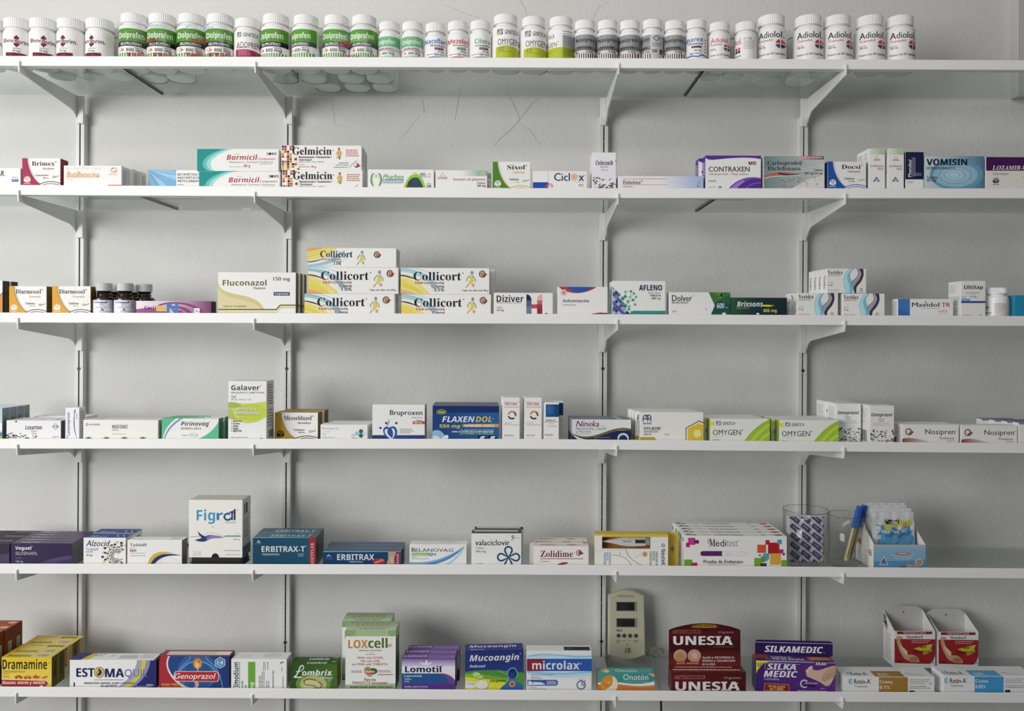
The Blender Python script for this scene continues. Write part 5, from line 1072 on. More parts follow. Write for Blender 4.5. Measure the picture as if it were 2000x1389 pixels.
def omy(x, y, yl):
    q = lambda a, b: (x + a, y + b)
    return [R(x, y + 5, x + 8.5, y + 13, 'd8cc3a'), R(x + 11.5, y + 4, x + 21, y + 12.5, '7c7a8a'), L([q(13, 12), q(18, 5)], 1.2, 'd8d8dc'), L([q(15.5, 12), q(19.5, 7)], 1.2, 'd8d8dc'), T('GENETICA', x + 23.5, y + 5.5, x + 49, y + 11, '55555c', 'm'), N(x + 24, y + 11, x + 43, y + 12.4, 1, '999'), T('OMYGEN', x + 5, y + 21, x + 60, y + 31.5, '4a4a4c'), E(x + 63, y + 22, 1.2, 1.2, '555'), T('Omeprazol', x + 5, y + 33, x + 27, y + 36, 'b8bc50', 'i'), T('Capsulas', x + 5, y + 39, x + 18, y + 42.5, '555'),
            P(Q(q(117, 1), q(96, 10), q(80, 24), q(65, 46)) + [q(117, 46)], '92b038'), P(Q(q(117, 8), q(100, 16), q(88, 28), q(76, 46)) + Q(q(84, 46), q(94, 32), q(104, 22), q(117, 14)), 'a8c24a'), P(Q(q(117, 24), q(106, 30), q(98, 36), q(92, 46)) + Q(q(99, 46), q(104, 40), q(110, 35), q(117, 31)), 'a8c24a'), L(Q(q(117, 1), q(96, 10), q(80, 24), q(65, 46)), .8, '7d9a2c')]
og = dict(D=.027, side='7c9a34', top='c9cac2', group='lime and white cartons', col='e0e0da', sa=[R(60, 0, 75, 100, '93b044')])
C('k3', 4, 1387, 1503.5, 818.5, 'white carton with lime green corner sweep, left one of two rows', omy(1387, 818.5, 0), rep=[(-7, 28, 0, 'lime ended white carton second in the left row'), (-9, 56, 0, 'lime ended white carton last in the left row')], **og)
C('k4', 4, 1522, 1638, 821, 'white carton with lime green corner sweep, right one of two rows', omy(1522, 821, 0), rep=[(-7, 28, 0, 'lime ended white carton second in the right row'), (-9, 56, 0, 'lime ended white carton last in the right row')], **og)
def ome(x, y):
    return [T('Omeprazol', x + 2.5, y + 13.5, x + 44, y + 22.5, '2a2a2c', 'bi'), T('Capsulas', x + 16, y + 24, x + 29, y + 27, '555', 'i'), T('20 mg', x + 18, y + 28, x + 27, y + 31.5, '666', 'm'), N(x + 6, y + 33.5, x + 39, y + 35, 1, '777'), N(x + 5, y + 37, x + 41, y + 38.5, 1, '777')] + squares(x, y + 46, x + 48, y + 76, int(x), 95, '3a3a3e', .6) + [R(x + 42, y + 47, x + 45, y + 50, '333')]
os_ = [N(10, 10, 85, 34, 7, 'b0b0ae'), N(10, 38, 70, 46, 2, 'b0b0ae'), R(20, 62, 30, 90, '555'), R(34, 62, 38, 90, '555'), R(42, 62, 54, 90, '555'), R(58, 62, 62, 90, '555'), R(66, 62, 72, 90, '555')]
C('k5', 4, 1699, 1746.5, 793, 'tall white carton with black squares at its foot, front right one of three', ome(1699, 793), D=.046, d=.019, side='d0cfcc', sa=os_, ends='t', top='bdbcb8', col='dcdbd9', group='white cartons with black squares')
C('k6', 4, 1638, 1686, 789, 'tall white carton with black squares, middle one of three, left of the front one', ome(1638, 789), d=.045, D=.046, side='c4c3c0', sa=os_, ends='t', top='b4b3af', col='d6d5d3', rep=[(-9, 46.6, 0, 'tall white carton with black squares, rearmost of three')], group='white cartons with black squares')
CARTONS['k6']['o'].location.x -= 0.0045
def nosi(x, y):
    g = [R(x, y + 26, x + 70, y + 40, '7a3a30', 'd8d2cc'), P(Q((x, y + 28), (x + 12, y + 24), (x + 34, y + 26), (x + 66, y + 38)) + [(x + 66, y + 18), (x, y + 18)], 'dedcd6'), A(x + 13, y + 14, 6, 6, 60, 320, 2, '5a4a46'), E(x + 15, y + 14, 4.4, 5, 'b07a6a'), E(x + 13, y + 13, 2, 3, 'e2dcd6'), P([(x + 17, y + 11), (x + 23, y + 14.5), (x + 18, y + 18)], '5a3a34'), E(x + 16, y + 18, 3, 2, '6a3a30'),
         T('Nosipren', x + 45, y + 9, x + 103, y + 22, '2e2c2c', 'r'), E(x + 105.5, y + 12, .9, .9, '555'), T('Prednisona', x + 73, y + 24, x + 101, y + 28.8, 'a5504c', 'm'), N(x + 88, y + 31, x + 101, y + 33, 1, '555'), T('20 mg', x + 88, y + 34, x + 102, y + 38.5, '444', 'b')]
    return g
C('k7', 4, 1762, 1873, 829.5, 'low white carton with brown streak and thin serif name, left one of the pair', nosi(1762, 829.5), D=.024, side='9a9792', top='8f8a82', col='dedcd6', rep=[(-4, 25, 0, 'low white carton behind the left one with the brown streak')], group='white cartons with a brown streak')
C('k8', 4, 1877.5, 1987, 831, 'low white carton with brown streak, right one of the pair', nosi(1877.5, 831), D=.024, top='8f8a82', col='dedcd6', side='9a9792', group='white cartons with a brown streak')
C('k9', 4, 1990, 2060, 826, 'white carton with sideways lettering and dark top at the right edge, front of four', [R(1990, 826, 2062, 829, '6a6688')], D=.02, top='5c5878', side='cfcecc', sa=[T('Oma', 20, 35, 80, 80, '3a3a3e', 'b', -90)], ends='', rep=[(-10, 20.8, 0, 'dark topped white carton, second of four at the right edge'), (-22, 41.6, 0, 'dark topped white carton, third of four at the right edge'), (-36, 62.4, 0, 'dark topped white carton, last of four at the right edge')], group='dark topped cartons at the right edge')
# ---------------------------------------------------------------- fifth shelf
vp = '3d3350'
C('l0', 5, -90, 18.5, 1062, 'dark purple carton cut off by the left edge, front of three there', [R(-95, 1060, 20, 1086, '3a3348'), P(Q((-60, 1088), (-20, 1082), (0, 1086), (20, 1080)) + [(20, 1110), (-60, 1110)], '55496a')], D=.033, side='4a4650', top='3b3446', col='3a3048', ta=[T('Sildenafil', -30, 20, 10, 45, 'd8d4dc', 'bi')], ends='', rep=[(3, 34, 0, 'dark purple carton, second of three at the left edge'), (5, 68, 0, 'dark purple carton, last of three at the left edge')], group='dark purple cartons at the left edge')
g = [R(15, 1055, 145, 1115, '43385a', '382e4e'), P(Q((70, 1105), (90, 1093), (110, 1088), (142, 1085)) + [(142, 1110)], '5a4c76'), P(Q((95, 1108), (112, 1096), (126, 1092), (142, 1092)) + [(142, 1110)], '4a3d66'), T('Voguel', 30, 1067, 61, 1076, 'e8e6ea', 'b'), E(63, 1068, .8, .8, 'ccc'), T('SILDENAFIL', 30.5, 1078, 73.5, 1084, 'cfccd4'), N(31, 1090, 43, 1092, 1, 'a8a0b4'), T('100 mg', 31, 1095, 45, 1099.5, 'd8d4dc', 'm')]
vt = [T('Voguel', 36, 35, 72, 78, 'e4e2e8', 'b'), T('SILDENAFIL', 74, 40, 92, 70, 'a8a2b4')]
C('l1', 5, 21.5, 140, 1061.5, 'dark purple carton with white name, front of the row of five', g, D=.0185, side='6a6a70', sa=[E(30, 30, 6, 4, '3a3a40'), E(60, 50, 6, 4, '3a3a40'), E(40, 75, 6, 4, '3a3a40')], top='4d4165', ta=vt, col=vp, mat=M_GLOSS, ends='', rep=[(-1.5, 19, 0, 'dark purple carton, second in the row of five with white names on top'), (-3.5, 38, 0, 'dark purple carton, third in the row of five with white names on top'), (-5, 57, 0, 'dark purple carton, fourth in the row of five with white names on top'), (-6.5, 76, 0, 'dark purple carton, last in the row of five with white names on top')], group='dark purple cartons in a row')
g = [T('Alzocid', 168, 1055.5, 215, 1067, '2c3a6a', 'mi'), T('Tadalafil', 168, 1070, 192, 1075.5, '5a7ab0', 'i'), N(168, 1077.5, 182, 1080.5, 1, '555'), T('20 mg', 168, 1082, 181, 1087.5, '3a4a80', 'mi')]
for r_, n_, s_, cols in ((6.5, 16, .8, ['8a8a50', '3a3a3c']), (9.5, 18, 1.1, ['2c3458', '8a8440']), (13, 18, 1.2, ['2c3458', 'c0a858']), (17.5, 18, 1.6, ['d8c47a', '3a4060']), (22.5, 16, 2.0, ['22264a', 'dcc888', '2c3458']), (27, 14, 2.2, ['22264a', 'e0d098'])):
    for i in range(n_):
        t = radians(60 + i * 270 / n_)
        if r_ > 20 and random.Random(i * 7 + int(r_)).random() < .35: continue
        s_ = s_ if r_ < 8 else s_; cx, cy = 227.5 + r_ * cos(t), 1085.5 + r_ * sin(t)
        g.append(P([(cx - s_, cy - s_ * .7), (cx + s_, cy - s_ * .9), (cx + s_, cy + s_ * .8), (cx - s_, cy + s_)], cols[i % len(cols)]))
g += [L(Q((219, 1106), (224, 1096), (234, 1092), (240, 1092)), 1.4, '7a9a80'), E(236, 1100, 4, 4, 'b04a50'), E(234.5, 1099, 1.6, 2.4, 'e4dcdc')]
C('l2', 5, 163, 246, 1050.5, 'white carton with a burst of blue and gold squares, front of two', g, D=.034, side='a8a8a4', top='3a5596', ta=[T('Alzocid', 170, 45, 205, 85, 'c4d0e4', 'mi')] + [R(218 + i * 4, 30 + (i % 3) * 20, 220.5 + i * 4, 45 + (i % 3) * 20, 'd8d8c8') for i in range(7)], sa=[N(30, 15, 80, 80, 5, '77766f')], rep=[(-1, 35, 0, 'blue topped white carton behind the one with the burst of squares')], group='blue topped cartons')
g = [T('Tadalafil', 253.5, 1061.5, 286, 1067, '3c4a70', 'm'), N(254, 1070, 264, 1072, 1, '777'), R(254, 1073.5, 266, 1077.5, 'b04450'), T('5 mg', 256, 1074, 264.5, 1077, 'f0e0e0', 'b'), N(254, 1080, 284, 1082, 1, '7a9a90'), N(254, 1085, 284, 1087, 1, '666'),
     P(Q((288, 1104), (292, 1080), (310, 1074), (340, 1080)) + list(reversed(Q((294, 1104), (304, 1086), (318, 1080), (340, 1080)))), 'd9b54a'), P(Q((293, 1104), (302, 1082), (322, 1078), (356, 1085)) + list(reversed(Q((300, 1104), (312, 1088), (326, 1084), (356, 1085)))), '2c3a74'), L(Q((300, 1104), (316, 1092), (330, 1087), (352, 1096)), .5, 'ccc'), L(Q((306, 1104), (320, 1096), (334, 1092), (352, 1102)), .5, 'ccc')]
C('l3', 5, 248.5, 355.5, 1055, 'white carton with gold and navy arc, left of the big cube shaped carton', g, D=.025, side='6f6a66', ta=[N(330, 30, 352, 80, 3, '8a92a0'), R(273, 70, 274, 100, '999')], top='dcdbd8')
# the cube shaped dispenser and its black blister tray
fg = '3a8cc0'
g = [T('Fig', 384, 995, 420, 1023.5, '4a9cc8', 'b'), T('r', 423, 1001.5, 435.5, 1016, '3a80b4', 'b'), A(445, 1009.5, 6.8, 6.2, 20, 310, 3.8, '2a5a8c'), T('l', 456.5, 994.5, 460, 1016, '28406c', 'b'), P([(446, 1001), (456, 997), (456, 1003)], '28406c'), R(451.5, 1001, 455, 1016, '2a5088'), E(463.5, 996, 1, 1, '778'), T('Sildenafil', 440, 1018.5, 460, 1022, '99a0a8'),
     L([(371, 1049), (392, 1047)], 1.2, '7aa88a'), R(439, 1046, 470, 1048.5, '5f9e78'), P(Q((386, 1037), (392, 1046), (404, 1050), (414, 1049)) + Q((414, 1049), (404, 1060), (392, 1060), (380, 1055)) + [(394, 1051), (388, 1044)], '2c3a6c'), P(Q((400, 1048), (414, 1040), (424, 1050), (434, 1050)) + list(reversed(Q((404, 1053), (414, 1046), (424, 1054), (434, 1050)))), '55689c'), P(Q((404, 1052), (414, 1042), (426, 1046), (438, 1050)) + list(reversed(Q((404, 1056), (414, 1050), (426, 1052), (438, 1050)))), '8a8ab0'), L(Q((398, 1044), (412, 1036), (428, 1044), (440, 1050)), .7, 'b0b4c4'), E(415.5, 1029.5, .9, 1.1, '888'), N(460, 1042.5, 469, 1044, 1, 'b07a7a'), T('100 mg', 456, 1052, 468, 1056, '7ab090'), L([(377, 1084), (381, 1078), (382, 1084), (386, 1078), (387, 1084), (391, 1078), (392, 1084)], .6, '888'), R(376, 1076.5, 394, 1077, 'aaa'), R(376, 1084.5, 394, 1085, 'aaa'), N(437, 1075, 468, 1077, 1, '555'), N(442, 1083, 468, 1085, 1, '777')]
def make_dispenser():
    d, D = .024, .047
    X0, zt = at(369, 977, d); X1, _ = at(474, 977, d); _, zb = at(369, 1089, d); zt2 = zt
    zg = glass_z(5, X0) + .0002
    tr = MB(); W = X1 - X0
    for k, (g0, z0, z1) in enumerate(((.001, 0, .0035), (.003, .0035, .0062), (.001, .0062, .0085), (.0035, .0085, zb - zg - .0003))):
        tr.box(g0, W - g0, g0, D - g0, z0, z1, lin('232323'), .0006)
    t_ = tr.build('blister_tray', M_PLASTIC, loc=(X0 + .001, d, zg))
    tag(t_, 'flat black ribbed tray under the big cube shaped white carton', 'tray')
    o = C('l4', 5, 369, 474, 977, 'large cube shaped white carton with blue name and swooping bird, on a black tray', g, D=D, d=d, side='a9adab', top='d4d0c4', zb=zb, ends='t', sa=[N(12, 28, 88, 31, 1, '888'), R(20, 8, 30, 26, '3a4650'), R(40, 8, 60, 26, '3a4650'), N(14, 34, 86, 70, 10, '7a868e'), R(0, 82, 100, 100, '6a8a9a')], col='e4e2d8', ta=[P([(395, 30), (440, 25), (400, 60)], '9a98a0')])
    n = MB()
    X, Z = at(420.5, 1089, d)
    pts = [(X - X0 + .0075 * cos(radians(a)), -.00025, .0085 * sin(radians(a))) for a in range(0, 181, 15)]
    n.poly(pts, lin('1c1c1c'))
    n.build('thumb_cutout', M_CARD, o)
make_dispenser()
er = '1f4a62'
g = [R(490, 1048, 620, 1110, '1d4660', '22546c'), R(490, 1049.5, 620, 1050.8, '8ac4d0'), P([(503, 1058), (505, 1054.5), (507, 1058)], 'b8c8d0'), R(502, 1058, 503.5, 1060.5, 'b8c8d0'), R(504.5, 1056, 506, 1060.5, 'b8c8d0'), R(507, 1058, 508.5, 1060.5, 'b8c8d0'), N(498, 1062, 513, 1063.5, 1, '7a98a4'), T('ERBITRAX-T', 511, 1067, 595.5, 1078, 'd4dfe4', 'b'), E(597.5, 1067, .9, .9, 'ccd'), T('TERBINAFINA', 511, 1081, 546, 1085, 'b4c8d0', 'm'), N(582, 1082, 595, 1089, 2, '9ab4c0'), R(604, 1050, 617.5, 1110, 'a03038'), T('BOETFLER', 607, 1060, 613, 1104, 'e0b4b4', 's', 90)]
C('m1', 5, 494, 617, 1050, 'teal blue carton with red strip at its right end, front of two', g, D=.036, side='3a4a54', top='28586e', ta=[T('ERBITRAX-T', 526, 42, 605, 85, 'b8d0d8', 'b'), N(503, 40, 508, 70, 2, '7a9aa8')], sa=[P([(5, 20), (45, 25), (40, 60), (5, 50)], '1c3a50')], col=er, mat=M_GLOSS, ends='', rep=[(-2, 37, 0, 'teal blue carton behind the front one with the red strip')], group='teal blue cartons')
g = [R(625, 1075, 790, 1115, '1c3c62', '1c4268'), R(625, 1077, 790, 1078.2, '8ac4d4'), P([(640, 1086.5), (642, 1082), (644, 1086.5)], 'a8bcc8'), R(638.5, 1085, 640, 1088, 'a8bcc8'), R(644.5, 1085, 646, 1088, 'a8bcc8'), N(635, 1091, 651, 1092.5, 1, '7a94a8'), T('ERBITRAX', 658.5, 1082.5, 731, 1094, 'd4dfe4', 'b'), T('TERBINAFINA', 681, 1096, 709, 1099, 'b4c8d0', 'm'), E(740, 1097, 12, 6, 'b03038'), L([(731, 1099), (748, 1092)], .8, 'e8c0c0'), L([(732, 1101), (750, 1094)], .8, 'e8c0c0'), P([(752, 1110), (758, 1092), (758, 1077), (774, 1077), (770, 1092), (772, 1110)], 'b49a86'), E(765, 1093, 4, 7, 'c8ae9a'), R(773, 1079, 780.5, 1110, 'a03038'), T('OETLER', 774.5, 1082, 779, 1104, 'e0b4b4', 's', 90)]
C('m2', 5, 631, 782.5, 1077, 'long low dark blue carton with flesh coloured stripe, front of three with slate tops', g, D=.0225, side='26405a', top='3a5470', ta=[N(640, 40, 730, 60, 1, '50688a'), N(745, 35, 770, 65, 2, '5a7090')], col='1c3c62', mat=M_GLOSS, ends='', rep=[(2, 23.2, 0, 'long low dark blue carton, middle of three with slate tops'), (-1, 46.4, 0, 'long low dark blue carton, rear of three with slate tops')], group='long dark blue cartons')
g = [T('B', 804, 1070, 810.5, 1078, '2a3358', 'm'), T('ELANOVAG', 811.5, 1071.5, 885, 1078, '2a3358', 'r'), E(886.5, 1071.5, .8, .8, '556'), R(804.5, 1080, 838, 1086, '7da848'), T('Venlafaxina', 806, 1081, 836.5, 1085.3, 'eef2e4', 'm'), E(842, 1083, 4.2, 3.4, '4a8abc'), T('75', 839.8, 1081, 844, 1085, 'e8f0f4', 'b'), T('mg', 847, 1081.5, 852, 1085.5, '456', 'm'), N(804, 1088, 815, 1089.8, 1, '888'), N(804, 1091, 838, 1093, 1, '678'),
     P(Q((800, 1098), (835, 1102), (875, 1090), (908, 1066)) + list(reversed(Q((800, 1108), (845, 1108), (885, 1096), (908, 1066)))), '4f86b4'), P(Q((800, 1099), (835, 1103), (875, 1090), (908, 1066)) + list(reversed(Q((800, 1101), (838, 1105), (878, 1092), (908, 1066)))), '86b0d0'), P(Q((858, 1108), (880, 1098), (896, 1084), (908, 1066)) + list(reversed(Q((868, 1108), (890, 1096), (900, 1084), (908, 1066)))), 'a8cce0')]
C('m3', 5, 800, 911.5, 1063.5, 'white carton with blue sweep and green tag under its name', g, D=.028, top='d8d6d0', side='8a8a86', ta=[N(870, 20, 890, 50, 2, 'b8b6b0')])
bn = '1f4468'
g = [R(920, 1037, 1020, 1042, '2c2f40'), T('valaciclovir', 928, 1054.5, 995.5, 1065.5, '3a3f4a', 'm'), T('Tableta', 929, 1068, 946, 1072.5, '7a9ab0', 'm'), T('500 mg', 929, 1075, 949, 1080.5, '6a8aa0', 'b'), L([(1000, 1047), (1003, 1051), (999, 1056)], 1.4, '5a7a90'), ring(1001.5, 1048, 2.4, 1, '5a7a90'), N(1004, 1050, 1014, 1053, 1, '999')]
for cx, cy, a0 in ((993, 1075, 90), (979, 1088.5, 0), (1007.5, 1088.5, 180), (993, 1103, 270)):
    t = radians(a0); ux, uy = -cos(t), -sin(t)
    g.append(L([(993, 1089)] + [(cx + 7 * cos(t + radians(b_)), cy + 7 * sin(t + radians(b_))) for b_ in range(50, 311, 20)] + [(993, 1089)], 3.2, bn))
g += [N(931, 1100, 944, 1104, 1, 'aaa')]
C('m4', 5, 921, 1018.5, 1041.5, 'white carton with navy four leaf knot and dark top edge, front of two', g, D=.025, top='3a3d4c', side='8c8c88', rep=[(4, 26, 0, 'dark edged white carton behind the four leaf knot one')], group='white cartons with a four leaf knot', col='e2e1dd', ta=[R(925, 8, 1012, 55, 'c8c6c0')])
zr = '8a2440'
g = [T('Zolidime', 1055.5, 1075.5, 1119, 1088.5, zr, 's'), E(1121.5, 1080, .9, .9, '844'), A(1131, 1080, 5, 5.2, 70, 300, 1.6, '6a6464'), E(1133, 1080, 3.8, 4.4, 'a03a48'), P([(1135, 1078), (1140, 1081), (1136, 1083)], '5a2a34'), R(1055, 1091, 1139, 1092.2, zr), T('Grageas', 1055, 1095, 1073, 1098.5, '9a6a70', 'm'), P(Q((1086, 1104), (1096, 1098), (1104, 1097), (1110, 1099)) + Q((1110, 1099), (1108, 1103), (1100, 1102), (1092, 1106)), 'a02c50')]
C('m5', 5, 1042.5, 1150, 1067, 'white carton with dark red serif name and red rule, front of three', g, D=.0215, side='c4c0b8', top='d6d2c8', col='e2ded6', ends='', ta=[T('Zolidime', 1056, 35, 1086, 75, 'a06878', 's'), P([(1106, 55), (1122, 40), (1128, 60), (1112, 70)], 'a05068')], rep=[(-8.5, 22.2, 0, 'white carton with dark red name, middle of three'), (1, 44.4, 0, 'white carton with dark red name, rear of three')], group='white cartons with dark red names')
# thermometer carton with a window, and the hang tab of the one behind
def thermo_carton(x0, x1, yt, d, label, full):
    X0, zt = at(x0, yt, d); X1, _ = at(x1, yt, d); zb = glass_z(5, X0) + .0002
    W, H, D = X1 - X0, zt - zb, .022
    root = empty('thermometer_carton', (X0, d, zb), label, 'carton', 'yellow and white thermometer cartons')
    yl, wh = lin('d9bf4c'), lin('e4e2da')
    loc = lambda x, y: (at(x, y, d)[0] - X0, at(x, y, d)[1] - zb)
    a0, zt_ = loc(1176, 1049); a1, zb_ = loc(1270, 1072)
    m = MB(); t = .0006
    m.box(0, W, D - t, D, 0, H, yl); m.box(0, t, t, D - t, 0, H, yl); m.box(W - t, W, t, D - t, 0, H, yl)
    m.box(t, W - t, t, D - t, 0, t, wh); m.box(t, W - t, t, D - t, H - t, H, yl)
    m.box(0, a0, 0, t, 0, H, wh); m.box(a1, W, 0, t, 0, H, wh); m.box(a0, a1, 0, t, 0, zb_, wh); m.box(a0, a1, 0, t, zt_, H, yl)
    m.box(a0 - .002, a1 + .002, .017, .0176, zb_ - .004, H - .0012, lin('b9773a'))
    rr = [R(1161, 1043, 1176, 1046, 'd9bf4c'), R(1270, 1043, 1306, 1049, 'd9bf4c'), ring(1295, 1065.5, 3, 1.4, 'b0584a'), E(1295, 1065.5, 1.2, 1.2, 'd8a090'), T('NeuteK', 1291.5, 1073, 1299.5, 1104, '3f4a6c', 'b', -90), T('TERMOMETRO', 1280, 1077, 1284.5, 1108, '555c78', 'm', -90), T('DIGITAL', 1274.5, 1077, 1279, 1096, '555c78', 'm', -90), T('CONTRA AGUA', 1268.5, 1077, 1273, 1110, '555c78', 'm', -90), T('WATERPROOF', 1189, 1079, 1193, 1108, '7a86a0', 'm', -90), T('DIGITAL', 1184, 1079, 1188, 1096, '7a86a0', 'm', -90), T('THERMOMETER', 1179, 1079, 1183, 1110, '7a86a0', 'm', -90), E(1259.5, 1082.5, 4.4, 5, 'd0a050'), L([(1240, 1090), (1256, 1080)], 1.2, 'd6d4cc'),
          L(Q((1222, 1073), (1226, 1090), (1240, 1098), (1254, 1104)), 1.6, 'b8b6ae'), L(Q((1196, 1084), (1216, 1084), (1230, 1094), (1234, 1108)), 1.6, 'bcbab2'), L(Q((1160, 1076), (1180, 1074), (1200, 1076), (1222, 1073)), .6, 'cccac2'), E(1211, 1081.5, .8, 1.2, '555')]
    if full: stamp(m, rr, loc, W, H, lambda u, v, l: (u, -l, v), 5)
    m.build('box', M_CARD, root)
    w = MB(); w.poly([(a0, .0003, zb_), (a1, .0003, zb_), (a1, .0003, zt_), (a0, .0003, zt_)], (1, 1, 1, 1)); w.build('window', M_CLEAR, root)
    tab = MB(); zh = loc(1300, 1045)[1]
    tab.box(W + .0002, W + .0245, D - .0008, D - .0001, .0, zh, yl)
    u0 = W + .013
    tab.poly([(u0 - .0016, D - .0010, zh - .040), (u0 + .0016, D - .0010, zh - .040), (u0 + .0016, D - .0010, zh - .028), (u0 - .0016, D - .0010, zh - .028)], lin('8a8878'))
    tab.poly([(u0 - .004, D - .0009, zh - .0355), (u0 + .004, D - .0009, zh - .0355), (u0 + .0028, D - .0009, zh - .030), (u0 - .0028, D - .0009, zh - .030)], lin('77756a'))
    tab.build('hang_tab', M_CARD, root)
    # the thermometer lies in the window
    th = empty('digital_thermometer', (X0, d, zb), 'white digital thermometer lying in the window of the yellow and white carton', 'thermometer') if full else None
    if th:
        b = MB(); p = lambda x, y: (loc(x, y)[0], loc(x, y)[1])
        c0 = loc(1222, 1060)[1]
        out = Q((1177, 1058.5), (1200, 1057), (1208, 1050), (1226, 1051), n=10) + [(1262, 1051.5), (1262, 1068)] + Q((1240, 1069), (1212, 1070), (1204, 1062), (1177, 1060.3), n=10)
        P2 = [p(x, y) for x, y in out]
        f_, k_ = [(u, .006, v) for u, v in P2], [(u, .0145, v) for u, v in P2]
        b.poly(f_, lin('dad8d4')); b.poly(list(reversed(k_)), lin('dad8d4'))
        for i in range(len(P2)):
            j = (i + 1) % len(P2); b.poly([f_[j], f_[i], k_[i], k_[j]], lin('d0cecb'))
        b.build('body', M_PLASTIC, th)
        s = MB(); u0, v0 = p(1236.5, 1055.5); u1, v1 = p(1241.5, 1063.5); u0, v1_ = p(1241, 1063)
        ua, va = p(1241, 1055.5); ub, vb = p(1262 - 1, 1063)
        s.box(ua, ub, .0052, .0061, vb, va, lin('8f908c'), .0003); s.box(ua + .0008, ub - .0008, .0050, .0054, vb + .0008, va - .0008, lin('2f332f'))
        s.build('screen', M_GLOSS, th)
        n = MB(); stamp(n, [T('Neutek', 1218, 1057.5, 1234, 1060.5, '556a90', 'b')], lambda x, y: loc(x, y), 1, 1, lambda u, v, l: (u, .0059 - l, v)); n.build('print', M_GLOSS, th)
        c = MB(); ua, va = p(1262.3, 1052); ub, vb = p(1270, 1067.5); c.box(ua, ub + .0006, .007, .0135, vb, va, lin('a9aaa6'), .0008); c.build('battery_cap', M_PLASTIC, th)
    return root
thermo_carton(1161.5, 1305, 1043, .02, 'yellow and white carton with a window showing a digital thermometer', True)

rng = random.Random(21)
mt = [('c0307a', 1344, 1050.5, 1358, 1064.5), ('98285c', 1340, 1060, 1347, 1069), ('5a2a66', 1356, 1055, 1365, 1062), ('5f9a34', 1336, 1093, 1352, 1110), ('a82a34', 1350, 1099, 1362, 1110),
      ('c0503c', 1479, 1064, 1496, 1080), ('a02a30', 1495, 1055, 1503, 1064), ('9c2026', 1500, 1060, 1522, 1082), ('4a90b8', 1518, 1054, 1527, 1063), ('a02c64', 1521, 1073, 1530, 1081), ('a83068', 1528, 1080, 1533, 1085), ('4a94b4', 1490, 1081, 1502, 1093), ('3a7aa0', 1482, 1083, 1486, 1086.5), ('6a9a34', 1473, 1090, 1488, 1110), ('5c8c30', 1486, 1087, 1494, 1098), ('c8963a', 1504, 1081, 1525, 1103), ('6a9a34', 1526, 1094, 1537, 1110), ('4a2a5c', 1485, 1100, 1497, 1110), ('4a94b4', 1494, 1092, 1499, 1096)]
g = [R(a, b, c, d_, k) for k, a, b, c, d_ in mt]
g += [T('M', 1385, 1054, 1397, 1067.5, '5a3450', 's'), T('edi', 1397.5, 1054, 1418, 1067.5, '5a3450', 'r'), T('test', 1419, 1055.5, 1441, 1067.5, '9a929a', 'r'), A(1388, 1058, 5.5, 5.5, 120, 300, .9, '7a5a74'), E(1443, 1056, 1, 1, '999'),
      P([(1410, 1076.5), (1373, 1076.5)] + [(1373 + 5.2 * cos(radians(t)), 1081.3 + 4.8 * sin(radians(t))) for t in range(-90, -271, -20)] + [(1373, 1086), (1410, 1086)], '55205f'), R(1410, 1077.2, 1457, 1086, 'c6c4c2'), R(1411, 1078.3, 1456, 1085, 'dbdad6'), E(1423, 1081.6, 8, 2.6, 'c8c6c4'), R(1433, 1079.5, 1455, 1083.5, 'd2d0cd'), T('Prueba de Embarazo', 1374, 1093.5, 1451, 1100.5, '5a2f62', 'm'), N(1384, 1102.5, 1440, 1104.5, 1, '777')]
C('n1', 5, 1336.5, 1537, 1047.5, 'long white test carton with coloured squares and purple stick, front of five', g, D=.0215, side='d4d2cc', top='d2d0ca', col='e2e0da', ends='', sa=[R(30, 8, 70, 20, '4a7a6a'), T('Meditest', 25, 40, 70, 92, 'b06a50', 'r', 90)], ta=[R(1343, 25, 1352, 60, '3a4a3a'), R(1352, 40, 1362, 75, '7a9a5a'), N(1372, 40, 1390, 65, 1, '999'), T('Prueba de Embarazo', 1398, 35, 1454, 75, '8a808c', 'm'), T('M', 1490, 35, 1497, 70, '6a5060', 's'), P([(1513, 40), (1530, 25), (1532, 70), (1518, 75)], 'a03a60')],
  rep=[(0, 22.5, 0, 'long white test carton, second of five'), (1, 45, 0, 'long white test carton, third of five'), (0, 67.5, 0, 'long white test carton, fourth of five'), (-2, 90, 0, 'long white test carton, rearmost of five')], group='long white test cartons')

# two clear cups
def cup(cx, half, yrim, d, label, name='clear_cup'):
    X, zr = at(cx, yrim, d); k = (CAM_D + d) / F
    R_ = half * k; zb = glass_z(5, X) + .0002; H = zr - zb
    m = MB()
    m.lathe([(R_ * .94, 0), (R_ * .965, .001), (R_, H), (R_ - .0012, H + .0004), (R_ - .0022, H), (R_ * .94 - .001, .0035), (0, .0035)], (1, 1, 1, 1), 64)
    o = m.build(name, M_CLEAR, None, True, (X, d, zb))
    rim = MB(); n = 64
    pts = [((R_ - .0009) * cos(2 * pi * i / n), (R_ - .0009) * sin(2 * pi * i / n), H) for i in range(n + 1)]
    rim.tube(pts, .0009, lin('c4c8c6'), 6)
    rim.build('rim', M_CLEAR2, o, True)
    base = MB(); pts = [((R_ * .93) * cos(2 * pi * i / n), (R_ * .93) * sin(2 * pi * i / n), .0012) for i in range(n + 1)]
    base.tube(pts, .0009, lin('c4c8c6'), 6); base.build('foot_ring', M_CLEAR2, o, True)
    return tag(o, label, 'cup', 'clear cups'), X, zb, R_
M_CLEAR2 = thin_clear('clear_plastic_edge', (0.78, 0.81, 0.80), 0.9, 0.08)
c1, X1, zb1, R1 = cup(1574, 44, 995, .066, 'clear plastic cup holding a packet printed with blue blocks')
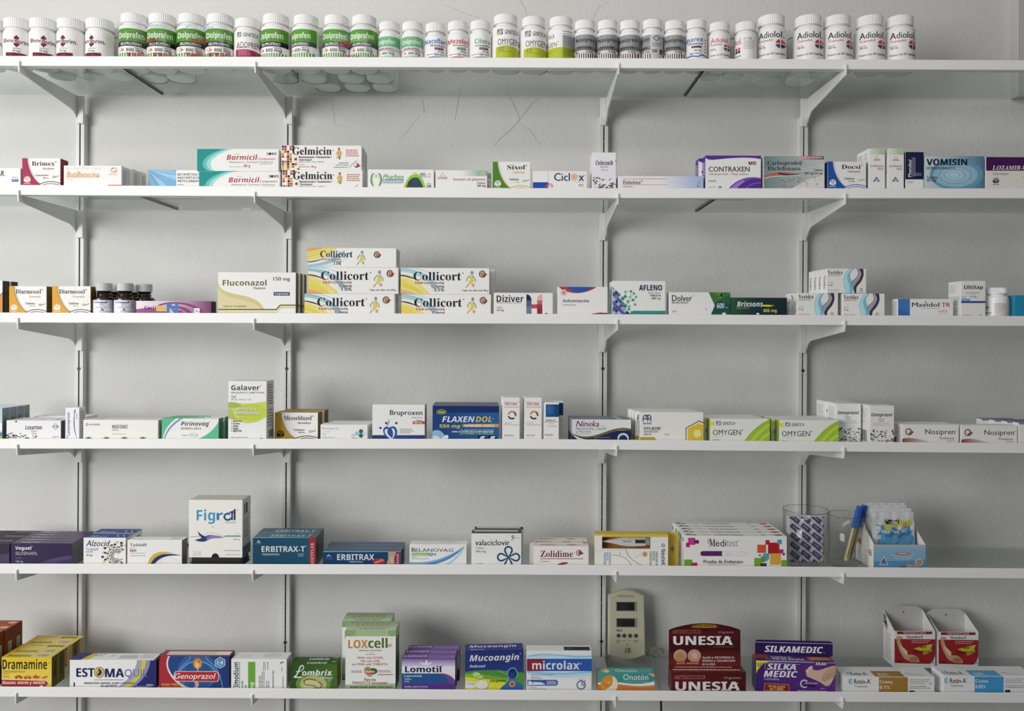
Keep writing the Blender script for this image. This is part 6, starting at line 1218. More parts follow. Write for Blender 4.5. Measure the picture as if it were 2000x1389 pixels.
c2, X2, zb2, R2 = cup(1655, 36.5, 1005, .062, 'clear plastic cup holding two blue capped glass thermometers')
# adhesive bandage packet in the first cup
g = []
for i in range(-5, 6):
    for j in range(-2, 8):
        x, y = 1548 + i * 21 + j * 0.0, 1006 + j * 17.5 + i * 8.6 + (8 if i % 2 else 0)
        g.append(P([(x - 2, y - 2), (x + 14, y + 10), (x + 10, y + 17.5), (x - 6, y + 5.5)], '3d4770'))
        g.append(T('CURITAS', x - .5, y + 5, x + 9.5, y + 11, '8a92b0', 'b', 0) if False else L([(x - .5, y + 3.5), (x + 8.5, y + 10.8)], 2.2, '8f97b4'))
        g.append(L([(x + 3, y - 4), (x + 17, y + 6.5)], 1.4, 'b0606a'))
dpk = .060
Xa, Za = at(1540.5, 1008, dpk); Xb, _ = at(1608, 1014, dpk)
zp = zb1 + .0037
m = MB(); W, H, D = Xb - Xa, Za - zp - .001, .016
m.box(0, W, 0, D, 0, H, lin('d6d4d6'), .0012)
stamp(m, g, lambda x, y: (at(x, y, dpk)[0] - Xa, at(x, y, dpk)[1] - zp), W, H, lambda u, v, l: (u, -l, v), 9)
o = m.build('bandage_packet', M_CARD, loc=(Xa, dpk, zp)); tag(o, 'flat white packet printed with slanted blue blocks and red lines inside the left cup', 'packet')
# glass thermometers with blue caps leaning in the second cup
def stick(xt, yt, xb, yb, dt, db, label):
    from mathutils import Vector
    xa, za = at(xt, yt, dt); xb_, zb_ = at(xb, yb, db)
    a = Vector((xa, dt, za)); b = Vector((xb_, db, max(zb_, zb2 + .0085)))
    root = empty('glass_thermometer', b, label, 'thermometer', 'blue capped thermometers')
    v = a - b
    f = lambda t: tuple(v * t)
    m = MB(); m.tube([f(0), f(.02), f(.5), f(.68)], [.0035, .0046, .0046, .0046], lin('c8bd8c'), 14); m.build('tube', M_GLOSS, root, True)
    s = MB(); q = Vector((-.0016, -.0046, 0))
    s.tube([tuple(v * .08 + q), tuple(v * .64 + q)], .0007, lin('6a5a30'), 6)
    for i in range(22):
        c = v * (.16 + i * .021) + Vector((.0012, -.0048, 0)); w = .0016 if i % 5 else .0026
        s.box(c.x - w / 2, c.x + w, c.y, c.y + .0006, c.z, c.z + .0005, lin('4a4436'))
    s.build('scale', M_GLOSS, root)
    c = MB(); c.tube([f(.6), f(.605), f(.99), f(1)], [.0062, .0068, .0068, .0055], lin('2a58a8'), 6); c.build('cap', M_PLASTIC, root)
stick(1679.5, 989, 1652, 1101, .060, .053, 'blue capped glass thermometer leaning in the right cup, left one')
stick(1689, 987, 1659, 1101, .0755, .066, 'blue capped glass thermometer leaning in the right cup, right one')

# open counter display box with foil sachets
def display_box():
    d = .02
    X0, Zf = at(1707, 1064, d); X1, _ = at(1808, 1064, d)
    zb = glass_z(5, X0) + .0002; W, Hf, D = X1 - X0, Zf - zb, .082
    _, Zbk = at(1750, 992, d + D); Hb = Zbk - zb
    root = empty('sachet_display_box', (X0, d, zb), 'open pale blue counter box holding foil sachets at the right of the fifth shelf', 'display box')
    t = .0008; wh, bl = lin('dcdad6'), lin('8fb4cc')
    m = MB()
    m.box(0, W, D - t, D, 0, Hb, wh); m.box(t, W - t, t, D - t, 0, t, wh)
    m.build('back_panel', M_CARD, root)
    for nm, xa in (('left', 0), ('right', W - t)):
        s = MB()
        pr = [(0, 0), (D - t, 0), (D - t, Hb), (D - .02, Hb - .004), (D * .45, Hf + .022), (.004, Hf + .002), (0, Hf)]
        a = [(xa, y, z) for y, z in pr]; b = [(xa + t, y, z) for y, z in pr]
        s.poly(list(reversed(a)), wh); s.poly(b, wh)
        for i in range(len(pr)):
            j = (i + 1) % len(pr); s.poly([a[i], a[j], b[j], b[i]], wh)
        if nm == 'left': stamp(s, [E(20, 40, 9, 12, 'b0584a'), E(20, 40, 6, 8, 'e0dcd8'), E(20, 40, 3.5, 5, 'a04a40'), N(40, 60, 70, 95, 5, '888', True), R(70, 8, 92, 30, 'b07a50')], lambda x, y: (x / 100 * D, (100 - y) / 100 * Hf), D, Hf, lambda u, v, l: (-l, u, v), 1)
        s.build('side_panel', M_CARD, root)
    f = MB(); f.box(0, W, 0, t, 0, Hf, bl)
    loc = lambda x, y: (at(x, y, d)[0] - X0, at(x, y, d)[1] - zb)
    gg = [R(1707, 1062, 1809, 1070, 'b8bcbc', 'a4b4bc', True), R(1707, 1069.5, 1809, 1116, '8cb6d0', '6fa0c4', True), P(Q((1707, 1098), (1740, 1094), (1770, 1098), (1809, 1092)) + [(1809, 1116), (1707, 1116)], '5a92ba'), P([(1726, 1087), (1717, 1103.5), (1735, 1103.5)], 'dfe4e6'), P([(1726, 1089), (1718.7, 1102.5), (1733.3, 1102.5)], '4a6690'), N(1721, 1100, 1731, 1102, 1, 'c8d0e0'), E(1795, 1098, 7.5, 7, 'd8d4cc'), E(1795, 1098, 6, 5.6, 'b98a5c'), T('Naranja', 1769, 1101, 1797, 1109, 'e8e0e0', 'hi'), T('Naranja', 1768.6, 1100.6, 1796.6, 1108.6, 'b03a44', 'bi'), P([(1752, 1108), (1770, 1105), (1770, 1107), (1756, 1110)], '8a3038'), L(Q((1740, 1084), (1756, 1088), (1772, 1088), (1784, 1083)), 1, 'cfe0ea'), L(Q((1745, 1090), (1758, 1093), (1772, 1092), (1780, 1089)), .8, 'cfe0ea'), E(1763, 1082, 15, 4.5, 'c08058'), E(1763, 1081, 10, 2.4, '8cb6d0')]
    stamp(f, gg, loc, W, Hf, lambda u, v, l: (u, -l, v), 2)
    f.build('front_panel', M_CARD, root)
    # sachets
    for i in range(4):
        yy = .020 + i * .0125; hh = Zf + .052 - zb + i * .0035 if i else .0
        top = Hf + [.058, .063, .066, .068][i]
        w = W - .016; xo = .008 + [0, .002, -.001, .001][i]
        s = MB(); nx, nz = 10, 12
        ts = .0022
        def sp(u, v, sg):
            bulge = sin(pi * min(max(u, 0), 1)) * sin(pi * min(1, v * 1.05)) if 0 < u < 1 else 0
            wr = .0009 * sin(u * 23 + i * 2) * cos(v * 17 + i)
            return (xo + u * w * (1 - .02 * v), yy + v * .010 + sg * (ts * bulge + .0002) + wr, .002 + v * (top - .002))
        for sg in (-1, 1):
            for a in range(nx):
                for b in range(nz):
                    q = [sp(a / nx, b / nz, sg), sp((a + 1) / nx, b / nz, sg), sp((a + 1) / nx, (b + 1) / nz, sg), sp(a / nx, (b + 1) / nz, sg)]
                    if sg > 0: q.reverse()
                    s.poly(q, lin('e0e2e3'))
        if i == 0:
            def pm(u, v, l):
                uu, vv = (u - .0) / 1, v
                p = sp(uu, vv, -1); return (p[0], p[1] - l - .0004, p[2])
            hv = lambda y: (at(1750, y, d + .02)[1] - zb - .002) / (top - .002)
            fm = lambda x, y: ((at(x, y, d + .02)[0] - X0 - xo) / w, hv(y))
            art = [P([(1711, 1012), (1790, 1012), (1796, 1064), (1716, 1064)], 'c9cdd0'), P(Q((1714, 1026), (1740, 1030), (1760, 1034), (1784, 1026)) + [(1794, 1064), (1716, 1064)], '5a94bc'), P([(1728, 1024), (1732, 1017), (1786, 1016), (1788, 1034), (1728, 1040)], 'b8c060'), P(Q((1722, 1044), (1740, 1028), (1770, 1030), (1784, 1042)) + Q((1784, 1042), (1770, 1054), (1740, 1056), (1722, 1044)), '3f78ac'), R(1732, 1017, 1760, 1026, '23262c'), T('Ecoral', 1734, 1018, 1758, 1025, 'c8d0d4', 'b'), E(1773, 1027, 7, 8, 'd8c8a0'), ring(1773, 1027, 5, 1.4, 'b04048'), E(1773, 1027, 2, 2.4, 'b05050'), T('Electrolitos VPO', 1724, 1036, 1776, 1042.5, 'e4eaf0', 'm'), N(1750, 1044, 1762, 1046.5, 1, 'b8a060')]
            n_ = MB(); stamp(n_, art, fm, 1, 1, pm, 1, lambda q: grid_cut(q)); pr_ = n_
        o = s.build('foil_sachet', M_FOIL, None, True, (X0, d, zb))
        tag(o, ['printed foil sachet with blue wave at the front of the counter box', 'plain silver foil sachet second from the front in the counter box', 'plain silver foil sachet third from the front in the counter box', 'plain silver foil sachet at the back of the counter box'][i], 'sachet', 'foil sachets')
        if i == 0: pr_.build('print', M_GLOSS, o)
def grid_cut(q):
    out = []
    for s in ([q] if True else []):
        n = 10
        for i in range(n):
            a = clip([(x - i / n, y) for x, y in s], 1.0 / n, 2)
            if len(a) < 3: continue
            for j in range(12):
                b = clip([(x, y - j / 12) for x, y in a], 9, 1.0 / 12)
                if len(b) >= 3: out.append([(x + i / n, y + j / 12) for x, y in b])
    return out
display_box()
# ---------------------------------------------------------------- bottom shelf
C('p0', 6, -95, -8, 1240, 'orange brown carton cut off by the left edge, front of three, bottom shelf', [], D=.0255, d=.0195, col='a8582c', side='7c3a20', top='b0602c', ends='', sa=[R(25, 25, 70, 62, 'b8b4a4'), N(32, 29, 64, 58, 3, '66655a', True)], ta=[E(-20, 50, 9, 22, 'e8c8b0')], rep=[(3, 26.2, 0, 'orange brown carton, middle of three at the left end of the bottom shelf'), (3.5, 52.4, 0, 'orange brown carton, rear of three at the left end of the bottom shelf')], group='orange brown cartons')
ye = 'e3c52e'
g = [R(0, 1280, 105, 1335, 'e4c42a', 'e8d468', True), T('Dramamine', 5, 1287.5, 92, 1307.5, '2a2218', 'b'), E(96.5, 1295, 1.6, 1.8, 'c0a030'), T('Dimenhidrinato', 6, 1308.5, 49, 1314, '6a5a20', 'i'), N(6, 1315.5, 19, 1318.5, 1, '8a7a30'), T('50 mg', 6, 1319.5, 18, 1324, '7a6a28', 'm'),
     P(Q((28, 1324), (30, 1319), (38, 1316), (43, 1320), (45, 1324)), 'b8602c'), E(32, 1324.5, 2, 1.6, '8a3f20'), E(41, 1324.5, 2, 1.6, '8a3f20'), P(Q((46, 1325), (46, 1318), (56, 1318), (62, 1319), (62, 1325)), 'c06a30'), R(48, 1320, 60, 1321.5, 'e0b060'), E(50, 1325, 1.8, 1.5, '8a3f20'), E(58, 1325, 1.8, 1.5, '8a3f20'), P([(63, 1321), (79, 1321), (76, 1325.5), (66, 1325.5)], 'b8602c'), R(67, 1318.5, 73, 1321, 'c06a30'), P([(80, 1325), (86, 1321.5), (95, 1320), (92, 1323), (84, 1325.5)], 'b8602c'), L([(86, 1323), (90, 1325.5)], 1, 'b8602c'),
     P([(3, 1327), (90, 1329), (96, 1335), (90, 1342), (3, 1342)], 'e2c8b8'), P([(3, 1328), (89.5, 1330), (94.5, 1335), (89, 1341), (3, 1341)], '9c2a34'), T('Nausea, mareo y vomito', 4.5, 1329.5, 88, 1338.5, 'f0e2da', 'bi'), R(0, 1342, 105, 1352, 'a83a30'), E(81, 1342, 4.2, 3.4, 'e8e4dc')]
C('p1', 6, 3.5, 101, 1284, 'yellow carton with red arrow band and little vehicles, front of the row of five', g, D=.0215, d=.0185, col='e4c838', side='6a5c1c', top='e6d274', ends='', sa=[T('Dramamine', 40, 18, 75, 70, '2c2412', 'b', -90)], ta=[R(3, 0, 60, 100, 'e2c634', 'e8d884'), T('Dramamine', 12, 38, 56, 88, '2a2218', 'b'), R(66, 30, 92, 88, 'e4e2dc')] + [R(68 + i * 2.3, 34, 69.2 + i * 2.3, 84, '55524e') for i in range(10)],
  rep=[(0, 22.2, 0, 'yellow carton, second in the row of five with barcodes on top'), (3, 66.6, 0, 'yellow carton, fourth in the row of five with barcodes on top')], group='yellow cartons')
cy_ = CARTONS['p1']
def yrev(key, dx, dy, label):
    c = C(key, 6, 3.5, 101, 1284, label, [], D=.0215, d=.0185, col='e4c838', side='c9c4a8', top='e6d274', ends='', sa=[R(0, 0, 30, 62, '9c2a34'), T('Nausea', 6, 8, 24, 55, 'e0c8b8', 'bi', 90), R(30, 0, 44, 62, 'e0c030'), N(54, 8, 92, 90, 4, '9a967e', True)], ta=[R(3, 0, 60, 100, 'e2c634', 'e8d884'), N(24, 30, 52, 60, 1, 'b0402c'), T('Dramamine', 58, 30, 92, 80, '3a2c18', 'b', 180)], group='yellow cartons')
    c.location = (cy_['X0'] + dx / 1000, .0185 + dy / 1000, cy_['zb'])
yrev('p1b', 1, 44.4, 'yellow carton turned round, third in the row of five')
yrev('p1c', 3.5, 88.8, 'yellow carton turned round, last in the row of five')
nb = '2a2f6e'
g = [T('EST', 149, 1305, 184.5, 1322.5, nb, 'h'), T('MA', 205, 1306, 242.5, 1323, nb, 'h'), T('QUIL', 243, 1307, 288, 1325, '55589a', 'r'), E(194, 1313.5, 10.3, 10.6, nb, 32), E(194, 1313.5, 9.2, 9.5, 'd8c84a', 32), P(Q((194, 1306), (199, 1309), (203, 1316), (196, 1321), (190, 1320)) + Q((190, 1320), (186, 1316), (194, 1318), (195, 1312), (192, 1307)), nb), L(Q((192, 1307), (193, 1311), (189, 1312), (188, 1316)), 1, nb),
     P(Q((268, 1288), (266, 1318), (240, 1336), (222, 1347)) + [(306, 1352), (306, 1288)], nb), P(Q((268, 1288), (266, 1318), (240, 1336), (222, 1347)) + list(reversed(Q((278, 1288), (276, 1320), (250, 1340), (228, 1350)))), 'a0a4c0'), P(Q((278, 1288), (276, 1320), (250, 1338), (226, 1349)) + list(reversed(Q((286, 1288), (284, 1322), (258, 1342), (234, 1352)))), 'd6c83a'), P(Q((286, 1288), (284, 1322), (258, 1342), (234, 1352)) + list(reversed(Q((294, 1288), (292, 1322), (264, 1344), (240, 1352)))), '8a90bc'), T('QUIL', 243, 1307, 288, 1325, '6a70a8', 'r'),
     N(184, 1327.5, 241, 1330.5, 1, '6a6a70'), T('INDIGESTION, AGRURAS, ACIDEZ Y SINTOMAS', 164, 1332.5, 262, 1337, '2c2c50', 'b'), T('DE GASTRITIS', 197, 1338, 229, 1342.5, '2c2c50', 'b'), E(145, 1334, 1.3, 1.4, '333'), R(143.8, 1335, 146.2, 1341, '333'), N(140, 1342, 150, 1344.5, 1, '667'), N(265, 1340, 299, 1344, 2, 'c0c2d4'), T('FORMULA', 286, 1336.5, 300, 1339, 'd8d8e4', 'b')]
C('p2', 6, 136, 304.5, 1289.5, 'white carton with round yellow emblem in its name and navy right end', g, D=.033, col='e6e6e4', side='22285a', top='dedfdd', ta=[P([(136, 100), (158, 100), (170, 0), (136, 0)], '3a3f7a'), P([(157, 95), (166, 5), (178, 5), (172, 95)], 'd6c83a'), N(172, 10, 196, 60, 2, '8a90bc'), N(206, 25, 216, 60, 2, 'a8aaac'), R(226, 30, 262, 75, 'c4c6c8'), N(268, 20, 300, 80, 3, 'b8babc'), R(300, 0, 306, 100, '2a2f6e')])
g = [R(308, 1278, 452, 1352, '2a4c86', '223c74'), E(386, 1312, 40, 36, '35629c', 40), E(386, 1320, 26, 30, '2c5490', 36), A(386, 1330, 40, 38, 200, 340, 1.6, '7fb0d4'), L(Q((372, 1282), (370, 1296), (350, 1296), (344, 1312), (340, 1350)), 1.4, '6fa0cc'), L(Q((402, 1282), (404, 1296), (424, 1296), (430, 1312), (436, 1350)), 1.4, '6fa0cc'), E(386, 1296, 9, 11, 'b8803c'), E(386, 1297, 6.5, 8.5, 'd8a048'), E(385, 1299, 4, 5, 'e8c878'), E(388, 1293, 2, 2.4, 'b86030'), L([(386, 1303), (386, 1312)], 1.6, 'e0ccd0'),
     P([(308, 1278), (330, 1278)] + Q((330, 1281), (318, 1300), (330, 1322), (352, 1340), (372, 1350)) + [(308, 1352)], 'a83038'), P(Q((334, 1279), (320, 1298), (330, 1320), (352, 1338), (384, 1352)) + list(reversed(Q((330, 1279), (317, 1300), (328, 1323), (350, 1341), (374, 1352)))), 'e0d6d2'), P(Q((316, 1279), (308, 1296), (310, 1330)) + [(308, 1352), (306, 1280)], '7e222a'),
     P([(344, 1311)] + Q((344, 1311), (338, 1311), (338, 1331), (345, 1331)) + [(424, 1332)] + Q((424, 1332), (430, 1331), (430, 1312), (422, 1311)), 'd8d0cc'), P([(345, 1312.2)] + Q((345, 1312.2), (340, 1312), (340, 1330), (346, 1330)) + [(423, 1331)] + Q((423, 1331), (428.5, 1330), (428.5, 1313), (421, 1312.2)), 'b03038'), T('Genoprazol', 340.5, 1315, 421.5, 1329.5, 'f0e8e6', 'mi'), hexa(430, 1294.5, 11.5, 'c8d8e4'), hexa(430, 1294.5, 10.3, '5a90bc'), T('14', 424.5, 1291, 436, 1297.5, 'eef2f4', 'm'), N(426, 1299, 434, 1301, 1, 'd0dce4'),
     T('ALIVIA Y PREVIENE', 315, 1335, 358, 1339, 'd8b868', 'bi'), T('gastritis y agruras', 316, 1340.5, 356, 1344.5, 'd8b868', 'bi'), T('Omeprazol', 315, 1346, 346, 1350, 'f0e0dc', 'i'), P(Q((378, 1330), (388, 1342), (374, 1348), (366, 1340)) + Q((366, 1342), (374, 1352), (396, 1344), (386, 1330)), 'c8a0ac'), E(413, 1349, 14, 5.5, 'b8bcc0'), E(409, 1349, 7, 3.6, 'd8dadc'), L([(414, 1344), (414, 1353)], 1, '888')]
C('p3', 6, 311, 448, 1282, 'blue and crimson carton with glowing chest picture and a red name plate', g, D=.03, col='a83038', side='1c2850', top='8c2a38', ends='', ta=[R(322, 22, 446, 80, 'd4d0cc'), R(418, 25, 444, 75, 'e2e0dc')], mat=M_GLOSS)
g = [T('Imodium', 455.5, 1294, 466, 1342, '23304a', 'b', 90), L([(468, 1293), (468, 1340), (466, 1347)], 1, '3a6a8a'), L([(457, 1336), (456, 1352)], 1.4, '6aa03a'), E(457.5, 1294, .9, .9, '555'), R(484.5, 1293, 498.5, 1360, '68a53a'), T('2 mg', 488, 1333, 497, 1356, 'eef4ea', 'b', 90), T('Loperamida', 471, 1330, 476, 1366, '333', 'm', 90), T('Tableta', 477, 1338, 481, 1356, '333', 'm', 90), N(506, 1320, 512, 1352, 2, '666', True), N(512, 1312, 518, 1350, 2, '777', True), N(514, 1293, 520, 1310, 2, '888', True), N(522, 1293, 526, 1308, 1, '888', True), N(520, 1330, 528, 1352, 2, '777', True), T('ADMINISTRACION ORAL', 532, 1309, 535, 1350, '444', 'm', 90), A(551, 1297, 3, 3.5, 180, 330, 1.8, '4a5a6a'), N(550, 1304, 553, 1312, 1, '778', True), N(552, 1322, 555, 1350, 1, '666', True)]
C('p4', 6, 451.5, 560, 1288, 'white carton with sideways navy lettering and a broad green bar', g, D=.034, col='e2e3e3', side='a8aaaa', top='e6e8e8', ta=[N(466, 40, 486, 75, 2, 'c0c4c8'), N(510, 25, 550, 70, 3, 'b8bcc0')])
g = [R(565, 1295, 660, 1355, '2c4a22', '4a6a2c'), E(612, 1336, 34, 22, '6a8844', 36), E(612, 1337, 26, 17, 'a8b078', 32), E(610, 1338, 18, 11, 'c0c090', 28), T('ombrix', 590, 1308, 649, 1319.5, 'eef0ea', 'bi'), L(Q((592, 1300), (582, 1300), (586, 1312), (580, 1320), (574, 1323)) , 2.4, 'eef0ea'), L(Q((590, 1300), (598, 1302), (590, 1314), (578, 1312)), 1.6, 'eef0ea'), L([(574, 1323), (590, 1323)], 2.2, 'eef0ea'), L([(650, 1318), (640, 1319)], 1, 'd8e0d0'), T('Mebendazol', 625.5, 1321.5, 649.5, 1326, 'c8d0c0', 'b'), N(641, 1327, 649, 1332, 2, 'a8b098'),
     L(Q((594, 1334), (588, 1322), (622, 1322), (632, 1334), (640, 1346), (620, 1346), (612, 1344)), 2.4, '7a5a30'), L(Q((594, 1334), (596, 1342), (616, 1334), (620, 1346)), 2, '8a6a3c'), L(Q((614, 1330), (630, 1330), (632, 1336), (630, 1342)), 1.4, 'c0a870')]
C('p5', 6, 567, 658, 1298, 'green carton with white slanted name and curled worm, front of two', g, D=.0175, d=.0195, col='3a5a28', side='6a6a30', top='35552a', ends='', ta=[T('Lombrix', 598, 25, 638, 85, 'e8ece4', 'bi'), R(646, 10, 654, 40, '8aa058')], sa=[R(0, 0, 40, 100, 'a8983a')], rep=[(0, 18.2, 0, 'green carton behind the front one with the worm')], group='green cartons')
g = [R(672, 1229, 776, 1243, '7d9a6a', 'b0c09a'), E(708, 1238, 14, 12, '9ab488'), E(738, 1238, 16, 12, '9ab488'), E(765, 1238, 8, 12, '86a472'), R(672, 1243, 776, 1337, 'e0e0da'), P([(672, 1338), (776, 1335), (776, 1352), (672, 1352)], '94ac80'),
     T('LOX', 680, 1250, 718.5, 1266.5, 'b8863a', 'h'), T('cell', 719, 1246, 757, 1266, '6a8a3c', 'h'), T('NF', 757.5, 1258, 766, 1264, 'a07038', 'b'), E(765, 1248, .9, .9, 'b88'), T('Albendazol, Quinfamida', 701, 1269, 745.5, 1272.5, '444', 'b'), N(724, 1274, 730, 1275.5, 1, '666'), T('400/300 mg', 715, 1277, 732, 1279.5, '555', 'b'),
     T('UNA sola DOSIS,', 697, 1282.5, 749, 1287.5, 'a03a44', 'm'), T('UN solo DIA,', 704, 1289, 743, 1294, 'a03a44', 'm'), T('en UNA sola TABLETA', 688, 1295, 757, 1299.5, 'a03a44', 'm'), E(718, 1309, 7, 7, '8a9a5a'), E(722, 1316, 6, 6, 'b88a5a'), E(729, 1311, 8, 6, '3a5a3c'), E(719, 1312, 8, 5, 'b0583c'), T('Adultos', 712, 1309, 732, 1314, 'e8e0d8', 'b'), N(686, 1310, 709, 1315, 2, '555'), N(738, 1309.5, 766, 1314.5, 2, '555'), T('Desparasitante!', 738, 1316, 768, 1319.5, 'a03040', 'bi'),
     T('Para los', 712, 1324.5, 734, 1330, '4a5a3a', 'm'), T('PARASITOS Intestinales', 688, 1331, 757, 1336, 'a03a44', 'm'), T('Ascaris Giardia Amiba Tenia Oxiuro', 684, 1340, 767, 1343.5, '3a4a30', 'b'), R(675, 1347, 730, 1352, '2a2a2a')]
C('p6', 6, 675, 773, 1230.5, 'tall white and pale green carton with orange and green name, front of two', g, D=.0465, col='e0e0da', side='77906a', top='b8c8a8', ends='', ta=[R(675, 0, 773, 100, '8aa878', 'c8d4bc', True), T('LOXcell', 691, 18, 757, 55, '9a9a62', 'b'), T('UNA sola DOSIS, UN solo DIA,', 690, 62, 760, 75, 'b07a78', 'r'), T('en UNA sola TABLETA', 700, 80, 752, 92, '5a6a50', 'b')], sa=[R(0, 0, 100, 16, 'c8d8b8'), R(0, 50, 100, 100, '5a7a50')], rep=[(-17, 47.2, 0, 'tall white and pale green carton set back behind the front one')], group='tall pale green cartons')
pu2 = '5a3f82'
g = [R(784, 1286, 890, 1352, 'dcdae2'), R(784, 1286, 890, 1302, '6a4a94', 'c8c0d8', True), P([(830, 1296), (833, 1288), (836, 1296), (846, 1292), (838, 1299), (826, 1299), (818, 1293)], 'e8e4ee'), T('Lomotil', 791, 1301, 862, 1313.5, '28305e', 'h'), E(864, 1300.5, .9, .9, '446'), R(784, 1315.5, 890, 1337, '285088'), P(Q((866, 1315.5), (880, 1318), (888, 1326), (890, 1332)) + [(890, 1315.5)], 'd4cede'), P(Q((856, 1315.5), (872, 1320), (878, 1330), (878, 1337)) + [(890, 1337), (890, 1334)] + list(reversed(Q((866, 1315.5), (880, 1318), (888, 1326), (890, 1334)))), '6a4488'), P([(784, 1336.5), (890, 1335.5), (890, 1352), (784, 1352)], '55357e'), T('Loperamida', 789.5, 1318, 824.5, 1323.5, 'c8d4e4', 'm'), T('Tableta', 790, 1325, 803, 1328, 'd0d8e4', 'm'), T('2 mg', 790, 1329.5, 798.5, 1333, 'd8e0ea', 'b'), T('Auxiliar contra la diarrea', 790, 1339.5, 835, 1343, 'c8bcd8', 'b'), N(790, 1345.5, 832, 1347.5, 1, 'a898c0')]
C('p7', 6, 785, 889, 1287.5, 'purple, white and blue carton with navy name, front of three with purple tops', g, D=.0225, d=.0185, col=pu2, side='3a2c58', top='6a4a8c', ends='', ta=[T('Lomotil', 788, 20, 832, 55, 'd8d0e4', 'b'), R(836, 15, 887, 85, '8a74a8'), N(838, 20, 885, 80, 3, '6a4a8c')], rep=[(1, 23.2, 0, 'purple topped carton, middle of three'), (5, 46.4, 0, 'purple topped carton, rear of three')], group='purple topped cartons')
g = [R(905, 1268, 1026, 1315, '27306e', '2a3878', True), P(Q((908, 1313), (940, 1308), (980, 1310), (1026, 1318)) + [(1026, 1352), (908, 1352)], '4a8a3a'), P(Q((908, 1316), (940, 1318), (985, 1322), (1010, 1334)) + [(1010, 1352), (908, 1352)], '7aa83a'), P(Q((908, 1322), (945, 1328), (985, 1330), (1005, 1345)) + [(1000, 1352), (908, 1352)], 'd2cc3c'), T('Mucoangin', 917, 1279.5, 1014, 1296, 'eceef0', 'bi'), E(1016.5, 1280, .9, .9, 'ccc'), T('Ambroxol', 916.5, 1299, 948, 1304.5, 'dfe4ec', 'mi'), N(928, 1305, 948, 1306.5, 1, '4a6aa0'),
     E(929, 1318, 8, 5, '8ab060'), E(931, 1319, 7, 4.6, 'b4cc88'), E(937, 1324, 8, 5, '7a9a50'), E(937, 1323.4, 6.6, 4, 'a8c478'), N(945, 1321, 968, 1323, 1, '556'), N(945, 1325, 985, 1327, 1, '445'), T('Garganta', 957, 1329, 988, 1336, '3a4a28', 'bi'), P([(910, 1329), (930, 1334), (940, 1339), (932, 1342), (910, 1336)], 'd0d2cc'), T('Limon', 914, 1334.5, 927, 1338, '55584a', 'm'), E(942, 1340, 13, 9.5, 'a8aaa0'), E(941, 1338.5, 12, 8.5, 'd4d6d0'), P([(909, 1336), (928, 1339), (926, 1345), (909, 1345)], 'e4e4de'),
     P(Q((975, 1352), (980, 1340), (992, 1338), (994, 1330)) + Q((990, 1322), (990, 1308), (1002, 1306), (1012, 1308), (1011, 1322)) + Q((1007, 1330), (1008, 1338), (1020, 1340), (1026, 1344)) + [(1026, 1352)], '2f62a4'), E(1001, 1319, 10.5, 12.5, '6a9ac8'), E(1001, 1319, 8.5, 10.5, '1e2c5e'), L([(998.5, 1317), (998.5, 1327)], .8, '5a7ab0'), L([(1003, 1317), (1003, 1327)], .8, '5a7ab0'), P([(995, 1328), (1007, 1328), (1008, 1342), (994, 1342)], '3a70b0'), E(1000.5, 1339, 5.6, 5.8, 'e0b060'), E(1000.5, 1339, 4, 4.2, 'c83a34'), L(Q((972, 1311), (982, 1316), (990, 1320)), .8, '9ab8d8')]
C('p8', 6, 908.7, 1023, 1272, 'navy, green and yellow carton with throat picture and white slanted name', g, D=.033, col='27306e', side='1f2654', top='333c7c', ends='', yaw=4, d=.0185, ta=[T('Mucoangin', 917, 18, 1010, 66, 'e4e6ee', 'bi'), T('Ambroxol', 918, 72, 946, 92, 'b8c0dc', 'mi')], mat=M_CARD)
lb = 'a8cce0'
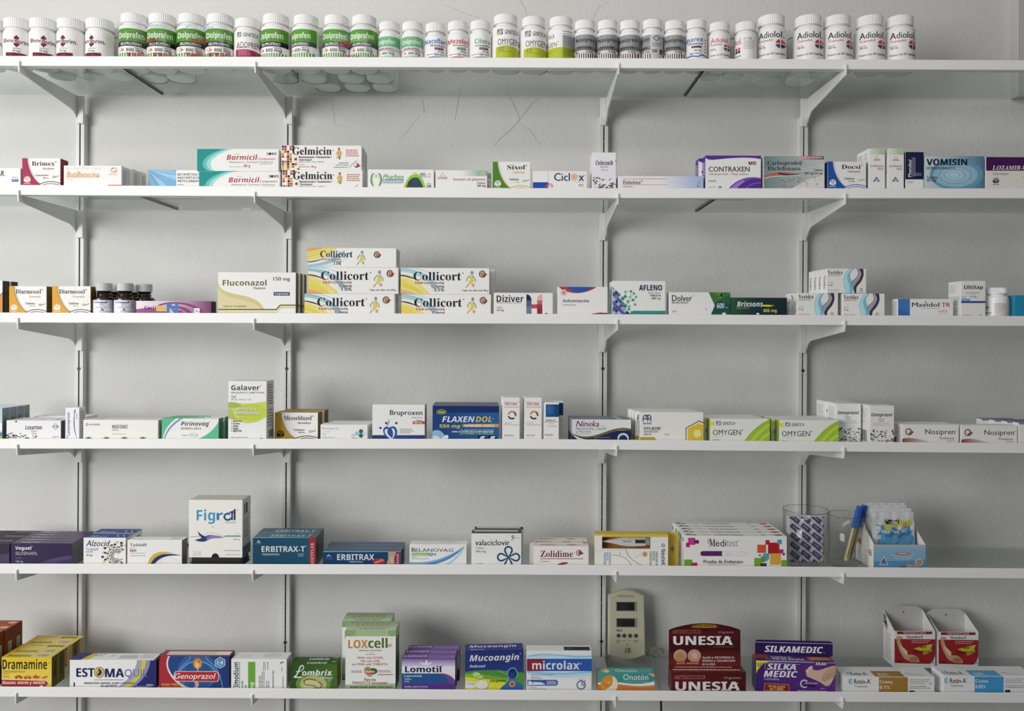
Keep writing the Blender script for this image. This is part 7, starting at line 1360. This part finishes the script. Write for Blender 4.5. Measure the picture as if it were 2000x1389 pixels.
g = [P(Q((1030, 1281), (1055, 1274), (1085, 1276), (1120, 1284), (1157, 1280)) + list(reversed(Q((1030, 1286), (1060, 1276), (1090, 1280), (1120, 1288), (1157, 1284)))), '88b4d4'), P(Q((1030, 1284), (1060, 1278), (1090, 1282), (1120, 1288), (1157, 1283)) + [(1157, 1288), (1030, 1287)], lb), R(1029, 1287, 1157, 1311, '2d52a0'), P([(1029, 1287), (1062, 1287), (1054, 1311), (1029, 1311)], '7e2438'), P([(1062, 1287), (1068, 1287), (1060, 1311), (1054, 1311)], '4a3a70'), T('microlax', 1039.5, 1290.5, 1131.5, 1308, 'eef0f2', 'b'), ring(1134, 1296.5, 1.5, .6, 'c8d0e0'),
     P(Q((1030, 1312), (1060, 1318), (1090, 1322), (1120, 1315), (1157, 1312)) + list(reversed(Q((1030, 1316), (1060, 1320), (1090, 1328), (1120, 1322), (1157, 1320)))), lb), P(Q((1030, 1311), (1060, 1311), (1090, 1318), (1120, 1312), (1157, 1311)) + list(reversed(Q((1030, 1314), (1060, 1316), (1090, 1322), (1120, 1316), (1157, 1314)))), '88b4d4'), N(1037.5, 1317.5, 1082, 1320, 1, '556'), N(1037.5, 1321.5, 1054, 1323.5, 1, '667'), T('90 mg / 9 mg / ml', 1037.5, 1323.5, 1058, 1326.5, '556', 'm'),
     P([(1030, 1328)] + [(1086, 1328)] + Q((1086, 1328), (1091, 1329), (1091, 1338), (1086, 1339.5)) + [(1030, 1339.5)], '35529a'), P([(1033, 1329), (1040, 1333), (1040, 1338), (1031, 1338)], 'd8dce4'), P([(1041, 1332), (1058, 1333), (1066, 1337.5), (1041, 1338)], 'c8d0e0'), N(1068, 1330.5, 1089, 1338.5, 3, 'd0d8e8'), N(1034, 1342, 1048, 1344, 1, '667'), N(1034, 1345.5, 1067, 1347.5, 1, '667'), ring(1135, 1338, 8, 1.8, '3a4a78'), E(1135, 1338, 6.8, 6.8, 'dfe1e6'), P([(1135, 1338)] + [(1135 + 6 * cos(radians(t)), 1338 + 6 * sin(radians(t))) for t in range(-90, 41, 13)], '8a94b4'), R(1133.5, 1328, 1136.5, 1330.5, '3a4a78'), L([(1141, 1331), (1143, 1329)], 1.4, '3a4a78'), N(1129, 1326, 1143, 1327.3, 1, '889')]
C('p9', 6, 1029, 1156, 1272, 'white carton with crimson to blue name band and a stopwatch mark', g, D=.029, col='e2e3e4', side='c8c8c8', top='e0e0e0', ta=[R(1102, 25, 1153, 85, '26282c'), N(1107, 45, 1118, 62, 1, '8a8a8a'), N(1068, 50, 1098, 60, 1, 'c8c8c8')])
tl = '3f8a88'
g = [R(1166, 1312, 1282, 1355, tl, '3a7c80'), P(Q((1166, 1334), (1200, 1326), (1230, 1340), (1250, 1338), (1282, 1330)) + [(1282, 1355), (1166, 1355)], 'd8d4cc'), P(Q((1166, 1338), (1200, 1330), (1230, 1343), (1250, 1342), (1282, 1338)) + [(1282, 1355), (1166, 1355)], 'b8703a'), N(1212, 1345, 1262, 1347.5, 1, 'a85a2c'), T('Onot\u00f3n', 1217, 1317, 1266, 1328.5, 'e8eae6', 'r'), N(1217, 1331, 1266, 1333, 1, '8ab8b4'), N(1232, 1335.5, 1252, 1337.5, 1, 'a8c8c4'), E(1190, 1336, 17, 17, 'c8883a', 36), E(1188, 1332, 13, 12, 'b87a2c', 30), P([(1196, 1320)] + Q((1196, 1320), (1208, 1326), (1210, 1342), (1200, 1352)) + Q((1200, 1352), (1186, 1360), (1176, 1352), (1184, 1346)) + Q((1190, 1342), (1200, 1336), (1196, 1326), (1196, 1320)), 'd8c8b4'), P([(1262, 1315), (1280, 1315), (1280, 1324)], 'b88a50'), L([(1268, 1316), (1278, 1321)], .8, 'e0d8c8')]
for i in range(7): g.append(L([(1190, 1336), (1190 - 16 * cos(radians(20 + i * 20)), 1336 - 16 * sin(radians(20 + i * 20)))], .7, 'dca858'))
C('q1', 6, 1168, 1278.5, 1316, 'teal and orange carton with a round swirl emblem', g, D=.027, col=tl, side='b06838', top='489490', ta=[E(1183, 50, 8, 34, 'c8985a'), E(1186, 62, 5, 22, 'dccab4'), T('Onot\u00f3n', 1203, 25, 1246, 72, 'e4e8e4', 'm'), ring(1263, 55, 5, .9, 'd0e0dc')], ends='')

# cartons with an upright header card at the back
def header(key, pts, art, yface, col, edge=None):
    """pts: outline in photo pixels at the header's depth (world axes, relative to the carton)"""
    c = CARTONS[key]; d = c['d'] + c['D'] - .001
    X0, zb = c['X0'], c['zb']; t = .0009
    loc = lambda x, y: (at(x, y, d)[0] - X0, at(x, y, d)[1] - zb)
    H = c['top'] - zb
    pr = [loc(x, y) for x, y in pts]
    pr = [(u, max(v, H + .0001)) for u, v in pr]
    m = MB(); a = [(u, c['D'] - t, v) for u, v in pr]; b = [(u, c['D'], v) for u, v in pr]
    cc = lin(col)
    m.poly(list(reversed(a)), cc); m.poly(b, lin('c8c4be'))
    for i in range(len(pr)):
        j = (i + 1) % len(pr); m.poly([a[j], a[i], b[i], b[j]], cc)
    u0 = min(u for u, v in pr); 
    stamp(m, art, lambda x, y: (loc(x, y)[0] - u0, loc(x, y)[1]), 1.0, 1.0, lambda u, v, l: (u + u0, c['D'] - t - l, v), 3)
    m.build('header_card', M_GLOSS, c['o'])
dr = '4a1a1e'
def une(x, y, s=1.0, w=1.0):
    tx = lambda t, a, b, c_, d_, k, st: T(t, x + a * w, y + b, x + c_ * w, y + d_, k, st)
    return [tx('ANTIMICOTICO', 4, 0, 60, 7, 'd08a80', 'hi'), tx('ANTIMICOTICO', 4.6, .6, 59.4, 6.4, '7a2a24', 'bi'), tx('Unguento', 95, 2, 126, 8, 'b08a88', 'r'), tx('UNESIA', 6, 12, 124, 29.5, 'd8d6d8', 'h'), E(x + 119 * w, y + 15, 1.4, 1.4, 'c8b8b8')]
g = [R(1300, 1310, 1460, 1355, '55191c', '401418'), R(1306, 1312, 1312, 1355, '5e2a22')] + une(1312.5, 1319.5, 1, 1.07)
C('q2', 6, 1311, 1457, 1313, 'dark maroon carton with arched header, toes picture and silver name', g, D=.031, col=dr, side='5a2320', top='5c2020', ends='', mat=M_GLOSS, ta=[N(1322, 20, 1436, 50, 1, 'c8a8a0'), N(1316, 60, 1448, 92, 1, 'd8c0b8')])
arch = [(1306.5, 1306), (1446.5, 1306), (1446, 1231)] + [(1446 - 140 * i / 16, 1231 - 13.2 * sin(pi * i / 16) ** .8) for i in range(1, 16)] + [(1306.5, 1231)]
hg = [P([(1308, 1232), (1444, 1232), (1444, 1250), (1308, 1250)], '571a1c'), R(1308, 1272, 1445, 1306, '551a1c', '7a2a26', True), P([(1346, 1224), (1406, 1224), (1396, 1227), (1356, 1227)], '8a5a2a'), E(1376, 1223, 24, 3.6, 'a8882e'), T('NUEVA IMAGEN', 1355, 1220.5, 1394, 1224.5, '5a1c18', 'bi')] + une(1309, 1230.5, 1, .985) + [N(1393, 1263, 1434, 1266, 1, '8a5a58'),
      E(1328.5, 1281, 13, 12.5, 'c8a088', 30), E(1356, 1281, 13, 12.5, 'c8a088', 30), R(1321, 1279, 1337, 1293, 'b88a6c'), R(1349, 1279, 1365, 1293, 'c49a80'), E(1329, 1281, 7.4, 7, 'c4946e'), E(1356.5, 1281, 7.4, 7, 'd4aa94'), E(1329, 1281, 5, 4.6, 'b88a58'), E(1356.5, 1280, 5, 5, 'dcbaa8'), L([(1320.5, 1279), (1321, 1292)], .8, '9a6a50'), L([(1337, 1279), (1337, 1292)], .8, '9a6a50'), L([(1348.5, 1279), (1349, 1292)], .8, 'a87a60'), L([(1365, 1279), (1365, 1292)], .8, 'a87a60'), R(1316, 1292.5, 1370, 1300, '7c2624'), T('ANTES', 1321, 1294, 1338, 1297.5, 'd8b0a8', 'bi'), T('DESPUES', 1341, 1294, 1365, 1297.5, 'd8b0a8', 'bi'),
      T('Ayuda a RECUPERAR la', 1371, 1282, 1434, 1287.5, 'd8d0d0', 'bi'), T('DUREZA y COLORACION', 1371, 1288.5, 1436, 1294, 'd8d0d0', 'bi'), T('de la UNA', 1371, 1295, 1396, 1299.5, 'd8d0d0', 'bi')]
header('q2', arch, hg, 0, '451519')
sp = '43276a'
g = [R(1470, 1286, 1635, 1356, '35205c', '552a78'), L([(1476, 1291), (1630, 1291)], 1.2, 'c8c0d8')]
for i in range(9): g.append(L([(1490, 1355), (1500 + i * 16, 1292)], 1.2, '4a2c74'))
g += [P([(1477, 1290), (1504, 1290), (1490, 1297), (1480, 1308), (1477, 1316)], 'd0c040'), T('NUEVO', 1479, 1294, 1494, 1303, '3a3010', 'bi'), T('SILKA', 1588, 1290.5, 1610, 1296, 'd8d4e0', 'hi'), R(1588, 1290, 1612, 1296.5, '3c2464'), T('SILKA', 1590, 1291, 1610.5, 1296, 'd8d4e0', 'hi'), L(Q((1494, 1306), (1491, 1296), (1497, 1294), (1505, 1294)), .8, 'a898c0'), L([(1505, 1294), (1560, 1296)], .8, 'a898c0'), T('SILKA', 1498, 1295.5, 1553, 1307, 'e2deea', 'hi'), T('MEDIC', 1491, 1309, 1556.5, 1321.5, 'e2deea', 'hi'), T('Terbinafina', 1491, 1323, 1521, 1327.5, 'a898bc', 'm'),
      P([(1493, 1334), (1540, 1335), (1541, 1349), (1491, 1348)], 'b87a58'), P([(1494, 1335), (1539, 1336), (1540, 1348), (1492, 1347)], '7a2020'), T('PIE DE ATLETA', 1500, 1338, 1532, 1341.5, 'd8b060', 'bi'), T('en 7 DIAS', 1503, 1342, 1529, 1347, 'e0c068', 'bi'), A(1569, 1333, 7, 7, 40, 320, 2.6, 'b8b4c0'), T('MUCHO MAS', 1570, 1330, 1594, 1333.5, 'b0a8b8', 'bi'), T('RAPIDO', 1570, 1334, 1592, 1339, '2a1a44', 'hi'), N(1600, 1341, 1608, 1343, 1, 'c0b8c8'), N(1556, 1346, 1612, 1349, 1, 'd0c8a0'),
      P(Q((1573, 1314), (1572, 1302), (1580, 1300), (1588, 1306)) + Q((1588, 1306), (1600, 1308), (1612, 1298), (1630, 1296)) + [(1630, 1306)] + Q((1630, 1306), (1624, 1322), (1622, 1330), (1615, 1336)) + Q((1608, 1336), (1600, 1328), (1586, 1324), (1573, 1318)), 'b89c88'), P(Q((1602, 1322), (1604, 1308), (1618, 1300), (1630, 1297)) + [(1630, 1306)] + Q((1626, 1318), (1616, 1322), (1608, 1330), (1602, 1326)), 'a88c76'), L(Q((1603, 1324), (1610, 1318), (1618, 1314), (1628, 1308)), .8, '7a6050'), L(Q((1606, 1328), (1613, 1322), (1620, 1318), (1626, 1314)), .8, '7a6050'), E(1574, 1308, 2.6, 3.6, 'c8ac98'), E(1578, 1303.5, 2.4, 3.4, 'c8ac98'), E(1574.5, 1313, 2.2, 2.8, 'bfa28e'), E(1576, 1316.5, 2, 2.4, 'b89a86'), E(1582, 1301, 2.6, 3.4, 'ccb09c')]
C('q3', 6, 1476, 1628.5, 1290.5, 'purple carton with header card and a foot held by a hand', g, D=.031, col=sp, side='2c1c48', top='3c2862', ends='', yaw=-3.5, d=.0265, ta=[T('ELIMINA EL', 1510, 25, 1550, 50, 'b8b0c8', 'b'), T('PIE DE ATLETA', 1512, 55, 1572, 80, 'c8c0d4', 'h'), R(1476, 0, 1504, 60, '8a3a34'), R(1580, 20, 1628, 80, '8a4a34'), N(1584, 30, 1624, 70, 2, 'd0a878')], mat=M_GLOSS)
hp = [(1473, 1283), (1621, 1283), (1621, 1256)] + Q((1621, 1256), (1621, 1249.5), (1615, 1249.5), n=5) + Q((1480, 1249.5), (1473, 1249.5), (1473, 1256), n=5)
header('q3', hp, [L([(1474, 1254), (1620, 1254)], 1, 'c0b8d0'), T('SILKAMEDIC', 1491, 1260.5, 1603, 1273, 'e2deea', 'hi'), E(1605, 1272, .8, .8, 'ccc'), R(1473, 1277, 1500, 1283, '7a3030')], 0, '2e2058')
def retin(x, y, c, pct, w=176):
    return [A(x + 13, y + 8, 4, 5, 90, 270, 1.6, '5a88a8'), A(x + 13, y + 8, 2, 5, 90, 270, 1.2, '7aa0ba'), R(x + 13, y + 2.5, x + 14.4, y + 13.5, '5a88a8'), T('Retin-A', x + 19, y + 3.5, x + 51, y + 13, '333640', 'm'), E(x + 52.5, y + 4, .8, .8, '444'), T('Tretinoina', x + 20, y + 15.5, x + 45, y + 20, '555', 'r'), R(x + 67.5, y, x + 124, y + 45, c), T('Crema', x + 69, y + 5.5, x + 94, y + 12, 'ece4d8', 'm'), T(pct, x + 69, y + 16, x + 89, y + 23, 'f0ece4', 'b'),
            N(x + 127, y + 4, x + 168, y + 15, 3, '8a8a8a'), N(x + 127, y + 17, x + 170, y + 24, 2, '777'), R(x + 127, y + 26, x + 137, y + 31, '2a2c34'), N(x + 166, y + 10, x + 172, y + 16, 2, '666')]
def retop(x, c, pct): return [T('Retin-A', x + 19, 55, x + 51, 88, '55585e', 'm'), E(x + 14, 70, 3, 12, '7aa0ba'), R(x + 63, 45, x + 121, 100, c), T(pct, x + 72, 68, x + 92, 92, 'e8dccc', 'b'), N(x + 128, 65, x + 140, 76, 1, '5a6070'), N(x + 136, 78, x + 160, 90, 1, '999'), N(x + 50, 8, x + 140, 40, 2, 'b4b6b8')]
C('q4', 6, 1649, 1825.5, 1322, 'low white carton with brown square in the middle, in front of the open red dispensers', retin(1649, 1323, '8a6a30', '0.1%'), D=.046, d=.0175, col='dedfdf', side='bcbebe', top='d4d6d6', ta=retop(1647, '8a6a38', '0.1%'), sa=[N(30, 30, 70, 80, 3, 'a8aaaa')])
C('q5', 6, 1843, 2022, 1320.5, 'low white carton with blue square in the middle, cut by the right edge', retin(1836, 1321.5, '3a80ac', '0.05%', 180), D=.046, d=.0175, col='dcdddd', side='bcbebe', top='d2d4d4', ta=retop(1836, '4a88b0', '0.05%'), sa=[N(30, 30, 70, 80, 3, 'a8aaaa')])
# open red and white dispensers at the back
def open_box(x0, x1, yt, ybk, label):
    d, D, t = .139, .05, .0007
    X0, zf = at(x0, yt, d); X1, zf2 = at(x1, yt, d); zb = glass_z(6, X0) + .0002
    W, Hf = X1 - X0, (zf + zf2) / 2 - zb
    Hb = at((x0 + x1) / 2, ybk, d + D)[1] - zb
    root = empty('bandage_dispenser', (X0, d, zb), label, 'dispenser box', 'open red and white dispensers')
    wh, gr = lin('dcdad6'), lin('c9c7c3')
    loc = lambda x, y: (at(x, y, d)[0] - X0, at(x, y, d)[1] - zb)
    q = lambda a, b: (x0 + a * (x1 - x0) / 81, yt + b)
    f = MB(); f.box(0, W, 0, t, 0, Hf, wh)
    rd = '9c2a30'
    gg = [P([q(5, .5), q(75, 1), q(75, 6), q(5, 6)], '8a2a34'), T('VENDITAS', *q(17, 1.2), *q(62, 5), 'd8c0bc', 'b'), T('Standard', *q(24, 8), *q(56, 14), '2a2a2c', 's'), P([q(0, 15), q(81, 16)] + Q(q(81, 45), q(79, 58), q(70, 64)) + [q(0, 62)], rd), P(Q(q(4, 9), q(12, 14), q(14, 28), q(20, 42)) + Q(q(28, 46), q(40, 44), q(48, 54)) + Q(q(50, 60), q(44, 62), q(32, 60)) + Q(q(20, 54), q(8, 40), q(4, 18)), 'c4a078'), P(Q(q(10, 26), q(13, 36), q(18, 44), q(25, 48)) + [q(26, 40), q(20, 34)], 'e0ccb8'), E(*q(38, 55), 9, 5, 'ac7a5a'), E(*q(10, 13), 6, 3.4, 'c8a078'), N(*q(34, 18), *q(74, 25), 2, 'd8a8a4'), P([q(38, 34), q(60, 28), q(76, 25), q(72, 34), q(76, 40), q(58, 46), q(56, 40)], 'd0bc3c'), T('Anti', *q(50, 28), *q(64, 33), '2c2c24', 'hi'), T('Translucidas', *q(37, 36), *q(78, 43), '2a2420', 'bi'), ring(*q(75, 60), 2.4, 1, '444'), T('100', *q(5, 57), *q(14, 62), '3a1a1a', 'b')]
    stamp(f, gg, loc, W, Hf, lambda u, v, l: (u, -l, v), 4)
    f.build('front_panel', M_CARD, root)
    b = MB(); pr = [(0, 0), (W, 0), (W, Hb - .008), (W * .88, Hb - .002), (W * .85, Hb), (W * .16, Hb), (W * .12, Hb - .003), (0, Hb - .009)]
    a_, b_ = [(u, D - t, v) for u, v in pr], [(u, D, v) for u, v in pr]
    b.poly(list(reversed(a_)), gr); b.poly(b_, gr)
    for i in range(len(pr)):
        j = (i + 1) % len(pr); b.poly([a_[j], a_[i], b_[i], b_[j]], gr)
    b.box(t, W - t, t, D - t, 0, t, gr)
    hole = [(W * .5 + .0022 * cos(2 * pi * i / 12), D - t - .0001, Hb - .013 + .0022 * sin(2 * pi * i / 12)) for i in range(12)]
    b.poly(hole, lin('77746f'))
    b.build('back_panel', M_CARD, root)
    for xa, left in ((0, True), (W - t, False)):
        s = MB(); pr = [(t, 0), (D - t, 0), (D - t, Hb - .009), (t, Hf)]
        a_, b_ = [(xa, y, z) for y, z in pr], [(xa + t, y, z) for y, z in pr]
        s.poly(a_, wh); s.poly(list(reversed(b_)), gr)
        for i in range(len(pr)):
            j = (i + 1) % len(pr); s.poly([a_[j], a_[i], b_[i], b_[j]], wh)
        if left: stamp(s, [N(15, 44, 75, 95, 14, 'b0b0ae'), P([(3, 12), (24, 16), (40, 36), (3, 30)], '3a3c58'), T('Cur', 6, 17, 24, 26, 'c8c8d0', 'b'), P([(8, 33), (34, 38), (34, 41), (8, 36)], 'a03a44')], lambda x, y: (x / 100 * D, (100 - y) / 100 * Hb), D, Hb, lambda u, v, l: (-l, D - u, v), 7)
        s.build('side_panel', M_CARD, root)
    return root
open_box(1747, 1826.5, 1233, 1184, 'open red and white dispenser box, left one, behind the brown marked carton')
open_box(1833, 1911, 1234.5, 1189.5, 'open red and white dispenser box, right one, above the blue marked carton')

# indoor temperature and humidity meter leaning at the back, with its probe cable
def meter():
    d = .170
    Xl, _ = at(1188.5, 1220, d); Xr, _ = at(1262, 1220, d)
    Xl = max(Xl, UP[2] + .0098); W = Xr - Xl; zb = glass_z(6) + .0002
    ztop = at(1225, 1155, d + .008)[1]; H = (ztop - zb) * 1.004
    root = empty('temperature_meter', (Xl, d, zb), 'beige two screen temperature meter leaning beside the third upright on the bottom shelf', 'thermometer')
    root.rotation_euler = (radians(-5.0), 0, 0)
    be = lin('c9c4ac')
    out = [(0, .010)] + [(W * i / 12, .010 - .010 * sin(pi * i / 12)) for i in range(1, 12)] + [(W, .010), (W * .985, H - .012)] + [(W * .985 - W * .97 * i / 12, H - .012 + .012 * sin(pi * i / 12)) for i in range(1, 12)] + [(W * .015, H - .012)]
    m = MB(); T_ = .016; n = len(out); cu, cv = W / 2, H / 2
    rings = []
    for y, s in ((T_, 0), (.004, 0), (.0012, .001), (0, .003)):
        rings.append([(u + (cu - u) / (abs(cu - u) + 1e-6) * s * min(1, abs(cu - u) / .01), y, v + (cv - v) / (abs(cv - v) + 1e-6) * s) for u, v in out])
    for a, b in zip(rings, rings[1:]):
        for i in range(n):
            j = (i + 1) % n; m.poly([a[i], a[j], b[j], b[i]], be)
    m.poly(rings[-1], be); m.poly(list(reversed(rings[0])), be)
    px = lambda x: (x - 1188.5) / 73.5 * W
    pz = lambda y: (1289 - y) / 134 * H
    loc = lambda x, y: (px(x), pz(y))
    stamp(m, [T('THERMO-HYGRO', 1207, 1164.5, 1240, 1167.5, '7a7666', 's'), R(1204.5, 1230, 1205.7, 1234, '333'), R(1207, 1230, 1209, 1234, '333'), R(1210, 1230, 1211, 1234, '333'), R(1212, 1230, 1213.2, 1234, '333'), R(1214.5, 1230, 1216, 1234, '333'), N(1204, 1250, 1212, 1258, 3, '6a6658'), N(1214, 1251, 1223, 1253, 1, '6a6658'), N(1227, 1251, 1234, 1253, 1, '6a6658'), N(1238, 1250.5, 1249, 1256, 2, '6a6658'), L([(1226.5, 1257), (1219, 1275), (1235, 1275), (1226.5, 1257)], .9, '3a2a28'), T('CB', 1222.5, 1266, 1231, 1274, '4a3030', 'bi')], loc, W, H, lambda u, v, l: (u, -l, v), 2)
    m.build('case', M_PLASTIC, root)
    for y0, y1, txt in ((1176.5, 1195, '55'), (1208, 1226, '28.5')):
        s = MB(); u0, v0 = loc(1203.5, y1); u1, v1 = loc(1245, y0)
        s.box(u0, u1, -.0010, .0004, v0, v1, lin('9b988a'), .0006)
        s.box(u0 + .0022, u1 - .0048, -.0013, -.0006, v0 + .0014, v1 - .0012, lin('2c2f2d'), .0003)
        stamp(s, [T(txt, 1216 if len(txt) > 2 else 1228, y0 + 5, 1238, y1 - 3.5, '151716', 'b')], loc, W, H, lambda u, v, l: (u, -.0014 - l, v))
        s.build('screen', M_GLOSS, root)
    for x in (1208.5, 1219.5, 1231, 1242.5):
        s = MB(); s.lathe([(.0042, 0), (.0042, .0012), (.0036, .002), (0, .0022)], lin('4c4a42'), 20)
        u, v = loc(x, 1242); q = s.build('button', M_PLASTIC, root, False, (u, .0003, v)); q.rotation_euler = (pi / 2, 0, 0)
    # cable
    c = MB(); rg = random.Random(3); pts = []
    xc, zc = at(1282, 1275, .185)
    zf = glass_z(6)
    for i in range(121):
        a = i / 120 * 2 * pi * 4.5
        rx = .017 + .004 * sin(a * .37); rz = .0085 + .002 * cos(a * .53)
        pts.append((xc + rx * cos(a) - .002, .184 + .004 * sin(a * .31), zc + .001 + rz * sin(a + .25)))
    lo = min(p[2] for p in pts); dz = max(0, zf + .0016 - lo)
    pts = [(x, y, z + dz) for x, y, z in pts]
    pts = [(Xr - .004, .191, zc + dz + .004), (Xr + .002, .189, zc + dz + .008)] + pts
    x1, z1 = at(1303, 1284, .17); 
    tail = Q(pts[-1], n=1)[:0]
    e = pts[-1]
    xb, _ = at(1285, 1330, .05)
    for i in range(1, 15):
        t = i / 14
        X = (1 - t) ** 2 * e[0] + 2 * t * (1 - t) * (e[0] + .006) + t * t * xb
        Y = e[1] + (.022 - e[1]) * t
        Z = e[2] + (zf + .0012 - e[2]) * min(1, t * 3)
        pts.append((X, Y, Z))
    c.tube(pts, .0009, lin('8f8d86'), 6)
    tag(c.build('sensor_cable', M_PLASTIC, None, True), 'thin grey coiled cable beside the beige temperature meter', 'cable')
meter()
# black probe hanging under the bottom shelf
m = MB(); xp, _ = at(1291, 1375, .03); zz = glass_z(6) - GLASS_T - .0002
m.tube([(xp - .002, .03, zz), (xp - .001, .03, zz - .006), (xp, .03, zz - .012)], .0007, lin('8f8d86'), 6)
m.tube([(xp, .03, zz - .012), (xp + .0006, .03, zz - .06)], .0022, lin('1c1c1c'), 10)
tag(m.build('cable_probe', M_PLASTIC), 'small black cable probe hanging under the bottom shelf', 'probe')

# ---------------------------------------------------------------- floor and ceiling of the room
for nm, z in (('floor', -1.52), ('ceiling', 1.32)):
    mb = MB(); mb.box(-2.6, 2.6, -2.4, WALL_Y + .1, z - .05, z, lin('b9b4ac' if nm == 'floor' else 'dedcd8'))
    tag(mb.build(nm, M_FLOOR if nm == 'floor' else M_WALL), kind='structure')
